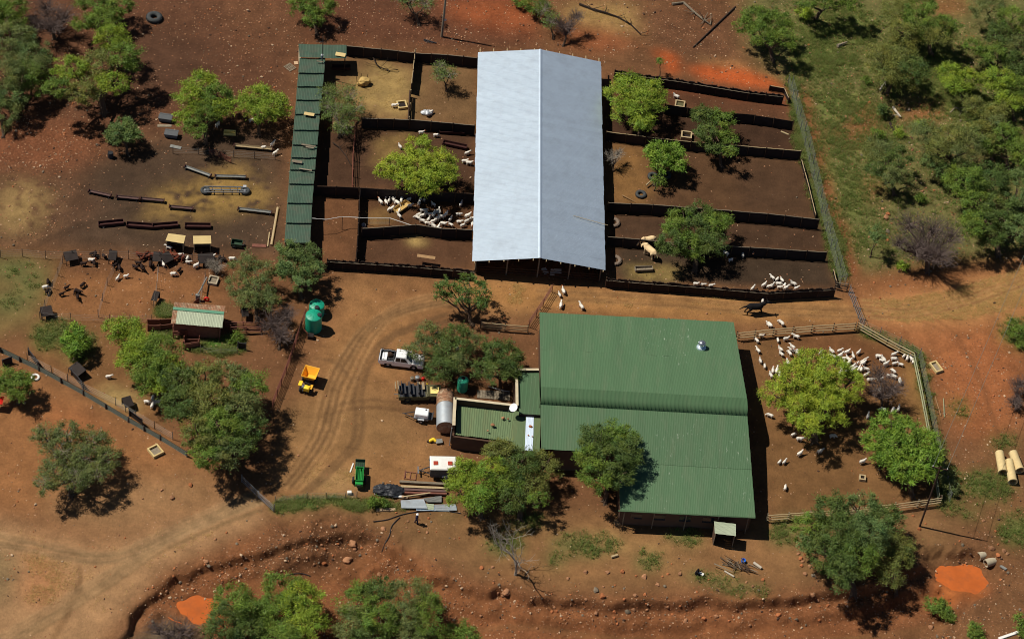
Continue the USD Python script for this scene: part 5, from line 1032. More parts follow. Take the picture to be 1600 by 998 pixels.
deadwood('fallen_log', 'pale split log lying among the slope stones', [(1395, 170), (1400, 178), (1407, 185)], .22, 'twig_pale', 'log', .2, 1, 8)
deadwood('fallen_log', 'dark log lying beside the small bush on the slope', [(1390, 195), (1394, 204), (1400, 212)], .2, 'bark_dark', 'log', .2, 2, 9)
deadwood('fallen_log', 'weathered grey log lying on the upper slope', [(1308, 75), (1316, 71), (1323, 69)], .26, 'timber_grey', 'log', .22, 0, 10)
deadwood('dead_branch', 'grey dead branches at the edge of the right thicket', [(1484, 178), (1492, 170), (1502, 176)], .12, 'timber_grey', seed=11)
deadwood('pole_log', 'pale log propped on the tyres in the largest east pen', [(1009, 293), (1016, 287), (1022, 281)], .12, 'timber_pale', 'log', .35, 0, 12)
deadwood('pole_log', 'long pale pole lying in the corner of the largest east pen', [(972, 307), (982, 312), (992, 317)], .07, 'timber', 'pole', .1, 0, 13)

# ------------------------------------------------------------------ animals
def quadruped(L=.8, H=.7, fat=1.0, neck=.34, headup=1.0, legs='stand', tail=.16, ears='hang', horns=False, headl=.2, hair=1.0, refine=.05):
    """Body along +x, feet on z = 0. Returns the body and the head-and-neck as meshes."""
    hb = H * .72; r = H * .235 * fat; x0 = L * .5
    sh, be, ru = (x0 * .62, 0, hb), (0, 0, hb * .94), (-x0 * .66, 0, hb * 1.02)
    wi = (x0 * .66, 0, hb + r * .72)
    nk = (x0 * .66 + neck * (.62 if headup > 0 else .75), 0, hb + r * .2 + neck * .8 * headup); hd = (nk[0] + headl * .3, 0, nk[2] + headl * (.18 if headup > 0 else -.35)); mz = (hd[0] + headl * (.8 if headup > 0 else .35), 0, hd[2] - headl * (.42 if headup > 0 else .8))
    B = [(sh, r * .95, be, r * 1.05), (be, r * 1.05, ru, r * .92), (sh, r * .8, wi, r * .45), (ru, r * .8, (-x0 * .92, 0, hb), r * .6)]
    B += [((-x0 * .98, 0, hb + r * .35), r * .16, (-x0 * .98 - tail * .55, 0, hb + r * .35 - tail * (.7 if tail > .2 else -.5)), r * .1)]
    lr = r * .36
    for sy in (-1, 1):
        y = sy * r * .58; f = {'stand': (0, 0), 'walk': (.10 * sy * H, -.10 * sy * H), 'gallop': (.0, .0)}[legs]
        if legs == 'gallop':
            B += [((x0 * .55, y, hb * .85), lr * 1.2, (x0 * .75, y, H * .42), lr * .7), ((x0 * .75, y, H * .42), lr * .7, (x0 * (.45 if sy > 0 else .9), y, H * (.2 if sy > 0 else .1)), lr * .5),
                  ((-x0 * .6, y, hb * .9), lr * 1.8, (-x0 * .55, y, H * .48), lr * .9), ((-x0 * .55, y, H * .48), lr * .9, (-x0 * .95, y, H * .32), lr * .55), ((-x0 * .95, y, H * .32), lr * .55, (-x0 * (1.15 if sy > 0 else .9), y, H * .03), lr * .5)]
        else:
            B += [((x0 * .55, y, hb * .85), lr * 1.25, (x0 * .58 + f[0] * .5, y, H * .34), lr * .72), ((x0 * .58 + f[0] * .5, y, H * .34), lr * .72, (x0 * .55 + f[0], y, H * .04), lr * .62),
                  ((-x0 * .62, y, hb * .9), lr * 1.75, (-x0 * .5 + f[1] * .4, y, H * .42), lr * .95), ((-x0 * .5 + f[1] * .4, y, H * .42), lr * .95, (-x0 * .78 + f[1] * .7, y, H * .27), lr * .6), ((-x0 * .78 + f[1] * .7, y, H * .27), lr * .6, (-x0 * .7 + f[1], y, H * .04), lr * .58)]
    B += [(wi, r * .62, nk, r * .42), (sh, r * .6, nk, r * .4), (nk, r * .4, hd, r * .42)]
    body = bones(B, refine * 1.6, 8, 5)
    Hh = [(nk, r * .36, hd, r * .44), (hd, r * .44, mz, r * .27)]
    for sy in (-1, 1):
        e = (hd[0] - headl * .12, sy * r * .38, hd[2] + r * .1)
        Hh.append((e, r * .14, (e[0] - headl * .1, sy * (r * .38 + headl * .38), e[2] + (headl * (-.28 if ears == 'hang' else .3))), r * .09))
        if horns: Hh.append(((hd[0] - headl * .1, sy * r * .15, hd[2] + r * .35), r * .1, (hd[0] - headl * .55, sy * r * .35, hd[2] + r * .8), r * .05))
    return body, bones(Hh, refine, 8, 3)
PROTO = {}
def animal(key, loc, rz, name, label, cat, group, mats, s=1.0, **kw):
    if key in PROTO: return dup(PROTO[key], loc, rz, label, group, s)
    t = thing(name, label, cat, loc, rz, group, s); body, hd = quadruped(**kw)
    part(t, 'body', body, mats[0], smooth=60, local=True); part(t, 'head', hd, mats[1], smooth=60, local=True)
    PROTO[key] = t; return t
ar = np.random.default_rng(42)
def goat(u, v, color, label, group, ang=None, kid=False):
    w = ang if ang is not None else ar.uniform(0, 2 * math.pi); k = int(ar.integers(3))
    b = G(u, v + 2.0); s = (.62 if kid else 1.0) * ar.uniform(.74, 1.0) if color == 'white' else ar.uniform(.78, .98)
    mats = {'white': [('fur_white', 'fur_tan'), ('fur_white', 'fur_white'), ('fur_white', 'fur_white')][k], 'brown': ('fur_brown', 'fur_brown'), 'dark': ('fur_dark', 'fur_dark'), 'mixed': ('fur_brown', 'fur_white')}[color]
    kw = [dict(headup=.9, legs='stand'), dict(headup=-.75, legs='stand'), dict(headup=.6, legs='walk')][k]
    animal((color, k), b, w, 'goat', label, 'goat', group, mats, s, fat=1.18, horns=k == 0 and color != 'white', **kw)
def herd(z, x0, y0, sc, color, label, group):
    xs, ys = [p[0] for p in z], [p[1] for p in z]; ends = {}
    if len(z) > 5:
        for w, k in (('leftmost ', int(np.argmin(xs))), ('rightmost ', int(np.argmax(xs))), ('topmost ', int(np.argmin(ys))), ('lowest ', int(np.argmax(ys)))): ends.setdefault(k, w)
    for k, p in enumerate(z):
        lb = ends.get(k, '') + label; goat(x0 + p[0] / sc, y0 + p[1] / sc, color, ' '.join(lb.split()[:16]), None if k in ends else group, math.radians(p[2]) if len(p) > 2 else None)
herd([(325, 115), (455, 135), (595, 115), (605, 170), (265, 200), (330, 205), (365, 185), (420, 175), (515, 180), (470, 215), (365, 290), (405, 280), (490, 310), (490, 370), (615, 245, 25), (728, 210, 85), (790, 165), (730, 155), (885, 140), (985, 140), (900, 230, 150), (1228, 225, 75), (775, 305), (805, 340), (700, 385), (720, 360), (765, 430), (760, 370), (840, 410, 70), (860, 350), (900, 355), (940, 315), (970, 320), (990, 382), (960, 395), (930, 400), (895, 435), (825, 455, 0), (870, 475), (900, 490), (1045, 355, 60), (1100, 410, 65), (1200, 350, 0), (1310, 370, 35), (1300, 435, 40), (1210, 440, 5), (1020, 465), (1105, 475), (1250, 485), (960, 500), (1370, 405), (1365, 480)],
     560, 290, 7.68, 'white', 'white goat in the crowd south of the bright spreading tree', 'white goats in the crowded pen beside the silver barn')
herd([(180, 65, 130), (325, 45, 130), (75, 200, 0), (15, 260, 130), (30, 385, 130), (60, 515, 110), (115, 580, 95), (215, 640, 90), (265, 640, 85), (190, 695, 120), (300, 690, 90), (280, 255, 100), (380, 240, 20), (505, 215, 170), (310, 370, 140), (320, 430, 140), (425, 420, 125), (460, 340, 145), (450, 380, 160), (500, 390), (530, 430, 140), (405, 545, 120)], 1180, 500, 8, 'white', 'white goat in the loose group at the north west of the corral', 'white goats north west of the yellow green tree')
herd([(815, 410), (850, 490, 15), (950, 395, 140), (960, 465, 170), (1050, 385, 30), (1055, 450, 45), (1110, 480, 10), (1140, 405, 35), (1155, 495), (1220, 455, 110), (1285, 410, 55), (1110, 560, 100), (1165, 540, 60), (1255, 555, 40), (1070, 590, 90), (1205, 600, 45), (1130, 655, 50), (1215, 630, 40), (1290, 615, 70), (1320, 620, 80), (1380, 620, 170), (1380, 690, 40), (1430, 755, 0), (1535, 460, 0), (1575, 510), (1340, 550, 40), (1370, 500, 40), (1550, 740, 0), (1550, 880, 80), (1330, 525, 40), (1065, 660, 70)], 1180, 500, 8, 'white', 'white goat in the dense crowd north east of the yellow green tree', 'white goats crowded in the goat corral')
herd([(240, 360, 30), (345, 375, 60), (378, 400, 80), (418, 405, 110), (440, 430, 85), (130, 410, 130), (80, 380, 0), (240, 410, 0), (155, 460, 35), (245, 455, 20), (310, 465, 170), (235, 535, 135), (190, 580, 5), (235, 592, 170), (300, 640, 95), (90, 740, 80), (90, 610, 10)], 1360, 500, 6.65, 'white', 'white goat at the east end of the corral by the rail fence', 'white goats at the east end of the goat corral')
herd([(10, 597, 160), (155, 715), (195, 745, 0), (400, 725, 10), (195, 835, 45), (320, 820, 30), (70, 885, 60), (100, 885, 60), (585, 885, 30), (620, 600, 80), (715, 560, 170), (775, 565, 70), (810, 555, 80), (1490, 0), (105, 1040, 85)][:13] + [(105, 1045, 85)], 1200, 500, 3.99, 'white', 'white goat in the open southern half of the corral', 'white goats in the south of the goat corral')
herd([(1330, 585), (1380, 570, 0), (1437, 595, 100), (1500, 580), (1570, 585, 0), (1360, 625)], 800, 250, 3.99, 'white', 'white goat in the tree shade behind the two cattle', 'white goats in the shade east of the cattle')
herd([(1145, 775, 0), (1185, 780, 0), (1240, 785, 15)], 800, 250, 3.99, 'white', 'white goat lying behind the sleeper wall north of the road', 'three white goats behind the sleeper wall')
herd([(25, 735, 140), (55, 745, 60), (85, 750, 130), (25, 785, 60), (70, 795, 0), (65, 775, 0), (100, 785, 70), (110, 800, 40), (155, 775, 160), (175, 800, 30), (5, 790, 30)], 1200, 250, 3.99, 'white', 'white goat in the group at the south end of the last east pen', 'white goats at the south end of the east pens')
for u, v, a, lb in ((1175.5, 451, 60, 'white goat at the west of the group at the south end of the pens'), (1193, 446, 50, 'white goat left of the group above the horse'), (1168, 463, 10, 'white goat on the road just behind the black horse'), (1191, 471, 85, 'white goat beside the head of the black horse'), (1200, 508, 130, 'white goat on the road below the horse, left of two'), (1220, 505, 140, 'white goat on the road below the horse, right of two'),
                    (880, 456, 115, 'white goat on the road in front of the brown gate, right of a close pair'), (874, 461, 120, 'white goat on the road in front of the brown gate, left of a close pair'), (876, 478, 90, 'small white goat alone on the road near the shed corner'), (908, 480, 125, 'white goat on the road nearest the north eave of the green shed'), (527, 415, 10, 'white goat lying outside the stake wall near the stepped roof'),
                    (426, 226, 60, 'white goat at the end of the pale trough, upper of three'), (412, 231, 20, 'white goat with its head over the pale trough, left of three'), (430, 240, 50, 'white goat at the end of the pale trough, lowest of three'), (340, 196, 70, 'white goat in the deep shade under the two bright trees'), (393, 189, 30, 'white goat half hidden under the right of two bright trees'), (616, 166, 10, 'white goat beside the square yellow frame in the straw pen'), (673, 176, 40, 'white goat behind the white sacks in the small pen'),
                    (690, 200, 0, 'white goat against the wall by the brown troughs'), (658, 208, 10, 'white goat above the bright spreading tree, left of two'), (681, 212, 10, 'white goat above the bright spreading tree, right of two'), (625, 230, 130, 'white goat at the left of the bright spreading tree'), (730, 240, 30, 'white goat by the west wall of the silver barn, highest'), (726, 253, 10, 'white goat by the west wall of the silver barn, middle'), (733, 256, 0, 'white goat by the west wall of the silver barn, lowest'), (1056, 152, 160, 'white goat alone in the northernmost east pen'), (170, 589, 15, 'grey white goat lying in the patchy tree shade'),
                    (230, 628.5, 0, 'white goat left in the star of four by the netted lane'), (238, 634, 85, 'white goat lowest in the star of four by the netted lane'), (245, 629, 15, 'white goat right in the star of four by the netted lane'), (238.5, 623, 90, 'white goat topmost in the star of four by the netted lane')):
    goat(u, v, 'white', lb, None, math.radians(a))
# brown goat paddocks
herd([(600, 570), (595, 690), (830, 640, 40), (770, 720, 30), (940, 680), (980, 690), (970, 760), (1030, 610, 60)], 0, 370, 7.985, 'dark', 'dark brown goat in the loose group in the westernmost paddock', 'dark goats in the westernmost paddock')
herd([(290, 215), (320, 245), (345, 275), (400, 215), (430, 240), (460, 230), (500, 240), (540, 235), (570, 230), (620, 225), (660, 230), (700, 220), (740, 235), (770, 235), (380, 250), (690, 270), (850, 270), (760, 285), (800, 262), (530, 222)], 180, 370, 7.985, 'brown', 'red brown goat in the row along the fence south of the kennels', 'brown goats in a row along the paddock fence')
herd([(1045, 345, 10), (1180, 335), (1490, 395), (1190, 225), (1300, 245), (1390, 205), (1440, 365), (1150, 215), (1370, 235)], 0, 370, 7.985, 'dark', 'dark goat near the shelter board in the middle paddock', 'dark goats round the shelter board')
herd([(440, 350), (460, 370), (290, 335), (330, 375), (340, 400), (250, 385), (800, 420), (1060, 250), (1330, 280), (1370, 290), (1300, 270)], 180, 370, 7.985, 'dark', 'dark goat scattered below the row along the fence', 'dark goats below the fence row')
for u, v, a, lb in ((143, 407.5, 0, 'white goat among dark ones beside the slanting board, highest left'), (71, 449.5, 20, 'white goat beside a dark one at the far left fence'), (184, 435, 70, 'white goat in the middle paddock, left of two close together'), (197, 432, 20, 'white goat with dark companion in the middle paddock'), (283, 400, 10, 'white goat in the brown row below the kennels'), (293, 404, 80, 'white goat with curved back at the end of the brown row'), (294, 410, 0, 'white goat just below the one with a curved back'), (307, 416, 40, 'white goat beside the grey bush and shelter board'), (255, 413.5, 130, 'white goat below the slanting shelter board'), (271, 429, 10, 'small white goat alone in the paddock centre'), (264, 387.5, 170, 'white goat at the mouth of the left kennel'), (363, 405.5, 5, 'white goat at the fence beside the grey green tree'), (332, 401, 20, 'white goat at the fence above the grey bush')):
    goat(u, v, 'white', lb, None, math.radians(a))
COW = dict(L=1.75, H=1.45, fat=1.12, neck=.5, headl=.5, tail=.7, refine=.1)
animal('cow', G(1014, 400), math.radians(138), 'cow', 'cream coloured cow standing in front, lower of the two cattle', 'cow', None, ('fur_cream', 'fur_cream'), 1.15, headup=-.15, **COW)
animal('cow2', G(1011, 384), math.radians(205), 'cow', 'cream coloured cow partly under the broad green tree', 'cow', None, ('fur_cream', 'fur_cream'), 1.1, headup=-.2, **COW)
hz = G(1178, 489); horse = thing('horse', 'black horse cantering along the road', 'horse', hz, math.radians(14), None, 1.12)
body, hd = quadruped(L=1.8, H=1.55, fat=1.08, neck=.95, headup=.55, legs='gallop', tail=.5, ears='up', headl=.5, refine=.1)
part(horse, 'body', body, 'fur_black', smooth=60, local=True); part(horse, 'head', hd, 'fur_black', smooth=60, local=True)
part(horse, 'tail', bones([((-.9, 0, 1.2), .07, (-1.25, 0, 1.1), .09), ((-1.25, 0, 1.1), .09, (-1.75, 0, .75), .04)], 0, 8, 0), 'fur_black', smooth=50, local=True)
part(horse, 'mane', bones([((.7, 0, 1.52), .05, (1.1, 0, 1.85), .06)], 0, 8, 0), 'cloth_black', smooth=50, local=True)

# ------------------------------------------------------------------ people
def hand(c, d, up, s=1.0):
    d, up = unit(d), unit(up); sd = np.cross(d, up); l = [(c, .034 * s, c + d * .07 * s, .032 * s)]
    for k, ln in zip((-1.5, -.5, .5, 1.5), (.07, .085, .08, .06)):
        a = c + d * .08 * s + sd * k * .019 * s; b = a + d * ln * .55 * s - up * .008; l += [(a - d * .03, .010, b, .0095), (b, .0095, b + d * ln * .4 * s - up * .03, .0085)]
    t = c + d * .01 - sd * .035 * s; l += [(t, .012, t - sd * .03 + d * .035, .011), (t - sd * .03 + d * .035, .011, t - sd * .03 + d * .07 - up * .01, .009)]
    return l
def headm(c, f):
    f = unit(f); s = np.cross(f, [0, 0, 1.0]); u_ = np.array([0, 0, 1.0])
    l = [(c, .095, c + f * .02 + u_ * .04, .098), (c + f * .03 - u_ * .09, .062, c, .085), (c - u_ * .2 - f * .02, .055, c - u_ * .06, .06), (c + f * .1 - u_ * .01, .018, c + f * .118 - u_ * .03, .02), (c + f * .085 - u_ * .075, .022, c + f * .09 - u_ * .08, .018)]
    for k in (-1, 1): l += [(c + s * .1 * k - u_ * .02, .02, c + s * .105 * k + u_ * .025, .02), (c + f * .085 + s * .036 * k + u_ * .02, .013, c + f * .088 + s * .036 * k + u_ * .02, .012)]
    return l
# walking man in a white hard hat
b = G(650.5, 817.5); man = thing('person', 'person in dark navy overalls and white hat standing below the roof sheets', 'person', b)
A = lambda *x: b + np.array(x, float)
part(man, 'overalls', bones([(A(-.02, 0, .98), .15, A(0, 0, 1.25), .155), (A(0, 0, 1.25), .155, A(.02, 0, 1.42), .12), (A(0, .17, 1.4), .075, A(0, -.17, 1.4), .075),
    (A(0, .1, .95), .105, A(-.08, .11, .5), .075), (A(-.08, .11, .5), .075, A(-.2, .11, .1), .06), (A(0, -.1, .95), .105, A(.12, -.11, .5), .075), (A(.12, -.11, .5), .075, A(.1, -.11, .1), .06),
    (A(0, .2, 1.38), .065, A(-.04, .25, 1.1), .052), (A(-.04, .25, 1.1), .052, A(.1, .24, .9), .042), (A(0, -.2, 1.38), .065, A(.08, -.27, 1.12), .052), (A(.08, -.27, 1.12), .052, A(.26, -.22, 1.02), .042)], .05, 10, 4), 'cloth_navy', smooth=60)
part(man, 'body', bones(headm(A(.03, 0, 1.6), (1, -.2, 0)) + hand(A(.12, .24, .87), (.5, 0, -.8), (0, 1, 0)) + hand(A(.29, -.21, 1.01), (1, .2, 0), (0, 0, 1)) + [(A(.03, 0, 1.36), .06, A(.03, 0, 1.5), .055)], 0, 10, 0), 'skin', smooth=60)
for y, x in ((.11, -.2), (-.11, .1)): part(man, 'boot', bones([(A(x, y, .05), .05, A(x + .17, y, .04), .04), (A(x, y, .14), .055, A(x, y, .05), .052)], 0, 10, 0), 'cloth_black', smooth=60)
v, f = lathe([(.15, 1.66), (.16, 1.675), (.118, 1.685), (.11, 1.73), (.08, 1.77), (0, 1.79)], 16); part(man, 'hat', (v + b + [.03, 0, 0], f), 'white_paint', smooth=50)
# person sitting on the ground
b = G(1089, 897); sit = thing('person', 'person in black sitting on the ground with a white bundle on the lap', 'person', b)
part(sit, 'clothes', bones([(A(-.1, 0, .16), .19, A(-.06, 0, .5), .18), (A(-.06, 0, .5), .18, A(0, 0, .68), .14), (A(0, .19, .64), .08, A(0, -.19, .64), .08), (A(-.05, .12, .15), .12, A(.38, .16, .34), .09), (A(.38, .16, .34), .09, A(.62, .14, .08), .065),
    (A(-.05, -.12, .15), .12, A(.42, -.14, .2), .09), (A(.42, -.14, .2), .09, A(.8, -.1, .08), .065), (A(0, .22, .62), .075, A(.15, .28, .42), .06), (A(.15, .28, .42), .06, A(.36, .16, .46), .045), (A(0, -.22, .62), .075, A(.14, -.28, .4), .06), (A(.14, -.28, .4), .06, A(.34, -.14, .38), .045)], .05, 10, 4), 'cloth_black', smooth=60)
part(sit, 'body', bones(headm(A(.05, 0, .9), (1, -.3, -.2)) + hand(A(.38, .15, .46), (1, -.4, 0), (0, 0, 1)) + hand(A(.37, -.13, .38), (1, .3, 0), (0, 0, 1)) + [(A(.02, 0, .66), .07, A(.03, 0, .8), .06)], 0, 10, 0), 'skin', smooth=60)
v, f = lathe([(.0, .82), (.105, .84), (.118, .93), (.1, 1.0), (.05, 1.04), (0, 1.045)], 14); part(sit, 'cap', (v + b + [.03, 0, .02], f), 'cloth_black', smooth=50)
for y, x in ((.14, .64), (-.1, .84)): part(sit, 'shoe', bones([(A(x, y, .06), .05, A(x + .14, y, .09), .045)], 0, 10, 0), 'cloth_black', smooth=60)
tag(part(None, 'bundle', place(hull([(x * .3, y * .16, z) for x in (-1, 1) for y in (-1, 1) for z in (.02, .1)] + [(.34, 0, .05), (-.2, 0, .14)]), b + [.42, -.05, .27], -.4), 'cloth_white', smooth=40), 'white bundle on the lap of the person sitting on the ground', 'bundle')

# ------------------------------------------------------------------ vehicles and machines (built in their own axes, x forward)
def wheel(t, x, y, r=.36, w=.22, tyre='rubber', rim='silver_paint'):
    side = 1 if y > 0 else -1
    w_ = part(t, 'wheel', torus(r - w * .45, w * .5, 20, 8, (x, y, r), 'y', 1.0), tyre, smooth=60, local=True)
    v, f = lathe([(0, .05), (r * .3, .04), (r * .52, .02), (r * .62, -.04), (r * .62, -w * .5), (0, -w * .5)], 14); part(w_, 'rim', (v[:, [0, 2, 1]] * [1, side, 1] + [x, y + side * .02, r], f[:, ::-1] if side < 0 else f), rim, local=True)
def prism(prof, y0, y1, ch=0.0):
    """Side profile (x, z) given counter-clockwise, spread from y0 to y1."""
    from shapely.geometry import Polygon
    m = trimesh.creation.extrude_polygon(Polygon(prof), abs(y1 - y0), engine='earcut'); v = np.array(m.vertices)
    return np.stack([v[:, 0], min(y0, y1) + v[:, 2], v[:, 1]], 1), np.array(m.faces)[:, ::-1]
LP = dict(local=True)
g = G(624, 572.5); pk = thing('pickup', 'white double cab pickup parked half under the grey green tree', 'pickup', g + [0.2, .55, 0], head(594, 569, 640, 575))
part(pk, 'body', [prism([(-2.62, .42), (-2.0, .38), (-1.95, .62), (-1.75, .82), (-1.35, .82), (-1.15, .62), (-1.1, .36), (1.05, .36), (1.1, .62), (1.3, .82), (1.7, .82), (1.9, .62), (1.95, .4), (2.6, .45), (2.64, .8), (2.5, .98), (1.15, 1.08), (-.85, 1.08), (-.85, .66), (-2.62, .66)], -.86, .86)], 'white_paint', **LP)
part(pk, 'cab', hull([(x, y, 1.06) for x in (-.86, 1.25) for y in (-.86, .86)] + [(x, y, 1.72) for x in (-.68, .52) for y in (-.66, .66)] + [(x, y, 1.76) for x in (-.6, .42) for y in (-.58, .58)]), 'white_paint', smooth=25, **LP)
for y in (-1, 1):
    part(pk, 'bed_side', hull([(x, y * yy, z) for x in (-2.6, -.88) for yy in (.80, .865) for z in (.64, 1.06)]), 'white_paint', **LP)
    for x0, x1, a, b in ((-.70, -.16, 0, .0), (-.10, .80, 0, .42)):
        q = lambda x, z: (x, y * (.872 - (z - 1.06) * .30), z); pts = [q(x0, 1.14), q(x1, 1.14), q(x1 - b, 1.62), q(x0 + .06, 1.62)]
        part(pk, 'side_window', (np.array(pts), np.array([[0, 1, 2], [0, 2, 3]])), 'glass_dark', **LP)
    part(pk, 'mirror', box((.95, y * .98, 1.15), (.12, .2, .16), 0, .02), 'silver_paint', **LP)
    part(pk, 'tail_light', box((-2.61, y * .80, .85), (.05, .1, .3)), 'red_bright', **LP); part(pk, 'headlight', box((2.56, y * .68, .82), (.12, .3, .16), 0, .02), 'chrome', **LP)
    for k in range(3): part(pk, 'rack_bar', tube([(-2.55, y * .83, 1.12 + .09 * k), (-.92, y * .83, 1.12 + .09 * k)], .02, 5), 'steel_dark', **LP)
part(pk, 'windscreen', (np.array([(1.215, -.76, 1.12), (1.215, .76, 1.12), (.565, .6, 1.68), (.565, -.6, 1.68)]), np.array([[0, 1, 2], [0, 2, 3]])), 'glass_dark', **LP)
part(pk, 'rear_window', (np.array([(-.862, -.7, 1.14), (-.862, .7, 1.14), (-.71, .58, 1.62), (-.71, -.58, 1.62)]), np.array([[0, 2, 1], [0, 3, 2]])), 'glass_dark', **LP)
part(pk, 'bed_floor', box((-1.74, 0, .68), (1.7, 1.58, .04)), 'rubber', **LP); part(pk, 'tailgate', box((-2.6, 0, .86), (.06, 1.62, .42)), 'white_paint', **LP); part(pk, 'bed_liner', [box((-.9, 0, .86), (.05, 1.6, .4)), box((-1.74, .785, .86), (1.66, .02, .38)), box((-1.74, -.785, .86), (1.66, .02, .38))], 'rubber', **LP)
for x in (-2.5, -1.72, -.95): part(pk, 'rack_hoop', tube([(x, -.83, 1.06), (x, -.83, 1.34), (x, .83, 1.34), (x, .83, 1.06)], .022, 5), 'steel_dark', **LP)
part(pk, 'rear_bumper', box((-2.68, 0, .5), (.14, 1.5, .14), 0, .02), 'chrome', **LP); part(pk, 'grille', box((2.63, 0, .72), (.06, .9, .2)), 'steel_dark', **LP)
for x in (-1.55, 1.5):
    for y in (-.76, .76): wheel(pk, x, y)
tag(part(None, 'sack', place(boulder(.45, 3, 2), g + [-1.25, .95, .85], .2), 'timber_dark', smooth=50), 'brown sack lying in the load bed of the white pickup', 'sack')
# dumper
g = G(477, 610); dm = thing('site_dumper', 'small yellow site dumper with a tipping skip beside the red fence', 'dumper', g + [.2, .75, 0], head(476, 607, 486, 583))
sk = [(.25, .62, .75), (1.25, .62, .75), (.0, .82, 1.45), (1.75, .82, 1.45)]
so = hexa([(.35, -.5, .7), (1.15, -.5, .7), (1.15, .5, .7), (.35, .5, .7)], [(.0, -.85, 1.5), (1.75, -.85, 1.5), (1.75, .85, 1.5), (.0, .85, 1.5)])
lo = [(.35, -.5, .7), (1.15, -.5, .7), (1.15, .5, .7), (.35, .5, .7)]; hi = [(.0, -.85, 1.5), (1.75, -.85, 1.5), (1.75, .85, 1.5), (.0, .85, 1.5)]
sh = []
for i in range(4):
    j = (i + 1) % 4; a, b_, c, d = (np.array(x, float) for x in (lo[i], lo[j], hi[j], hi[i])); n = unit(np.cross(b_ - a, d - a)) * .04
    sh.append(hexa([a, b_, b_ - n, a - n], [d, c, c - n, d - n]))
sh.append(box((.75, 0, .72), (.8, 1.0, .04))); part(dm, 'skip', sh, 'yellow_paint', **LP)
part(dm, 'skip_rim', [tube([hi[i], hi[(i + 1) % 4]], .035, 5) for i in range(4)], 'yellow_paint', **LP)
part(dm, 'chassis', [box((-.2, .25, .5), (2.4, .12, .16)), box((-.2, -.25, .5), (2.4, .12, .16)), box((.7, 0, .58), (.2, .7, .2))], 'steel_dark', **LP)
part(dm, 'engine_cover', hull([(x, y, z) for x in (-1.35, -.75) for y in (-.5, .15) for z in (.55, 1.0)] + [(-1.3, -.4, 1.08), (-.8, 0, 1.08)]), 'yellow_bright', **LP); part(dm, 'fender', box((-.65, .72, .95), (.75, .42, .08), 0, .02), 'yellow_bright', **LP); part(dm, 'fender', box((-.75, -.62, .85), (.7, .3, .08), 0, .02), 'yellow_paint', **LP)
part(dm, 'seat', [box((-.45, 0, .85), (.4, .45, .1), 0, .02), box((-.64, 0, 1.1), (.1, .45, .4), 0, .02)], 'black_plastic', **LP); part(dm, 'steering_wheel', torus(.18, .02, 16, 6, (-.05, 0, 1.2)), 'black_plastic', **LP); part(dm, 'engine', [box((-.95, .3, .8), (.5, .3, .4), 0, .03), tube([(-.9, .35, .9), (-.9, .35, 1.4)], .04, 6)], 'steel_grey', **LP)
for x, y, r in ((.75, .72, .48), (.75, -.72, .48), (-1.0, .6, .36), (-1.0, -.6, .36)): wheel(dm, x, y, r, .3, rim='yellow_paint')
# open game drive vehicle
g = G(658, 628); gv = thing('game_vehicle', 'dark open sided safari vehicle with bench seats and a cream bonnet panel', 'vehicle', g + [-.3, .8, 0], head(627, 631, 682, 630))
part(gv, 'body', [prism([(-2.5, .45), (-1.9, .42), (-1.8, .8), (-1.1, .8), (-1.0, .42), (1.0, .42), (1.1, .8), (1.8, .8), (1.9, .45), (2.5, .5), (2.5, 1.0), (.9, 1.1), (.7, 1.0), (-2.5, 1.0)], -.9, .9)], 'khaki', **LP)
part(gv, 'load_floor', box((-.9, 0, 1.02), (3.0, 1.7, .03)), 'steel_dark', **LP)
for x, z in ((-1.9, 1.5), (-.9, 1.35), (.1, 1.2)):
    part(gv, 'bench', [box((x, 0, z), (.5, 1.6, .1), 0, .02)], 'steel_dark', **LP); part(gv, 'backrest', box((x - .28, 0, z + .3), (.08, 1.6, .45), -.0, .02), 'steel_dark', **LP)
part(gv, 'backrest', box((-2.85, .3, 1.55), (.1, 1.1, .55), 0, .02), 'canvas', **LP); part(gv, 'backrest', box((-2.55, .3, 1.6), (.1, 1.3, .5), 0, .02), 'canvas', **LP)
part(gv, 'seat_cover', box((-.08, .55, 1.32), (.32, 1.15, .08), .03, .02), 'canvas', **LP); part(gv, 'seat_cover', box((.42, .52, 1.3), (.3, 1.1, .08), .03, .02), 'canvas', **LP)
part(gv, 'bonnet_panel', box((1.72, -.05, 1.13), (1.0, 1.0, .06), -.05, .02), 'yellow_cream', **LP); part(gv, 'windscreen_frame', tube([(.85, -.85, 1.05), (.7, -.82, 1.6), (.7, .82, 1.6), (.85, .85, 1.05)], .03, 6), 'steel_dark', **LP)
part(gv, 'canopy_frame', [tube([(x, -.88, 1.0), (x, -.88, 1.75), (x, .88, 1.75), (x, .88, 1.0)], .025, 5) for x in (-2.4, -1.3, -.3)], 'steel_dark', **LP)
for x in (-1.45, 1.45):
    for y in (-.82, .82): wheel(gv, x, y, .4, .24, rim='khaki')
part(gv, 'tow_bar', tube([(-2.5, 0, .5), (-3.0, 0, .5)], .05, 6), 'steel_grey', **LP)
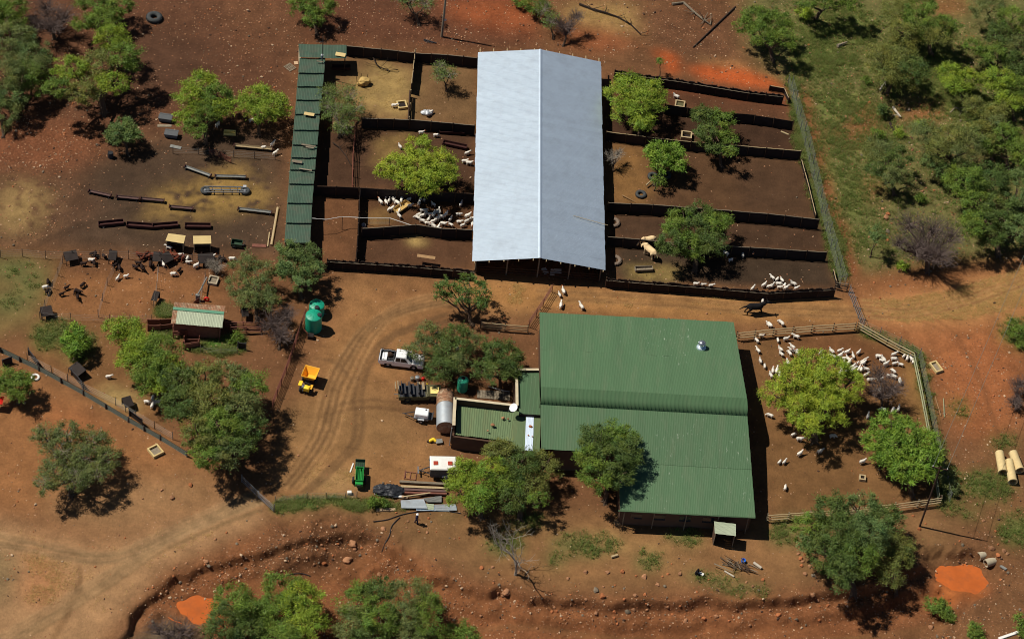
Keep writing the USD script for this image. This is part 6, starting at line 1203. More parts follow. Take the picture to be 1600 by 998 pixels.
for (u, v, m, lb, s) in ((661, 593, 'red_bright', 'small red petrol can under the pickup tree', .3), (652, 593, 'galvanised_worn', 'grey metal scrap heap left of the red can', .42), (644, 594, 'timber_grey', 'bundle of grey timber left of the red can', .4), (667, 601, 'yellow_bright', 'small yellow bucket behind the open safari vehicle', .22), (680, 543, 'silver_paint', 'shiny metal part glimpsed through the pickup tree', .4), (683, 526, 'steel_grey', 'grey machine part under the north of the pickup tree', .5), (714, 547, 'white_dusty', 'white drum partly under the pickup tree on its east side', .4)):
    o = G(u, v); t = thing('yard_clutter', lb, 'clutter', o)
    part(t, 'drum' if s < .45 else 'casing', place(lathe([(0, 0), (s * .6, 0), (s * .6, s * 1.2), (s * .5, s * 1.3), (s * .2, s * 1.32), (s * .2, s * 1.5), (0, s * 1.5)], 14), o), m, smooth=40)
    part(t, 'handle', place(torus(s * .3, .025, 12, 5, (0, 0, s * 1.45), 'y'), o), 'steel_dark')
# trailer compressor
g = G(653, 658); tc = thing('compressor_trailer', 'small grey trailer with a white box canopy and a pointed drawbar', 'trailer', g + [.05, .5, 0], head(690, 657, 640, 650))
part(tc, 'canopy', box((-.3, 0, .98), (1.55, 1.15, .62), 0, .08), 'white_paint', **LP); part(tc, 'body', box((-.3, 0, .56), (1.7, 1.3, .3), 0, .03), 'steel_grey', **LP); part(tc, 'hatch', box((-.75, -.3, 1.3), (.2, .2, .03)), 'steel_dark', **LP)
part(tc, 'drawbar', [bar((.5, .5, .5), (1.75, 0, .48), .07, .08), bar((.5, -.5, .5), (1.75, 0, .48), .07, .08), tube([(1.7, 0, .5), (1.95, 0, .45)], .05, 6), tube([(1.5, .1, .5), (1.5, .1, .1)], .04, 6)], 'steel_dark', **LP)
part(tc, 'rear_rack', [box((-1.35, 0, .6), (.5, 1.1, .1)), box((-1.6, 0, .75), (.06, 1.1, .4))], 'steel_dark', **LP)
for y in (-.76, .76): wheel(tc, -.3, y, .3, .18); part(tc, 'mudguard', box((-.3, y, .68), (.75, .24, .05), 0, .02), 'silver_paint', **LP)
# horse box
g = G(686, 748); hb = thing('caravan_trailer', 'box trailer with white roof, two red roof vents and dark sides', 'trailer', g + [.25, .85, 0], head(706, 742, 655, 741))
part(hb, 'body', prism([(-1.45, .5), (1.3, .5), (1.45, .7), (1.42, 1.85), (-1.42, 1.85), (-1.45, 1.8)], -.95, .95), 'steel_dark', **LP)
part(hb, 'roof', hull([(x, y, 1.86) for x in (-1.5, 1.5) for y in (-1.0, 1.0)] + [(x, y, 1.96) for x in (-1.4, 1.35) for y in (-.9, .9)] + [(.2, -.5, 2.02), (.2, .5, 2.02)]), 'white_dusty', **LP)
for x in (-.78, .85): part(hb, 'roof_vent', [box((x, .12, 2.02), (.52, .55, .12), 0, .03)] + [box((x, .12 + k, 2.085), (.46, .04, .02)) for k in (-.18, -.06, .06, .18)], 'red_paint', **LP)
part(hb, 'sign_panel', box((1.46, .0, 1.25), (.02, .6, .3)), 'silver_paint', **LP); part(hb, 'drawbar', [bar((1.3, .55, .55), (2.6, 0, .5), .09, .1), bar((1.3, -.55, .55), (2.6, 0, .5), .09, .1)], 'steel_dark', **LP)
part(hb, 'stand', [box((2.75, 0, .55), (.14, 1.0, .1)), tube([(2.6, 0, .5), (2.75, 0, .2)], .06, 6), box((2.75, .0, .3), (.12, .12, .5))], 'steel_grey', **LP); part(hb, 'spare_wheel', torus(.28, .1, 16, 8, (1.2, -1.04, 1.2), 'y'), 'rubber', smooth=60, **LP)
part(hb, 'jockey_crank', [tube([(2.2, .15, .5), (2.2, .15, 1.0), (2.2, .4, 1.0)], .03, 5)], 'steel_grey', **LP)
for y in (-.98, .98): wheel(hb, -.35, y, .32, .2); part(hb, 'mudguard', prism([(-.8, .62), (-.72, .62), (-.6, .75), (-.1, .75), (.02, .62), (.1, .62), (-.04, .82), (-.66, .82)], y - .12, y + .12), 'white_dusty', **LP)
# green feed machine
g = G(560, 758); gm_ = thing('feed_mixer', 'green farm machine with an open ribbed hopper beside the covered pile', 'machine', g + [0, .6, 0], head(560, 760, 562, 722))
part(gm_, 'hopper', [box((.1, .42, .95), (1.9, .06, .7)), box((.1, -.42, .95), (1.9, .06, .7)), box((1.05, 0, .95), (.06, .84, .7)), box((-.85, 0, .95), (.06, .84, .7)), box((.1, 0, .65), (1.9, .84, .06))] + [bar((-.8, y, 1.05), (1.0, y, 1.05), .07, .06) for y in (-.28, -.1, .08, .26)], 'green_paint', **LP)
part(gm_, 'platform', [box((1.7, 0, .8), (1.1, 1.1, .06)), box((2.2, 0, 1.05), (.05, 1.1, .4))] + [bar((1.2, y, .86), (2.2, y, .86), .04, .04) for y in (-.5, -.25, 0, .25, .5)], 'dark_green_paint', **LP)
part(gm_, 'frame', [bar((-1.1, y, .55), (2.1, y, .55), .1, .12) for y in (-.4, .4)] + [box((-1.05, 0, .8), (.4, .9, .5), 0, .04)], 'green_paint', **LP)
part(gm_, 'gearbox', box((-1.2, 0, .7), (.3, .5, .5), 0, .05), 'dark_green_paint', **LP)
for y in (-.68, .68): wheel(gm_, -.2, y, .42, .24, rim='silver_paint')
# wheelbarrow near the tank
g = G(679, 692); wb = thing('wheelbarrow', 'yellow wheelbarrow lying tipped beside the horizontal tank', 'wheelbarrow', g, .3)
part(wb, 'tray', bones([((-.5, .2, .25), .18, (-.1, .35, .3), .2), ((-.1, .35, .3), .2, (.1, .1, .25), .17)], 0, 10, 0), 'yellow_bright', smooth=50, **LP); part(wb, 'lid', hull([(x, y, z) for x in (.1, .9) for y in (-.3, .3) for z in (.25, .32)] + [(.5, 0, .4)]), 'trough_grey', smooth=30, **LP); part(wb, 'handles', [tube([(-.6, .3, .2), (.8, .5, .1)], .025, 5), tube([(-.6, .1, .2), (.8, -.1, .1)], .025, 5)], 'steel_dark', **LP); part(wb, 'wheel', torus(.15, .05, 14, 6, (-.7, .2, .2), 'y'), 'rubber', **LP)
# green water tanks
def water_tank(u, v, r, h, mt, label, lid=(.5, .2), hr=.28):
    b = G(u, v); t = thing('water_tank', label, 'water tank', b); pr = [(0, 0), (r, 0)]
    for k in range(7): z = h * .96 * (k + .5) / 7; pr += [(r, z - h * .05), (r * 1.025, z), (r, z + h * .05)]
    pr += [(r * .99, h), (r * .82, h + .1), (r * .4, h + .2), (0, h + .23)]
    part(t, 'shell', lathe(pr, 32), mt, smooth=35, local=True); part(t, 'lid', lathe([(hr, h + .06), (hr, h + .26), (hr * .8, h + .3), (0, h + .31)], 16, (lid[0] * r, lid[1] * r, 0)), 'rubber' if mt != 'tank_light' else 'black_plastic', smooth=40, local=True)
    part(t, 'outlet_pipe', tube([(r * .9, 0, .2), (r * 1.3, 0, .2)], .04, 6), 'steel_grey', local=True)
    for k in range(8): a = k / 8 * 6.283; part(t, 'roof_rib', tube([(math.cos(a) * r * .95, math.sin(a) * r * .95, h + .05), (math.cos(a) * r * .35, math.sin(a) * r * .35, h + .24)], .025, 4), mt, local=True)
water_tank(489.5, 513, .97, 2.35, 'tank_green', 'dark green ribbed water tank, the nearer of two by the red fence', (.7, .0)); water_tank(494.5, 490, .9, 1.6, 'tank_green', 'dark green water tank half in tree shade, the farther of two by the red fence', (.1, -.7))
water_tank(722, 608, .62, 1.7, 'tank_light', 'light green water tank beside the annex parapet', (-.0, .1), .24)
b = G(482, 524); sg = thing('pump_shelter', 'small brown box and red frame at the foot of the nearer green tank', 'box', b)
part(sg, 'box', box((.3, -.3, .25), (.7, .6, .5)), 'dark_sheet', local=True); part(sg, 'frame', [tube([(-.8, 0, 0), (-.6, .1, .9), (-.1, -.4, .9), (-.2, -.5, 0)], .05, 5)], 'red_pipe', local=True)
# paved apron by the annex
q = [P(745, 610), P(797, 612), P(797, 626), P(745, 622)]; pv = thing('plank_deck', 'weathered plank deck between the light green tank and the annex', 'deck', (q[0] + q[2]) / 2)
for k in range(12):
    a, b_ = (k + .05) / 12, (k + .95) / 12; A_, B_, C_, D_ = q[0] + (q[1] - q[0]) * a, q[0] + (q[1] - q[0]) * b_, q[3] + (q[2] - q[3]) * b_, q[3] + (q[2] - q[3]) * a
    part(pv, 'plank', hexa([D_, C_, B_, A_], [x + up3 * (.1 + .01 * (k % 3)) for x in (D_, C_, B_, A_)]), 'timber_grey')
tag(part(None, 'hose', tube([G(762, 605) + up3 * .2, G(775, 609) + up3 * .25, G(786, 612) + up3 * .22, G(796, 613) + up3 * .2], .05, 6), 'white_dusty'), 'white hose lying across the plank deck', 'hose')
# covered pile on a pallet, pipes, sheets
b = G(608, 768); cp = thing('covered_pile', 'pile under black plastic sheeting beside the green machine', 'pile', b)
v, f = boulder(1.0, 21, 4); v = v * [1.75, 1.05, .8]; v[:, 2] = np.maximum(v[:, 2] + .35, 0); v += ((meshkit.fbm(v * 3.5, 3, 9) - .5) * .45)[:, None] * unit_rows(v); part(cp, 'sheeting', (v, f), 'black_plastic', smooth=25, local=True)
b = G(608, 775); ws = thing('rolled_sheet', 'long white rolled sheet lying along the foot of the black plastic pile', 'roll', b)
r_ = np.random.default_rng(4); n_ = 14; part(ws, 'roll', [tube([(-1.7 + 3.1 * k / n_, r_.normal(0, .03), .2 + r_.normal(0, .02)) for k in range(n_ + 1)], [.17 + r_.uniform(-.03, .03) for k in range(n_ + 1)], 8)], 'white_dusty', smooth=50, local=True); part(ws, 'end', tube([(1.4, 0, .2), (2.1, .02, .2)], .17, 8), 'stone_pale', local=True)
for k, (v0, v1, u0, u1, m, w, lb) in enumerate(((754, 758, 624, 697, 'timber_grey', .3, 'long dark beam, topmost in the stack beside the covered pile'), (762, 765, 626, 700, 'timber_pale', .28, 'long pale beam, second in the stack beside the covered pile'), (767, 770, 630, 698, 'trough_brown', .3, 'brown beam in the middle of the stack beside the covered pile'), (772, 774, 632, 698, 'red_timber', .22, 'reddish beam in the stack beside the covered pile'), (779, 773, 630, 672, 'timber_pale', .12, 'thin pale pole slanting across the roof sheet pile'))):
    a, b_ = G(u0, v0) + up3 * (.2 + .03 * k), G(u1, v1) + up3 * (.2 + .03 * k); tag(part(None, 'beam', bar(a, b_, w, .24), m), lb, 'beam')
for k, (c4, m, lb) in enumerate((([(626, 781), (662, 779), (668, 794), (627, 793)], 'galvanised_worn', 'grey corrugated sheet, leftmost in the pile by the gully path'), ([(660, 778), (690, 774), (690, 784), (668, 784)], 'trough_grey', 'dark grey sheet lying askew on the sheet pile'), ([(662, 786), (678, 787), (678, 796), (664, 795)], 'hut_sheet', 'greenish corrugated sheet in the middle of the pile by the gully path'), ([(678, 788), (712, 787), (714, 797), (680, 797)], 'galvanised_worn', 'grey corrugated sheet, rightmost in the pile by the gully path'), ([(650, 790), (700, 790), (702, 798), (650, 797)], 'galvanised', 'pale corrugated sheet lying lowest in the pile by the gully path'))):
    q = [P(u, v, .12 + .05 * (4 - k)) for u, v in c4]; tag(part(None, 'metal_sheet', sheet(q[0], q[3], q[2], q[1], 8, .03), m), lb, 'metal sheet')
for (u0, v0, u1, v1, w, h, m, lb, cat) in ((588, 797, 618, 796, .35, .12, 'stone_pale', 'pale plank lying on the path below the roof sheets', 'plank'), (547, 738, 552, 724, .14, .1, 'white_dusty', 'white plank leaning by the green machine', 'plank'), (266, 228.5, 283, 232, .5, .08, 'trough_grey', 'pale board near the dark plastic boxes', 'board'), (246, 197, 268, 197, .45, .06, 'timber_grey', 'grey board in front of the upper dark box', 'board'), (424, 384, 434, 326, .3, .3, 'timber_pale', 'long pale pole lying beside the stepped green roof', 'pole'), (418, 386, 421, 364, .12, .14, 'timber_pale', 'short pale pole left of the long pole', 'pole'), (394, 384, 416, 385, .5, .1, 'red_timber', 'reddish plank near the long pale pole', 'plank'),
        (633, 746, 633.5, 735, .1, .1, 'red_timber', 'left leg of the low red ladder frame in the yard', 'frame'), (651, 417 - 8, 679, 413, .5, .06, 'timber', 'brown plank on the fence south of the straw patch', 'plank'), (1220, 206, 1232, 211, .2, .1, 'timber_pale', 'pale plank at the end of the second east pen', 'plank'), (896, 337, 950, 352, .07, .07, 'timber_pale', 'thin pole lying on the east slope of the silver roof', 'pole'), (590, 540 - 10, 594, 543, .1, .05, 'timber_pale', '', ''),
        (1461, 620, 1470, 650, .12, .12, 'timber', 'brown pole lying outside the corral netting', 'pole'), (1474, 623, 1475.5, 652, .12, .12, 'timber_green', 'greenish pole lying outside the corral netting', 'pole'), (1560, 998, 1592, 987, .3, .15, 'white_dusty', 'white pole lying at the bottom right corner', 'pole'), (1564, 882, 1572, 890, .3, .15, 'trough_grey', 'grey broken pipe lying right of the culverts', 'pipe'), (955, 871, 965, 868, .3, .3, 'timber_pale', 'short pale log on the grass south of the green shed', 'log')):
    if not lb: continue
    zz = 3.0 if u0 == 896 else 1.1 if v0 == 409 else None
    a = (P(u0, v0, 3.3) if zz == 3.0 else G(u0, v0) + up3 * (1.1 if zz else h / 2 + .01)); b_ = (P(u1, v1, 2.75) if zz == 3.0 else G(u1, v1) + up3 * (1.1 if zz else h / 2 + .01))
    tag(part(None, cat, bar(a, b_, w, h) if w != h else tube([a, (a + b_) / 2, b_], w / 2, 7), m), lb, cat)
b = G(641, 744); fr = thing('ladder_frame', 'low red metal frame lying in the yard by the box trailer', 'frame', b)
for x in (-.65, 0, .65): part(fr, 'bar', bar((x, -.5, .06), (x, .6, .06), .06, .08), 'red_timber', local=True)
for y in (-.45, .55): part(fr, 'rail', bar((-.68, y, .1), (.68, y, .1), .05, .05), 'red_timber', local=True)
# feeders and troughs
def trough(u0, v0, u1, v1, m, label, kind='pipe', w=.42, cat='trough', legs=True, group=None):
    a, b_ = G(u0, v0), G(u1, v1); L = np.linalg.norm(b_ - a); t = thing('feed_trough', label, cat, (a + b_) / 2, math.atan2(b_[1] - a[1], b_[0] - a[0]), group)
    if kind == 'pipe':
        an = np.linspace(math.pi * .98, math.pi * 2.02, 9); o = np.stack([np.cos(an), np.sin(an)], 1) * w / 2; i_ = o * .86; pr = np.vstack([o, i_[::-1]]); n = len(pr); z = .42 if legs else .25
        v = np.vstack([np.column_stack([np.full(n, x), pr[:, 0], pr[:, 1] + z]) for x in (-L / 2, L / 2)]); f = []
        for k in range(n): j = (k + 1) % n; f += [[k, j, j + n], [k, j + n, k + n]]
        part(t, 'channel', (v, np.array(f)), m, local=True)
        for x in (-L / 2 + .06, L / 2 - .06): part(t, 'end', box((x, 0, z - .06), (.1, w * 1.25, w * .75)), 'trough_dark', local=True)
        for x in (-L / 2 + .3, L / 2 - .3): part(t, 'leg', [bar((x, -.3, 0), (x, -.12, z - .1), .06, .06), bar((x, .3, 0), (x, .12, z - .1), .06, .06)], 'steel_dark', local=True)
    else:
        h = .5
        part(t, 'base', box((0, 0, h * .3), (L, w * .9, .06)), m, local=True)
        for y in (-1, 1): part(t, 'side', hexa([(-L / 2, y * w * .42 - .025, .1), (L / 2, y * w * .42 - .025, .1), (L / 2, y * w * .42 + .025, .1), (-L / 2, y * w * .42 + .025, .1)], [(-L / 2, y * w * .52 - .025, h), (L / 2, y * w * .52 - .025, h), (L / 2, y * w * .52 + .025, h), (-L / 2, y * w * .52 + .025, h)]), m, local=True)
        for x in (-L / 2, L / 2): part(t, 'end', box((x, 0, h * .55), (.05, w, h * .8)), m, local=True)
    return t
for a in ((138, 301, 174, 309, 'trough_brown', 'brown half pipe trough, westernmost of the feed row'), (181, 310, 218, 313.5, 'trough_brown', 'brown half pipe trough, second in the feed row'), (219, 313, 257, 316.5, 'trough_brown', 'brown half pipe trough, third in the feed row'), (264, 325.5, 302, 329, 'trough_brown', 'brown half pipe trough standing alone on the straw'), (371, 329, 425, 335, 'trough_grey', 'grey half pipe trough east of the straw'), (288, 263, 330, 278, 'trough_grey', 'grey half pipe trough lying at a slant above the old axle'), (335, 278, 385, 279.5, 'trough_grey', 'grey half pipe trough right above the old axle'), (365, 230.5, 426, 236, 'timber_pale', 'pale trough with white goats feeding at its end')):
    trough(*a)
for a in ((154, 353, 193, 349, 'trough_dark', 'dark red box trough, westernmost of the lower row'), (198, 353, 238, 356, 'trough_dark', 'dark red box trough, second in the lower row'), (238, 356, 278, 353, 'trough_dark', 'dark red box trough, third in the lower row'), (289, 355, 329, 355.5, 'trough_dark', 'dark red box trough, last in the lower row'), (519, 108, 547, 108, 'trough_dark', 'red box trough under the north end of the stepped roof'), (687, 207, 725, 209, 'trough_dark', 'upper of two brown troughs beside the silver barn'), (692, 225, 729, 233, 'trough_dark', 'lower of two brown troughs beside the silver barn'), (992, 423, 1019, 422, 'timber_grey', 'grey wooden trough in the straw south of the cattle'), (618, 333, 638, 319, 'straw', 'straw filled trough among the crowded white goats'), (350, 210, 368, 211, 'yellow_cream', 'short pale trough in the deep shade under the bright trees')):
    trough(*a, kind='box', w=.62 if a[4] != 'straw' else .9)
for u, v, lb in ((259, 188, 'dark grey plastic feeder box, upper of two by the bright trees'), (268, 213, 'dark grey plastic feeder box, lower of two by the bright trees')):
    b = G(u, v); t = thing('feeder_box', lb, 'feeder', b, head(248, 186, 269, 189) if v < 200 else 0.0)
    part(t, 'tub', hull([(x, y, .05) for x in (-.75, .75) for y in (-.4, .4)] + [(x, y, .62) for x in (-.85, .85) for y in (-.52, .52)]), 'box_dark', local=True); part(t, 'lid', hexa([(-.86, -.54, .64), (.86, -.54, .64), (.86, .18, .72), (-.86, .18, .72)], [(-.86, -.54, .69), (.86, -.54, .69), (.86, .18, .8), (-.86, .18, .8)]), 'box_dark', local=True); part(t, 'back_ledge', box((0, .42, .66), (1.7, .22, .08)), 'box_dark', local=True)
    for x in (-.6, .6): part(t, 'foot', box((x, 0, .03), (.12, .7, .06)), 'rubber', local=True)
b = G(173, 246); t = thing('drum', 'small black drum near the round tree on the left', 'drum', b); part(t, 'body', lathe([(0, 0), (.33, 0), (.36, .1), (.36, .7), (.3, .82), (0, .82)], 18), 'black_plastic', smooth=40, local=True); part(t, 'rim', torus(.3, .04, 18, 6, (0, 0, .82)), 'black_plastic', local=True)
b = G(370, 384); t = thing('barrow', 'dark green feed cart left of the long pale pole', 'cart', b); part(t, 'tub', [box((0, .42, .45), (1.3, .05, .5)), box((0, -.42, .45), (1.3, .05, .5)), box((-.65, 0, .45), (.05, .84, .5)), box((.65, 0, .45), (.05, .84, .5)), box((0, 0, .24), (1.3, .84, .05))], 'dark_green_paint', local=True); part(t, 'handle', tube([(.65, .3, .6), (1.0, .3, .7), (1.0, -.3, .7), (.65, -.3, .6)], .03, 5), 'steel_dark', local=True)
for y in (-.5, .5): part(t, 'wheel', torus(.16, .05, 14, 6, (-.2, y, .2), 'y'), 'rubber', local=True)
def frame_box(u, v, w, d, rz, m, label, inner='straw', h=.38):
    b = G(u, v); t = thing('square_frame', label, 'feed frame', b, rz)
    for k, (c, s) in enumerate((((0, d / 2, h / 2), (w, .16, h)), ((0, -d / 2, h / 2), (w, .16, h)), ((w / 2 - .08, 0, h / 2), (.16, d - .16, h * .99)), ((-w / 2 + .08, 0, h / 2), (.16, d - .16, h * .99)))): part(t, 'side', box(c, s), m, local=True)
    part(t, 'bed', box((0, 0, .08), (w - .3, d - .16, .12)), inner, local=True)
frame_box(628, 166, 1.25, 1.2, .35, 'board_beige', 'yellow square feed frame in the straw pen', 'dark_sheet'); frame_box(1062, 165, 1.3, 1.1, -.05, 'timber_pale', 'pale square frame in the northernmost east pen', 'khaki'); frame_box(1072, 215, 1.4, 1.1, 0, 'timber_pale', 'pale square frame straddling the double railed wall', 'dark_sheet', .6); frame_box(243, 706, 1.35, 1.3, .75, 'board_beige', 'yellow square frame lying alone on the lower left', 'timber_grey')
frame_box(1462, 575, 1.0, 1.5, .55, 'board_beige', 'yellow edged box beside the track outside the corral', 'timber_grey'); frame_box(333, 440, 1.2, 1.15, -.1, 'concrete', 'square white trough in the easternmost paddock', 'timber_grey'); frame_box(1347, 748, .75, .6, 0, 'timber_pale', 'small pale box in the south of the corral', 'dark_sheet'); frame_box(526, 199, .95, .9, 0, 'yellow_cream', 'yellow frame under the sparse tree', 'khaki')
def tyre(u, v, R, r, label, m='tyre_old', half=False, rz=0.0):
    b = G(u, v); t = thing('old_tyre', label, 'tyre', b, rz)
    part(t, 'tread', torus(R, r, 30, 10, (0, 0, r * .85), 'z', .95, -1.5 if half else 0, 1.5 if half else 2 * math.pi), m, smooth=60, local=True)
    for k in range(22 if not half else 11):
        a = (k / 22 * 6.283) if not half else -1.5 + 3.0 * (k + .5) / 11; part(t, 'lug', box((math.cos(a) * (R + r * .92), math.sin(a) * (R + r * .92), r * .85), (r * .25, .09, r * 1.2), a), m, local=True)
tyre(241, 30, .72, .34, 'large grey tractor tyre lying at the top left beside the thorn tree'); tyre(958, 349, .62, .22, 'dusty split tyre at the barn wall, upper of two', 'rubber_dusty', True); tyre(960, 408, .66, .22, 'dusty split tyre at the barn wall, lower of two', 'rubber_dusty', True); tyre(55, 590, .4, .12, 'small white painted tyre beside the netted lane', 'white_dusty')
for u, v, lb in ((1020, 277, 'old tyre left of the stub tree in the largest east pen'), (1030, 283, 'old tyre holding the stub tree in the largest east pen'), (1040, 275, 'old tyre in the shade right of the stub tree'), (1001, 305, 'old tyre half sunk by the wall of the largest east pen')): tyre(u, v, .5, .2, lb, 'tyre_old')
g = G(352, 300); axl = thing('trailer_axle', 'old axle chassis with two tyres lying on the straw', 'axle', g, head(312, 297, 392, 298))
for x in (-2.45, 2.45): part(axl, 'tyre', torus(.44, .2, 24, 10, (x, 0, .25)), 'tyre_old', smooth=60, local=True); part(axl, 'hub', lathe([(0, .45), (.16, .42), (.26, .3), (.26, .1), (0, .1)], 14, (x, 0, 0)), 'steel_grey', local=True)
for y in (.5, -.45): part(axl, 'beam', bar((-2.6, y, .4), (2.5, y, .4), .1, .14), 'steel_grey', local=True)
part(axl, 'axle_tube', tube([(-2.4, 0, .35), (2.4, 0, .35)], .1, 8), 'steel_grey', local=True)
for x in (-1.6, -.5, .6, 1.5): part(axl, 'crossbar', bar((x, -.45, .4), (x, .5, .4), .08, .1), 'steel_dark', local=True)
part(axl, 'plate', box((2.4, .55, .5), (.4, .35, .06)), 'silver_paint', local=True)
fence('red_gate', 'red pipe gate panel leaning in the shade south of the bright trees', 'gate', [(328, 232), (345, 238), (361, 246)], 1.0, 'pipe', post='red_pipe', rail='red_pipe', rails=6, rr=.025)
b = G(453, 106); t = thing('pallet', 'pale slatted pallet lying west of the stepped roof', 'pallet', b, -.7)
for k in range(6): part(t, 'slat', box((0, -.5 + .2 * k, .1), (1.3, .1, .03)), 'timber_grey', local=True)
for x in (-.55, 0, .55): part(t, 'bearer', box((x, 0, .04), (.1, 1.1, .08)), 'timber_grey', local=True)
tag(part(None, 'board', box(G(462.5, 99) + up3 * .05, (.5, .6, .06), .3), 'stone_pale'), 'small pale board beside the slatted pallet', 'board')
b = G(668, 178); sb = thing('feed_sacks', 'light grey sacks heaped in the small pen beside the silver barn', 'sacks', b)
for k, (x, y, z) in enumerate(((-.4, 0, .0), (.3, .1, 0), (0, -.2, .2))): part(sb, 'sack', place(boulder(.5, 30 + k, 2), (x, y, z + .15), k), 'silver_paint', smooth=50, local=True)
b = G(567, 131); hr = thing('hay_rack', 'round heap of stacked hay beside a dark rack in the straw pen', 'hay', b); v, f = boulder(.85, 8, 3); part(hr, 'bale', (v + [0, 0, .45], f), 'straw', smooth=50, local=True)
for k in range(6): a = k; part(hr, 'stake', tube([(math.cos(a) * .8, math.sin(a) * .8, 0), (math.cos(a) * .9, math.sin(a) * .9, 1.0)], .04, 5), 'timber_dark', local=True)
b = G(568, 355 - 0); wt = thing('white_bucket', 'pale bucket at the post beside the crowded goat pen', 'bucket', b); part(wt, 'pail', lathe([(0, 0), (.22, 0), (.28, .45), (.26, .45), (.2, .06), (0, .06)], 16), 'silver_paint', smooth=40, local=True); part(wt, 'handle', torus(.26, .015, 14, 4, (0, 0, .5), 'y'), 'steel_dark', local=True)
tag(part(None, 'cable', tube([P(487, 341, 2.3), P(510, 343, 2.0), P(535, 338.5, 1.7), P(560, 340, 1.6), P(610, 341, 1.3), P(640, 351, 1.3), P(690, 356, 1.5)], .035, 5), 'white_dusty'), 'pale cable sagging from the stepped roof over the goat pen', 'cable')
cb = G(534.5, 360); tag(part(None, 'cable_prop', tube([cb, P(535, 338.5, 1.7)], .04, 5), 'timber_dark'), 'thin dark prop holding up the pale cable', 'prop')
b = G(309, 469); tag(part(None, 'chute', [place(box((0, 0, .5), (.5, .35, 1.0), 0, .04), b), place(tube([(0, 0, 1.0), (.25, .9, 1.1), (.5, 3.4, .5)], .09, 7), b)], 'trough_grey'), 'pale pipe and pump running north from the hut', 'pump')
b = G(323, 470); tag(part(None, 'red_ring', torus(.26, .1, 18, 8, b + up3 * .3, 'y'), 'red_bright', smooth=50), 'small red ring standing behind the hut', 'ring')
b = G(301, 473); tag(part(None, 'triangular_board', (np.array([b, b + [.75, .1, 0], b + [.75, .1, .95], b + [.0, .04, 0], b + [.75, .14, 0], b + [.75, .14, .95]]), np.array([[0, 1, 2], [3, 5, 4], [0, 2, 5], [0, 5, 3], [1, 4, 5], [1, 5, 2]])), 'red_timber'), 'triangular dark red panel behind the hut', 'panel')
# pipes, culverts, firewood
def hpipe(name, label, a, b_, R, th, m, group=None, cat='pipe'):
    d = unit(b_ - a); s = unit(np.cross(d, [0, 0, 1.0])); u_ = np.cross(s, d); L = np.linalg.norm(b_ - a)
    v, f = lathe([(R, 0), (R, L - .25), (R + .05, L - .2), (R + .05, L), (R - th, L), (R - th, 0), (R, 0)], 26); t = thing(name, label, cat, a, group=group)
    part(t, 'pipe', (a + v[:, :1] * s + v[:, 1:2] * u_ + v[:, 2:] * d, f), m, smooth=40); return t
for (u0, v0, u1, v1, lb) in ((1560, 711, 1565.5, 742, 'leftmost of three tan concrete pipes on the right'), (1581, 711, 1592, 739, 'rightmost of three tan concrete pipes on the right'), (1575, 724, 1581, 757, 'nearest of three tan concrete pipes on the right')):
    hpipe('concrete_pipe', lb, G(u0, v0) + up3 * .5, G(u1, v1) + up3 * .5, .52, .1, 'pipe_concrete')
for (u, v, lb) in ((1529, 869, 'upper of two culvert mouths above the orange pool'), (1540, 880, 'lower of two culvert mouths above the orange pool')):
    e = P(u, v, -.65); hpipe('culvert', lb, e, e + np.array([1.9, 1.1, .05]), .48, .09, 'concrete', cat='culvert')
r_ = np.random.default_rng(9); b = G(1160, 886); wp = thing('firewood_pile', 'pile of dry branches and logs south of the green shed', 'firewood', b)
for k in range(26):
    a = r_.normal(-.35, .35) if k < 20 else r_.uniform(0, 3); L = r_.uniform(.8, 2.4); c = np.array([r_.normal(0, .8), r_.normal(0, .25), r_.uniform(.05, .4)]); d = np.array([math.cos(a), math.sin(a), r_.normal(0, .08)]); part(wp, 'branch', tube([c - d * L / 2, c + d * .1 + r_.normal(0, .04, 3), c + d * L / 2], [r_.uniform(.03, .08), .05, .03], 5), ('timber_grey', 'bark', 'timber_dark')[k % 3], local=True)
part(wp, 'log', tube([(1.2, .7, .25), (2.1, .1, .2)], .16, 8), 'twig_pale', local=True); part(wp, 'log', tube([(-2.0, -.9, .12), (-.9, -1.5, .1)], .1, 7), 'twig_pale', local=True)
tag(part(None, 'blue_bucket', place(lathe([(0, 0), (.22, 0), (.28, .38), (.25, .38), (.2, .05), (0, .05)], 14), G(1161, 877.5)), 'blue_plastic', smooth=40), 'small blue bucket behind the firewood pile', 'bucket')
tag(part(None, 'stump', place(lathe([(0, .2), (.42, .2), (.46, .05), (.5, -.1)], 14), G(965, 816)), 'timber'), 'round tan tree stump at the corner of the green shed', 'stump')
tag(part(None, 'dark_frame', [bar(G(662 + k * 5, 64 + k * .9) + up3 * .1, G(668 + k * 4, 68 + k * .3) + up3 * .12, .08, .08) for k in range(3)] + [bar(G(662, 63) + up3 * .15, G(682, 69) + up3 * .15, .1, .1)], 'steel_dark'), 'dark broken frame lying left of the thick utility pole', 'frame')
for u0, v0, u1, v1, lb in ((604, 742, 586, 802, ''),): pass
tag(part(None, 'white_post_block', place(box((0, 0, .2), (.5, .4, .4), .2, .05), G(546, 771)), 'white_dusty'), 'white block on the ground at the wire fence by the green machine', 'block')
tag(part(None, 'red_canopy', place(hull([(-.8, -.5, 1.3), (.6, -.5, 1.3), (-.8, .5, 1.5), (.6, .5, 1.5), (-.1, 0, 1.7)]), G(-2, 637)), 'red_bright'), 'red cover at the left edge behind the green tree', 'cover')
tag(part(None, 'black_hose', tube([G(u, v) + up3 * .08 for u, v in curve([(583, 815), (605, 812), (625, 805), (650, 800), (690, 798), (720, 802)], 16)], .05, 5), 'black_plastic'), 'black hose curving past the person in the white hat', 'hose')
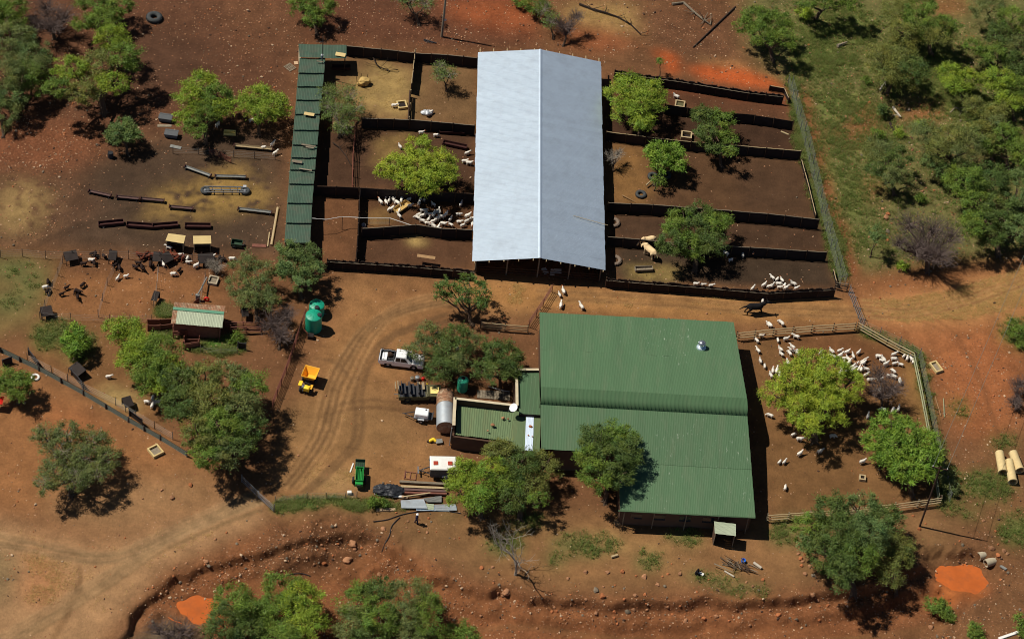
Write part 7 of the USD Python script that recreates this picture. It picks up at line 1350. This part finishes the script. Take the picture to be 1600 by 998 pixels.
tag(part(None, 'black_hose', tube([G(u, v) + up3 * .08 for u, v in curve([(597, 855), (608, 838), (612, 822), (625, 808)], 14)], .05, 5), 'black_plastic'), 'black hose branch running down into the gully', 'hose')
tag(part(None, 'black_hose', tube([G(u, v) + up3 * .08 for u, v in curve([(433, 905), (450, 898), (470, 896), (485, 900)], 12)], .05, 5), 'black_plastic'), 'short black hose above the bottom bushes', 'hose')

# ------------------------------------------------------------------ boulders, loose stones, grass, straw
BO = []
def bl(z, x0, y0, sc, where, group):
    for k, (x, y, d) in enumerate(z):
        u, v = x0 + x / sc, y0 + y / sc; b = G(u, v + .25 * d / sc); r = d / sc / PXM * .46
        m = ('stone_tan', 'stone_orange', 'stone_tan', 'stone_grey', 'stone_orange')[k % 5]; tone = m.split('_')[1] if len(z) > 1 else ''
        tag(part(None, 'boulder', place(boulder(r, int(u * 3 + v), 2), b + up3 * r * .12, u), m, smooth=20), (tone + ' ' + where).strip(), 'boulder', (tone + ' ' + group) if len(z) > 3 else None)
bl([(575, 490, 62), (425, 520, 32), (320, 485, 26), (475, 290, 28), (430, 435, 20), (590, 410, 24), (660, 425, 22), (740, 420, 18), (760, 365, 26), (510, 400, 20), (530, 430, 22), (340, 325, 16), (410, 380, 24), (380, 385, 18), (520, 555, 24), (260, 485, 20), (320, 400, 14), (615, 435, 26), (650, 470, 22), (690, 460, 18), (440, 580, 16), (480, 470, 20)], 400, 748, 4, 'boulder in the cluster on the eroded bank below the grass strip', 'boulders on the eroded bank')
bl([(610, 360, 60)], 400, 748, 4, 'largest dark boulder on the eroded bank', None or 'dark boulder')
bl([(795, 305, 45)], 400, 748, 4, 'pale grey round boulder beside the black hose', 'pale boulder')
bl([(770, 580, 36), (835, 500, 18), (880, 540, 18), (950, 570, 22), (1070, 600, 20), (930, 530, 14)], 400, 748, 4, 'boulder beside the orange wash path in the gully', 'boulders along the wash path')
bl([(1070, 330, 22), (1080, 240, 22), (950, 260, 18), (1095, 262, 20), (1020, 325, 18), (940, 300, 16), (910, 325, 14), (1240, 370, 16), (1210, 365, 14), (1270, 365, 14)], 400, 748, 4, 'small stone on the ground near the person in the white hat', 'stones near the person in the white hat')
bl([(1570, 670, 62), (1410, 545, 32), (1480, 545, 26), (1520, 655, 26), (1485, 645, 20), (1545, 690, 30)], 400, 748, 4, 'boulder on the gully rim below the white dead tree', 'boulders below the dead tree')
bl([(460, 572, 36), (690, 572, 36), (827, 602, 40), (525, 683, 46), (565, 722, 46), (770, 718, 36), (830, 715, 28), (765, 775, 34), (720, 820, 42), (640, 815, 30), (525, 833, 34), (280, 820, 30), (350, 615, 26), (700, 680, 18), (640, 860, 22), (595, 575, 34), (775, 600, 20), (570, 668, 18), (630, 668, 16), (700, 745, 24), (850, 775, 22), (250, 825, 26)], 800, 748, 4, 'boulder on the rim of the gully south of the green shed', 'boulders on the gully rim')
bl([(1050, 585, 36), (975, 588, 22), (910, 655, 30), (955, 665, 26), (940, 605, 18)], 800, 748, 4, 'boulder left of the sitting person', 'boulders left of the sitting person')
bl([(1085, 878, 38), (1200, 862, 32), (1275, 850, 32), (440, 845, 22), (1380, 860, 20), (978, 775, 22)], 800, 748, 4, 'boulder on the gully floor', 'boulders on the gully floor')
bl([(1505, 665, 26), (1568, 622, 30), (1465, 640, 18), (1540, 690, 22), (1230, 625, 18), (1460, 790, 16)], 800, 748, 4, 'stone right of the firewood pile', 'stones right of the firewood')
bl([(262, 540, 36), (208, 535, 30), (232, 585, 36), (280, 595, 32), (205, 490, 34), (190, 462, 26), (230, 465, 24), (215, 510, 26)], 1200, 748, 4, 'boulder in the heap at the left foot of the large gully tree', 'boulders beside the large gully tree')
bl([(275, 715, 36), (65, 840, 40), (1015, 915, 38), (180, 870, 22), (370, 785, 20), (320, 720, 28), (215, 765, 22)], 1200, 748, 4, 'boulder in the gully below the large tree', 'boulders in the gully below the large tree')
bl([(1395, 425, 46), (1440, 470, 42), (1475, 440, 36), (1215, 405, 26), (1420, 320, 26), (1345, 255, 24), (945, 305, 32), (1495, 460, 28), (1500, 580, 24), (905, 225, 22), (1220, 300, 16), (985, 275, 16)], 1200, 748, 4, 'boulder near the culverts and the slim pole', 'boulders near the culverts')
bl([(1290, 510, 34), (1085, 600, 24), (1165, 520, 18), (1125, 615, 24), (1415, 330, 20), (1170, 650, 22), (925, 680, 18), (1040, 690, 24), (1305, 535, 26), (1390, 580, 20)], 0, 748, 4, 'boulder on the bank left of the bottom bushes', 'boulders on the left bank')
bl([(1075, 112, 40), (1190, 30, 36), (1010, 65, 24), (50, 620, 22), (110, 135, 18), (92, 158, 18), (780, 365, 16), (743, 348, 16), (1480, 400, 22), (1495, 375, 18), (1280, 505, 22)], 0, 748, 4, 'loose boulder beside the dirt road on the lower left', 'boulders beside the dirt road')
bl([(485, 725, 32), (1070, 700, 22), (325, 445, 22), (880, 680, 34), (635, 635, 28), (710, 610, 24), (820, 655, 26), (640, 610, 22), (585, 965, 24), (495, 650, 18)], 1200, 0, 4, 'boulder on the stony green slope', 'boulders on the green slope')
bl([(735, 350, 56), (750, 330, 40), (715, 300, 30), (745, 440, 44), (745, 495, 36), (965, 190, 28), (1035, 185, 20), (260, 240, 24), (765, 785, 20), (700, 858, 22), (560, 770, 14)], 1200, 250, 4, 'boulder beside the purple bush and slim tree', 'boulders beside the purple bush')
def scatter_density():
    D = STN.copy(); D *= np.clip(0.25 + 1.6 * (nz(0.45, 3, 51) - .3), 0, 2)
    D += .9 * np.exp(-((din - 1.3) / 1.5) ** 2) * np.clip(nz(.5, 3, 52) * 3 - .9, 0, 1)
    return D
D = scatter_density(); rs = np.random.default_rng(77)
inview = (XX > -66) & (XX < 66) & (YY > -50) & (YY < 66)
def sample(D, n):
    w = (np.clip(D, 0, None) * inview).ravel(); c = np.cumsum(w); i = np.searchsorted(c, rs.uniform(0, c[-1], n)); x = gx[i % NX] + rs.uniform(0, CELL, n); y = gy[i // NX] + rs.uniform(0, CELL, n)
    return x, y, height(x, y)
blk = np.zeros((NY, NX), bool)
for q4 in ([(742, 90), (940, 105), (946, 440), (735, 425)], [(842, 500), (1150, 515), (1180, 830), (960, 820), (842, 720)], [(470, 80), (505, 95), (485, 395), (445, 395)], [(706, 640), (845, 640), (845, 725), (706, 700)]): blk |= fill(q4, 0) > .5
D[blk] = 0
def instancer(name, protos, x, y, z, scl, yaw, label, cat, tilt=None):
    pi = UsdGeom.PointInstancer.Define(stage, '/World/' + name); paths = []
    for k, (msh, m, col) in enumerate(protos):
        c = UsdGeom.Xform.Define(stage, f'/World/{name}/prototypes/kind_{k:03d}'); pm = usdkit.mesh(stage, f'/World/{name}/prototypes/kind_{k:03d}/shape', msh, MAT[m]); paths.append(c.GetPath())
        if col is not None: UsdGeom.PrimvarsAPI(pm).CreatePrimvar('col', Sdf.ValueTypeNames.Color3fArray, 'vertex').Set(Vt.Vec3fArray.FromNumpy(np.asarray(col, np.float32)))
    pi.CreatePrototypesRel().SetTargets(paths); n = len(x)
    pi.CreateProtoIndicesAttr(Vt.IntArray.FromNumpy(rs.integers(0, len(protos), n).astype(np.int32)))
    pi.CreatePositionsAttr(Vt.Vec3fArray.FromNumpy(np.stack([x, y, z], 1).astype(np.float32)))
    pi.CreateScalesAttr(Vt.Vec3fArray.FromNumpy(np.repeat(scl[:, None], 3, 1).astype(np.float32)))
    pi.CreateOrientationsAttr(Vt.QuathArray([Gf.Quath(float(math.cos(a / 2)), 0, 0, float(math.sin(a / 2))) for a in yaw]))
    tag(pi.GetPrim(), label, cat, None, 'stuff')
n = 26000; x, y, z = sample(D, n); sc = .034 * (1 / rs.uniform(.03, 1, n)) ** .52
instancer('loose_stones', [(boulder(1.0, k, 1), ('stone_tan', 'stone_orange', 'stone_pale', 'stone_tan', 'stone_grey', 'stone_dark')[k], None) for k in range(6)], x, y, z + sc * .2, sc, rs.uniform(0, 6.28, n), 'small loose stones scattered over the bare red ground', 'stones')
def tuft(seed, col, n=14, h=.32, w=.02, spread=.16):
    r = np.random.default_rng(seed); v, f = [], []
    for k in range(n):
        a = r.uniform(0, 6.28); p = np.array([r.normal(0, spread), r.normal(0, spread), 0]); d = np.array([math.cos(a), math.sin(a), 0]); s = np.array([-d[1], d[0], 0]) * w; hh = h * r.uniform(.5, 1.1)
        i = len(v); v += [p - s, p + s, p + d * hh * .35 + [0, 0, hh * .8] + s * .6, p + d * hh * .35 + [0, 0, hh * .8] - s * .6, p + d * hh * .8 + [0, 0, hh]]; f += [[i, i + 1, i + 2], [i, i + 2, i + 3], [i + 3, i + 2, i + 4]]
    return (np.array(v), np.array(f)), np.clip(np.tile(col, (len(v), 1)) * r.normal(1, .1, (len(v), 1)), .005, 1)
D = np.clip(GRS - .08, 0, 1) * np.clip(nz(.6, 3, 61) * 3.4 - 1.1, .03, 1.3); D[blk] = 0; n = 22000; x, y, z = sample(D, n)
instancer('grass', [(t_[0], 'leaf', t_[1]) for t_ in (tuft(1, lin(108, 124, 56)), tuft(2, lin(98, 114, 50)), tuft(3, lin(126, 124, 68)))], x, y, z, rs.uniform(.5, 1.15, n), rs.uniform(0, 6.28, n), 'short green grass growing in patches and along the fence strips', 'grass')
st_ = COL[..., 0] * 1.0; strw = np.clip((COL[..., 0] - COL[..., 2] * 2.3 - .12) * 4, 0, 1) * (COL[..., 1] > .16); strw[blk] = 0; n = 7000; x, y, z = sample(strw + 1e-6, n)
instancer('loose_straw', [(t_[0], 'leaf', t_[1]) for t_ in (tuft(7, lin(196, 166, 104), 12, .3, .016, .2), tuft(8, lin(170, 138, 82), 12, .25, .016, .2))], x, y, z - .06, rs.uniform(.4, .9, n), rs.uniform(0, 6.28, n), 'loose straw and hay strewn over the feeding ground', 'straw')
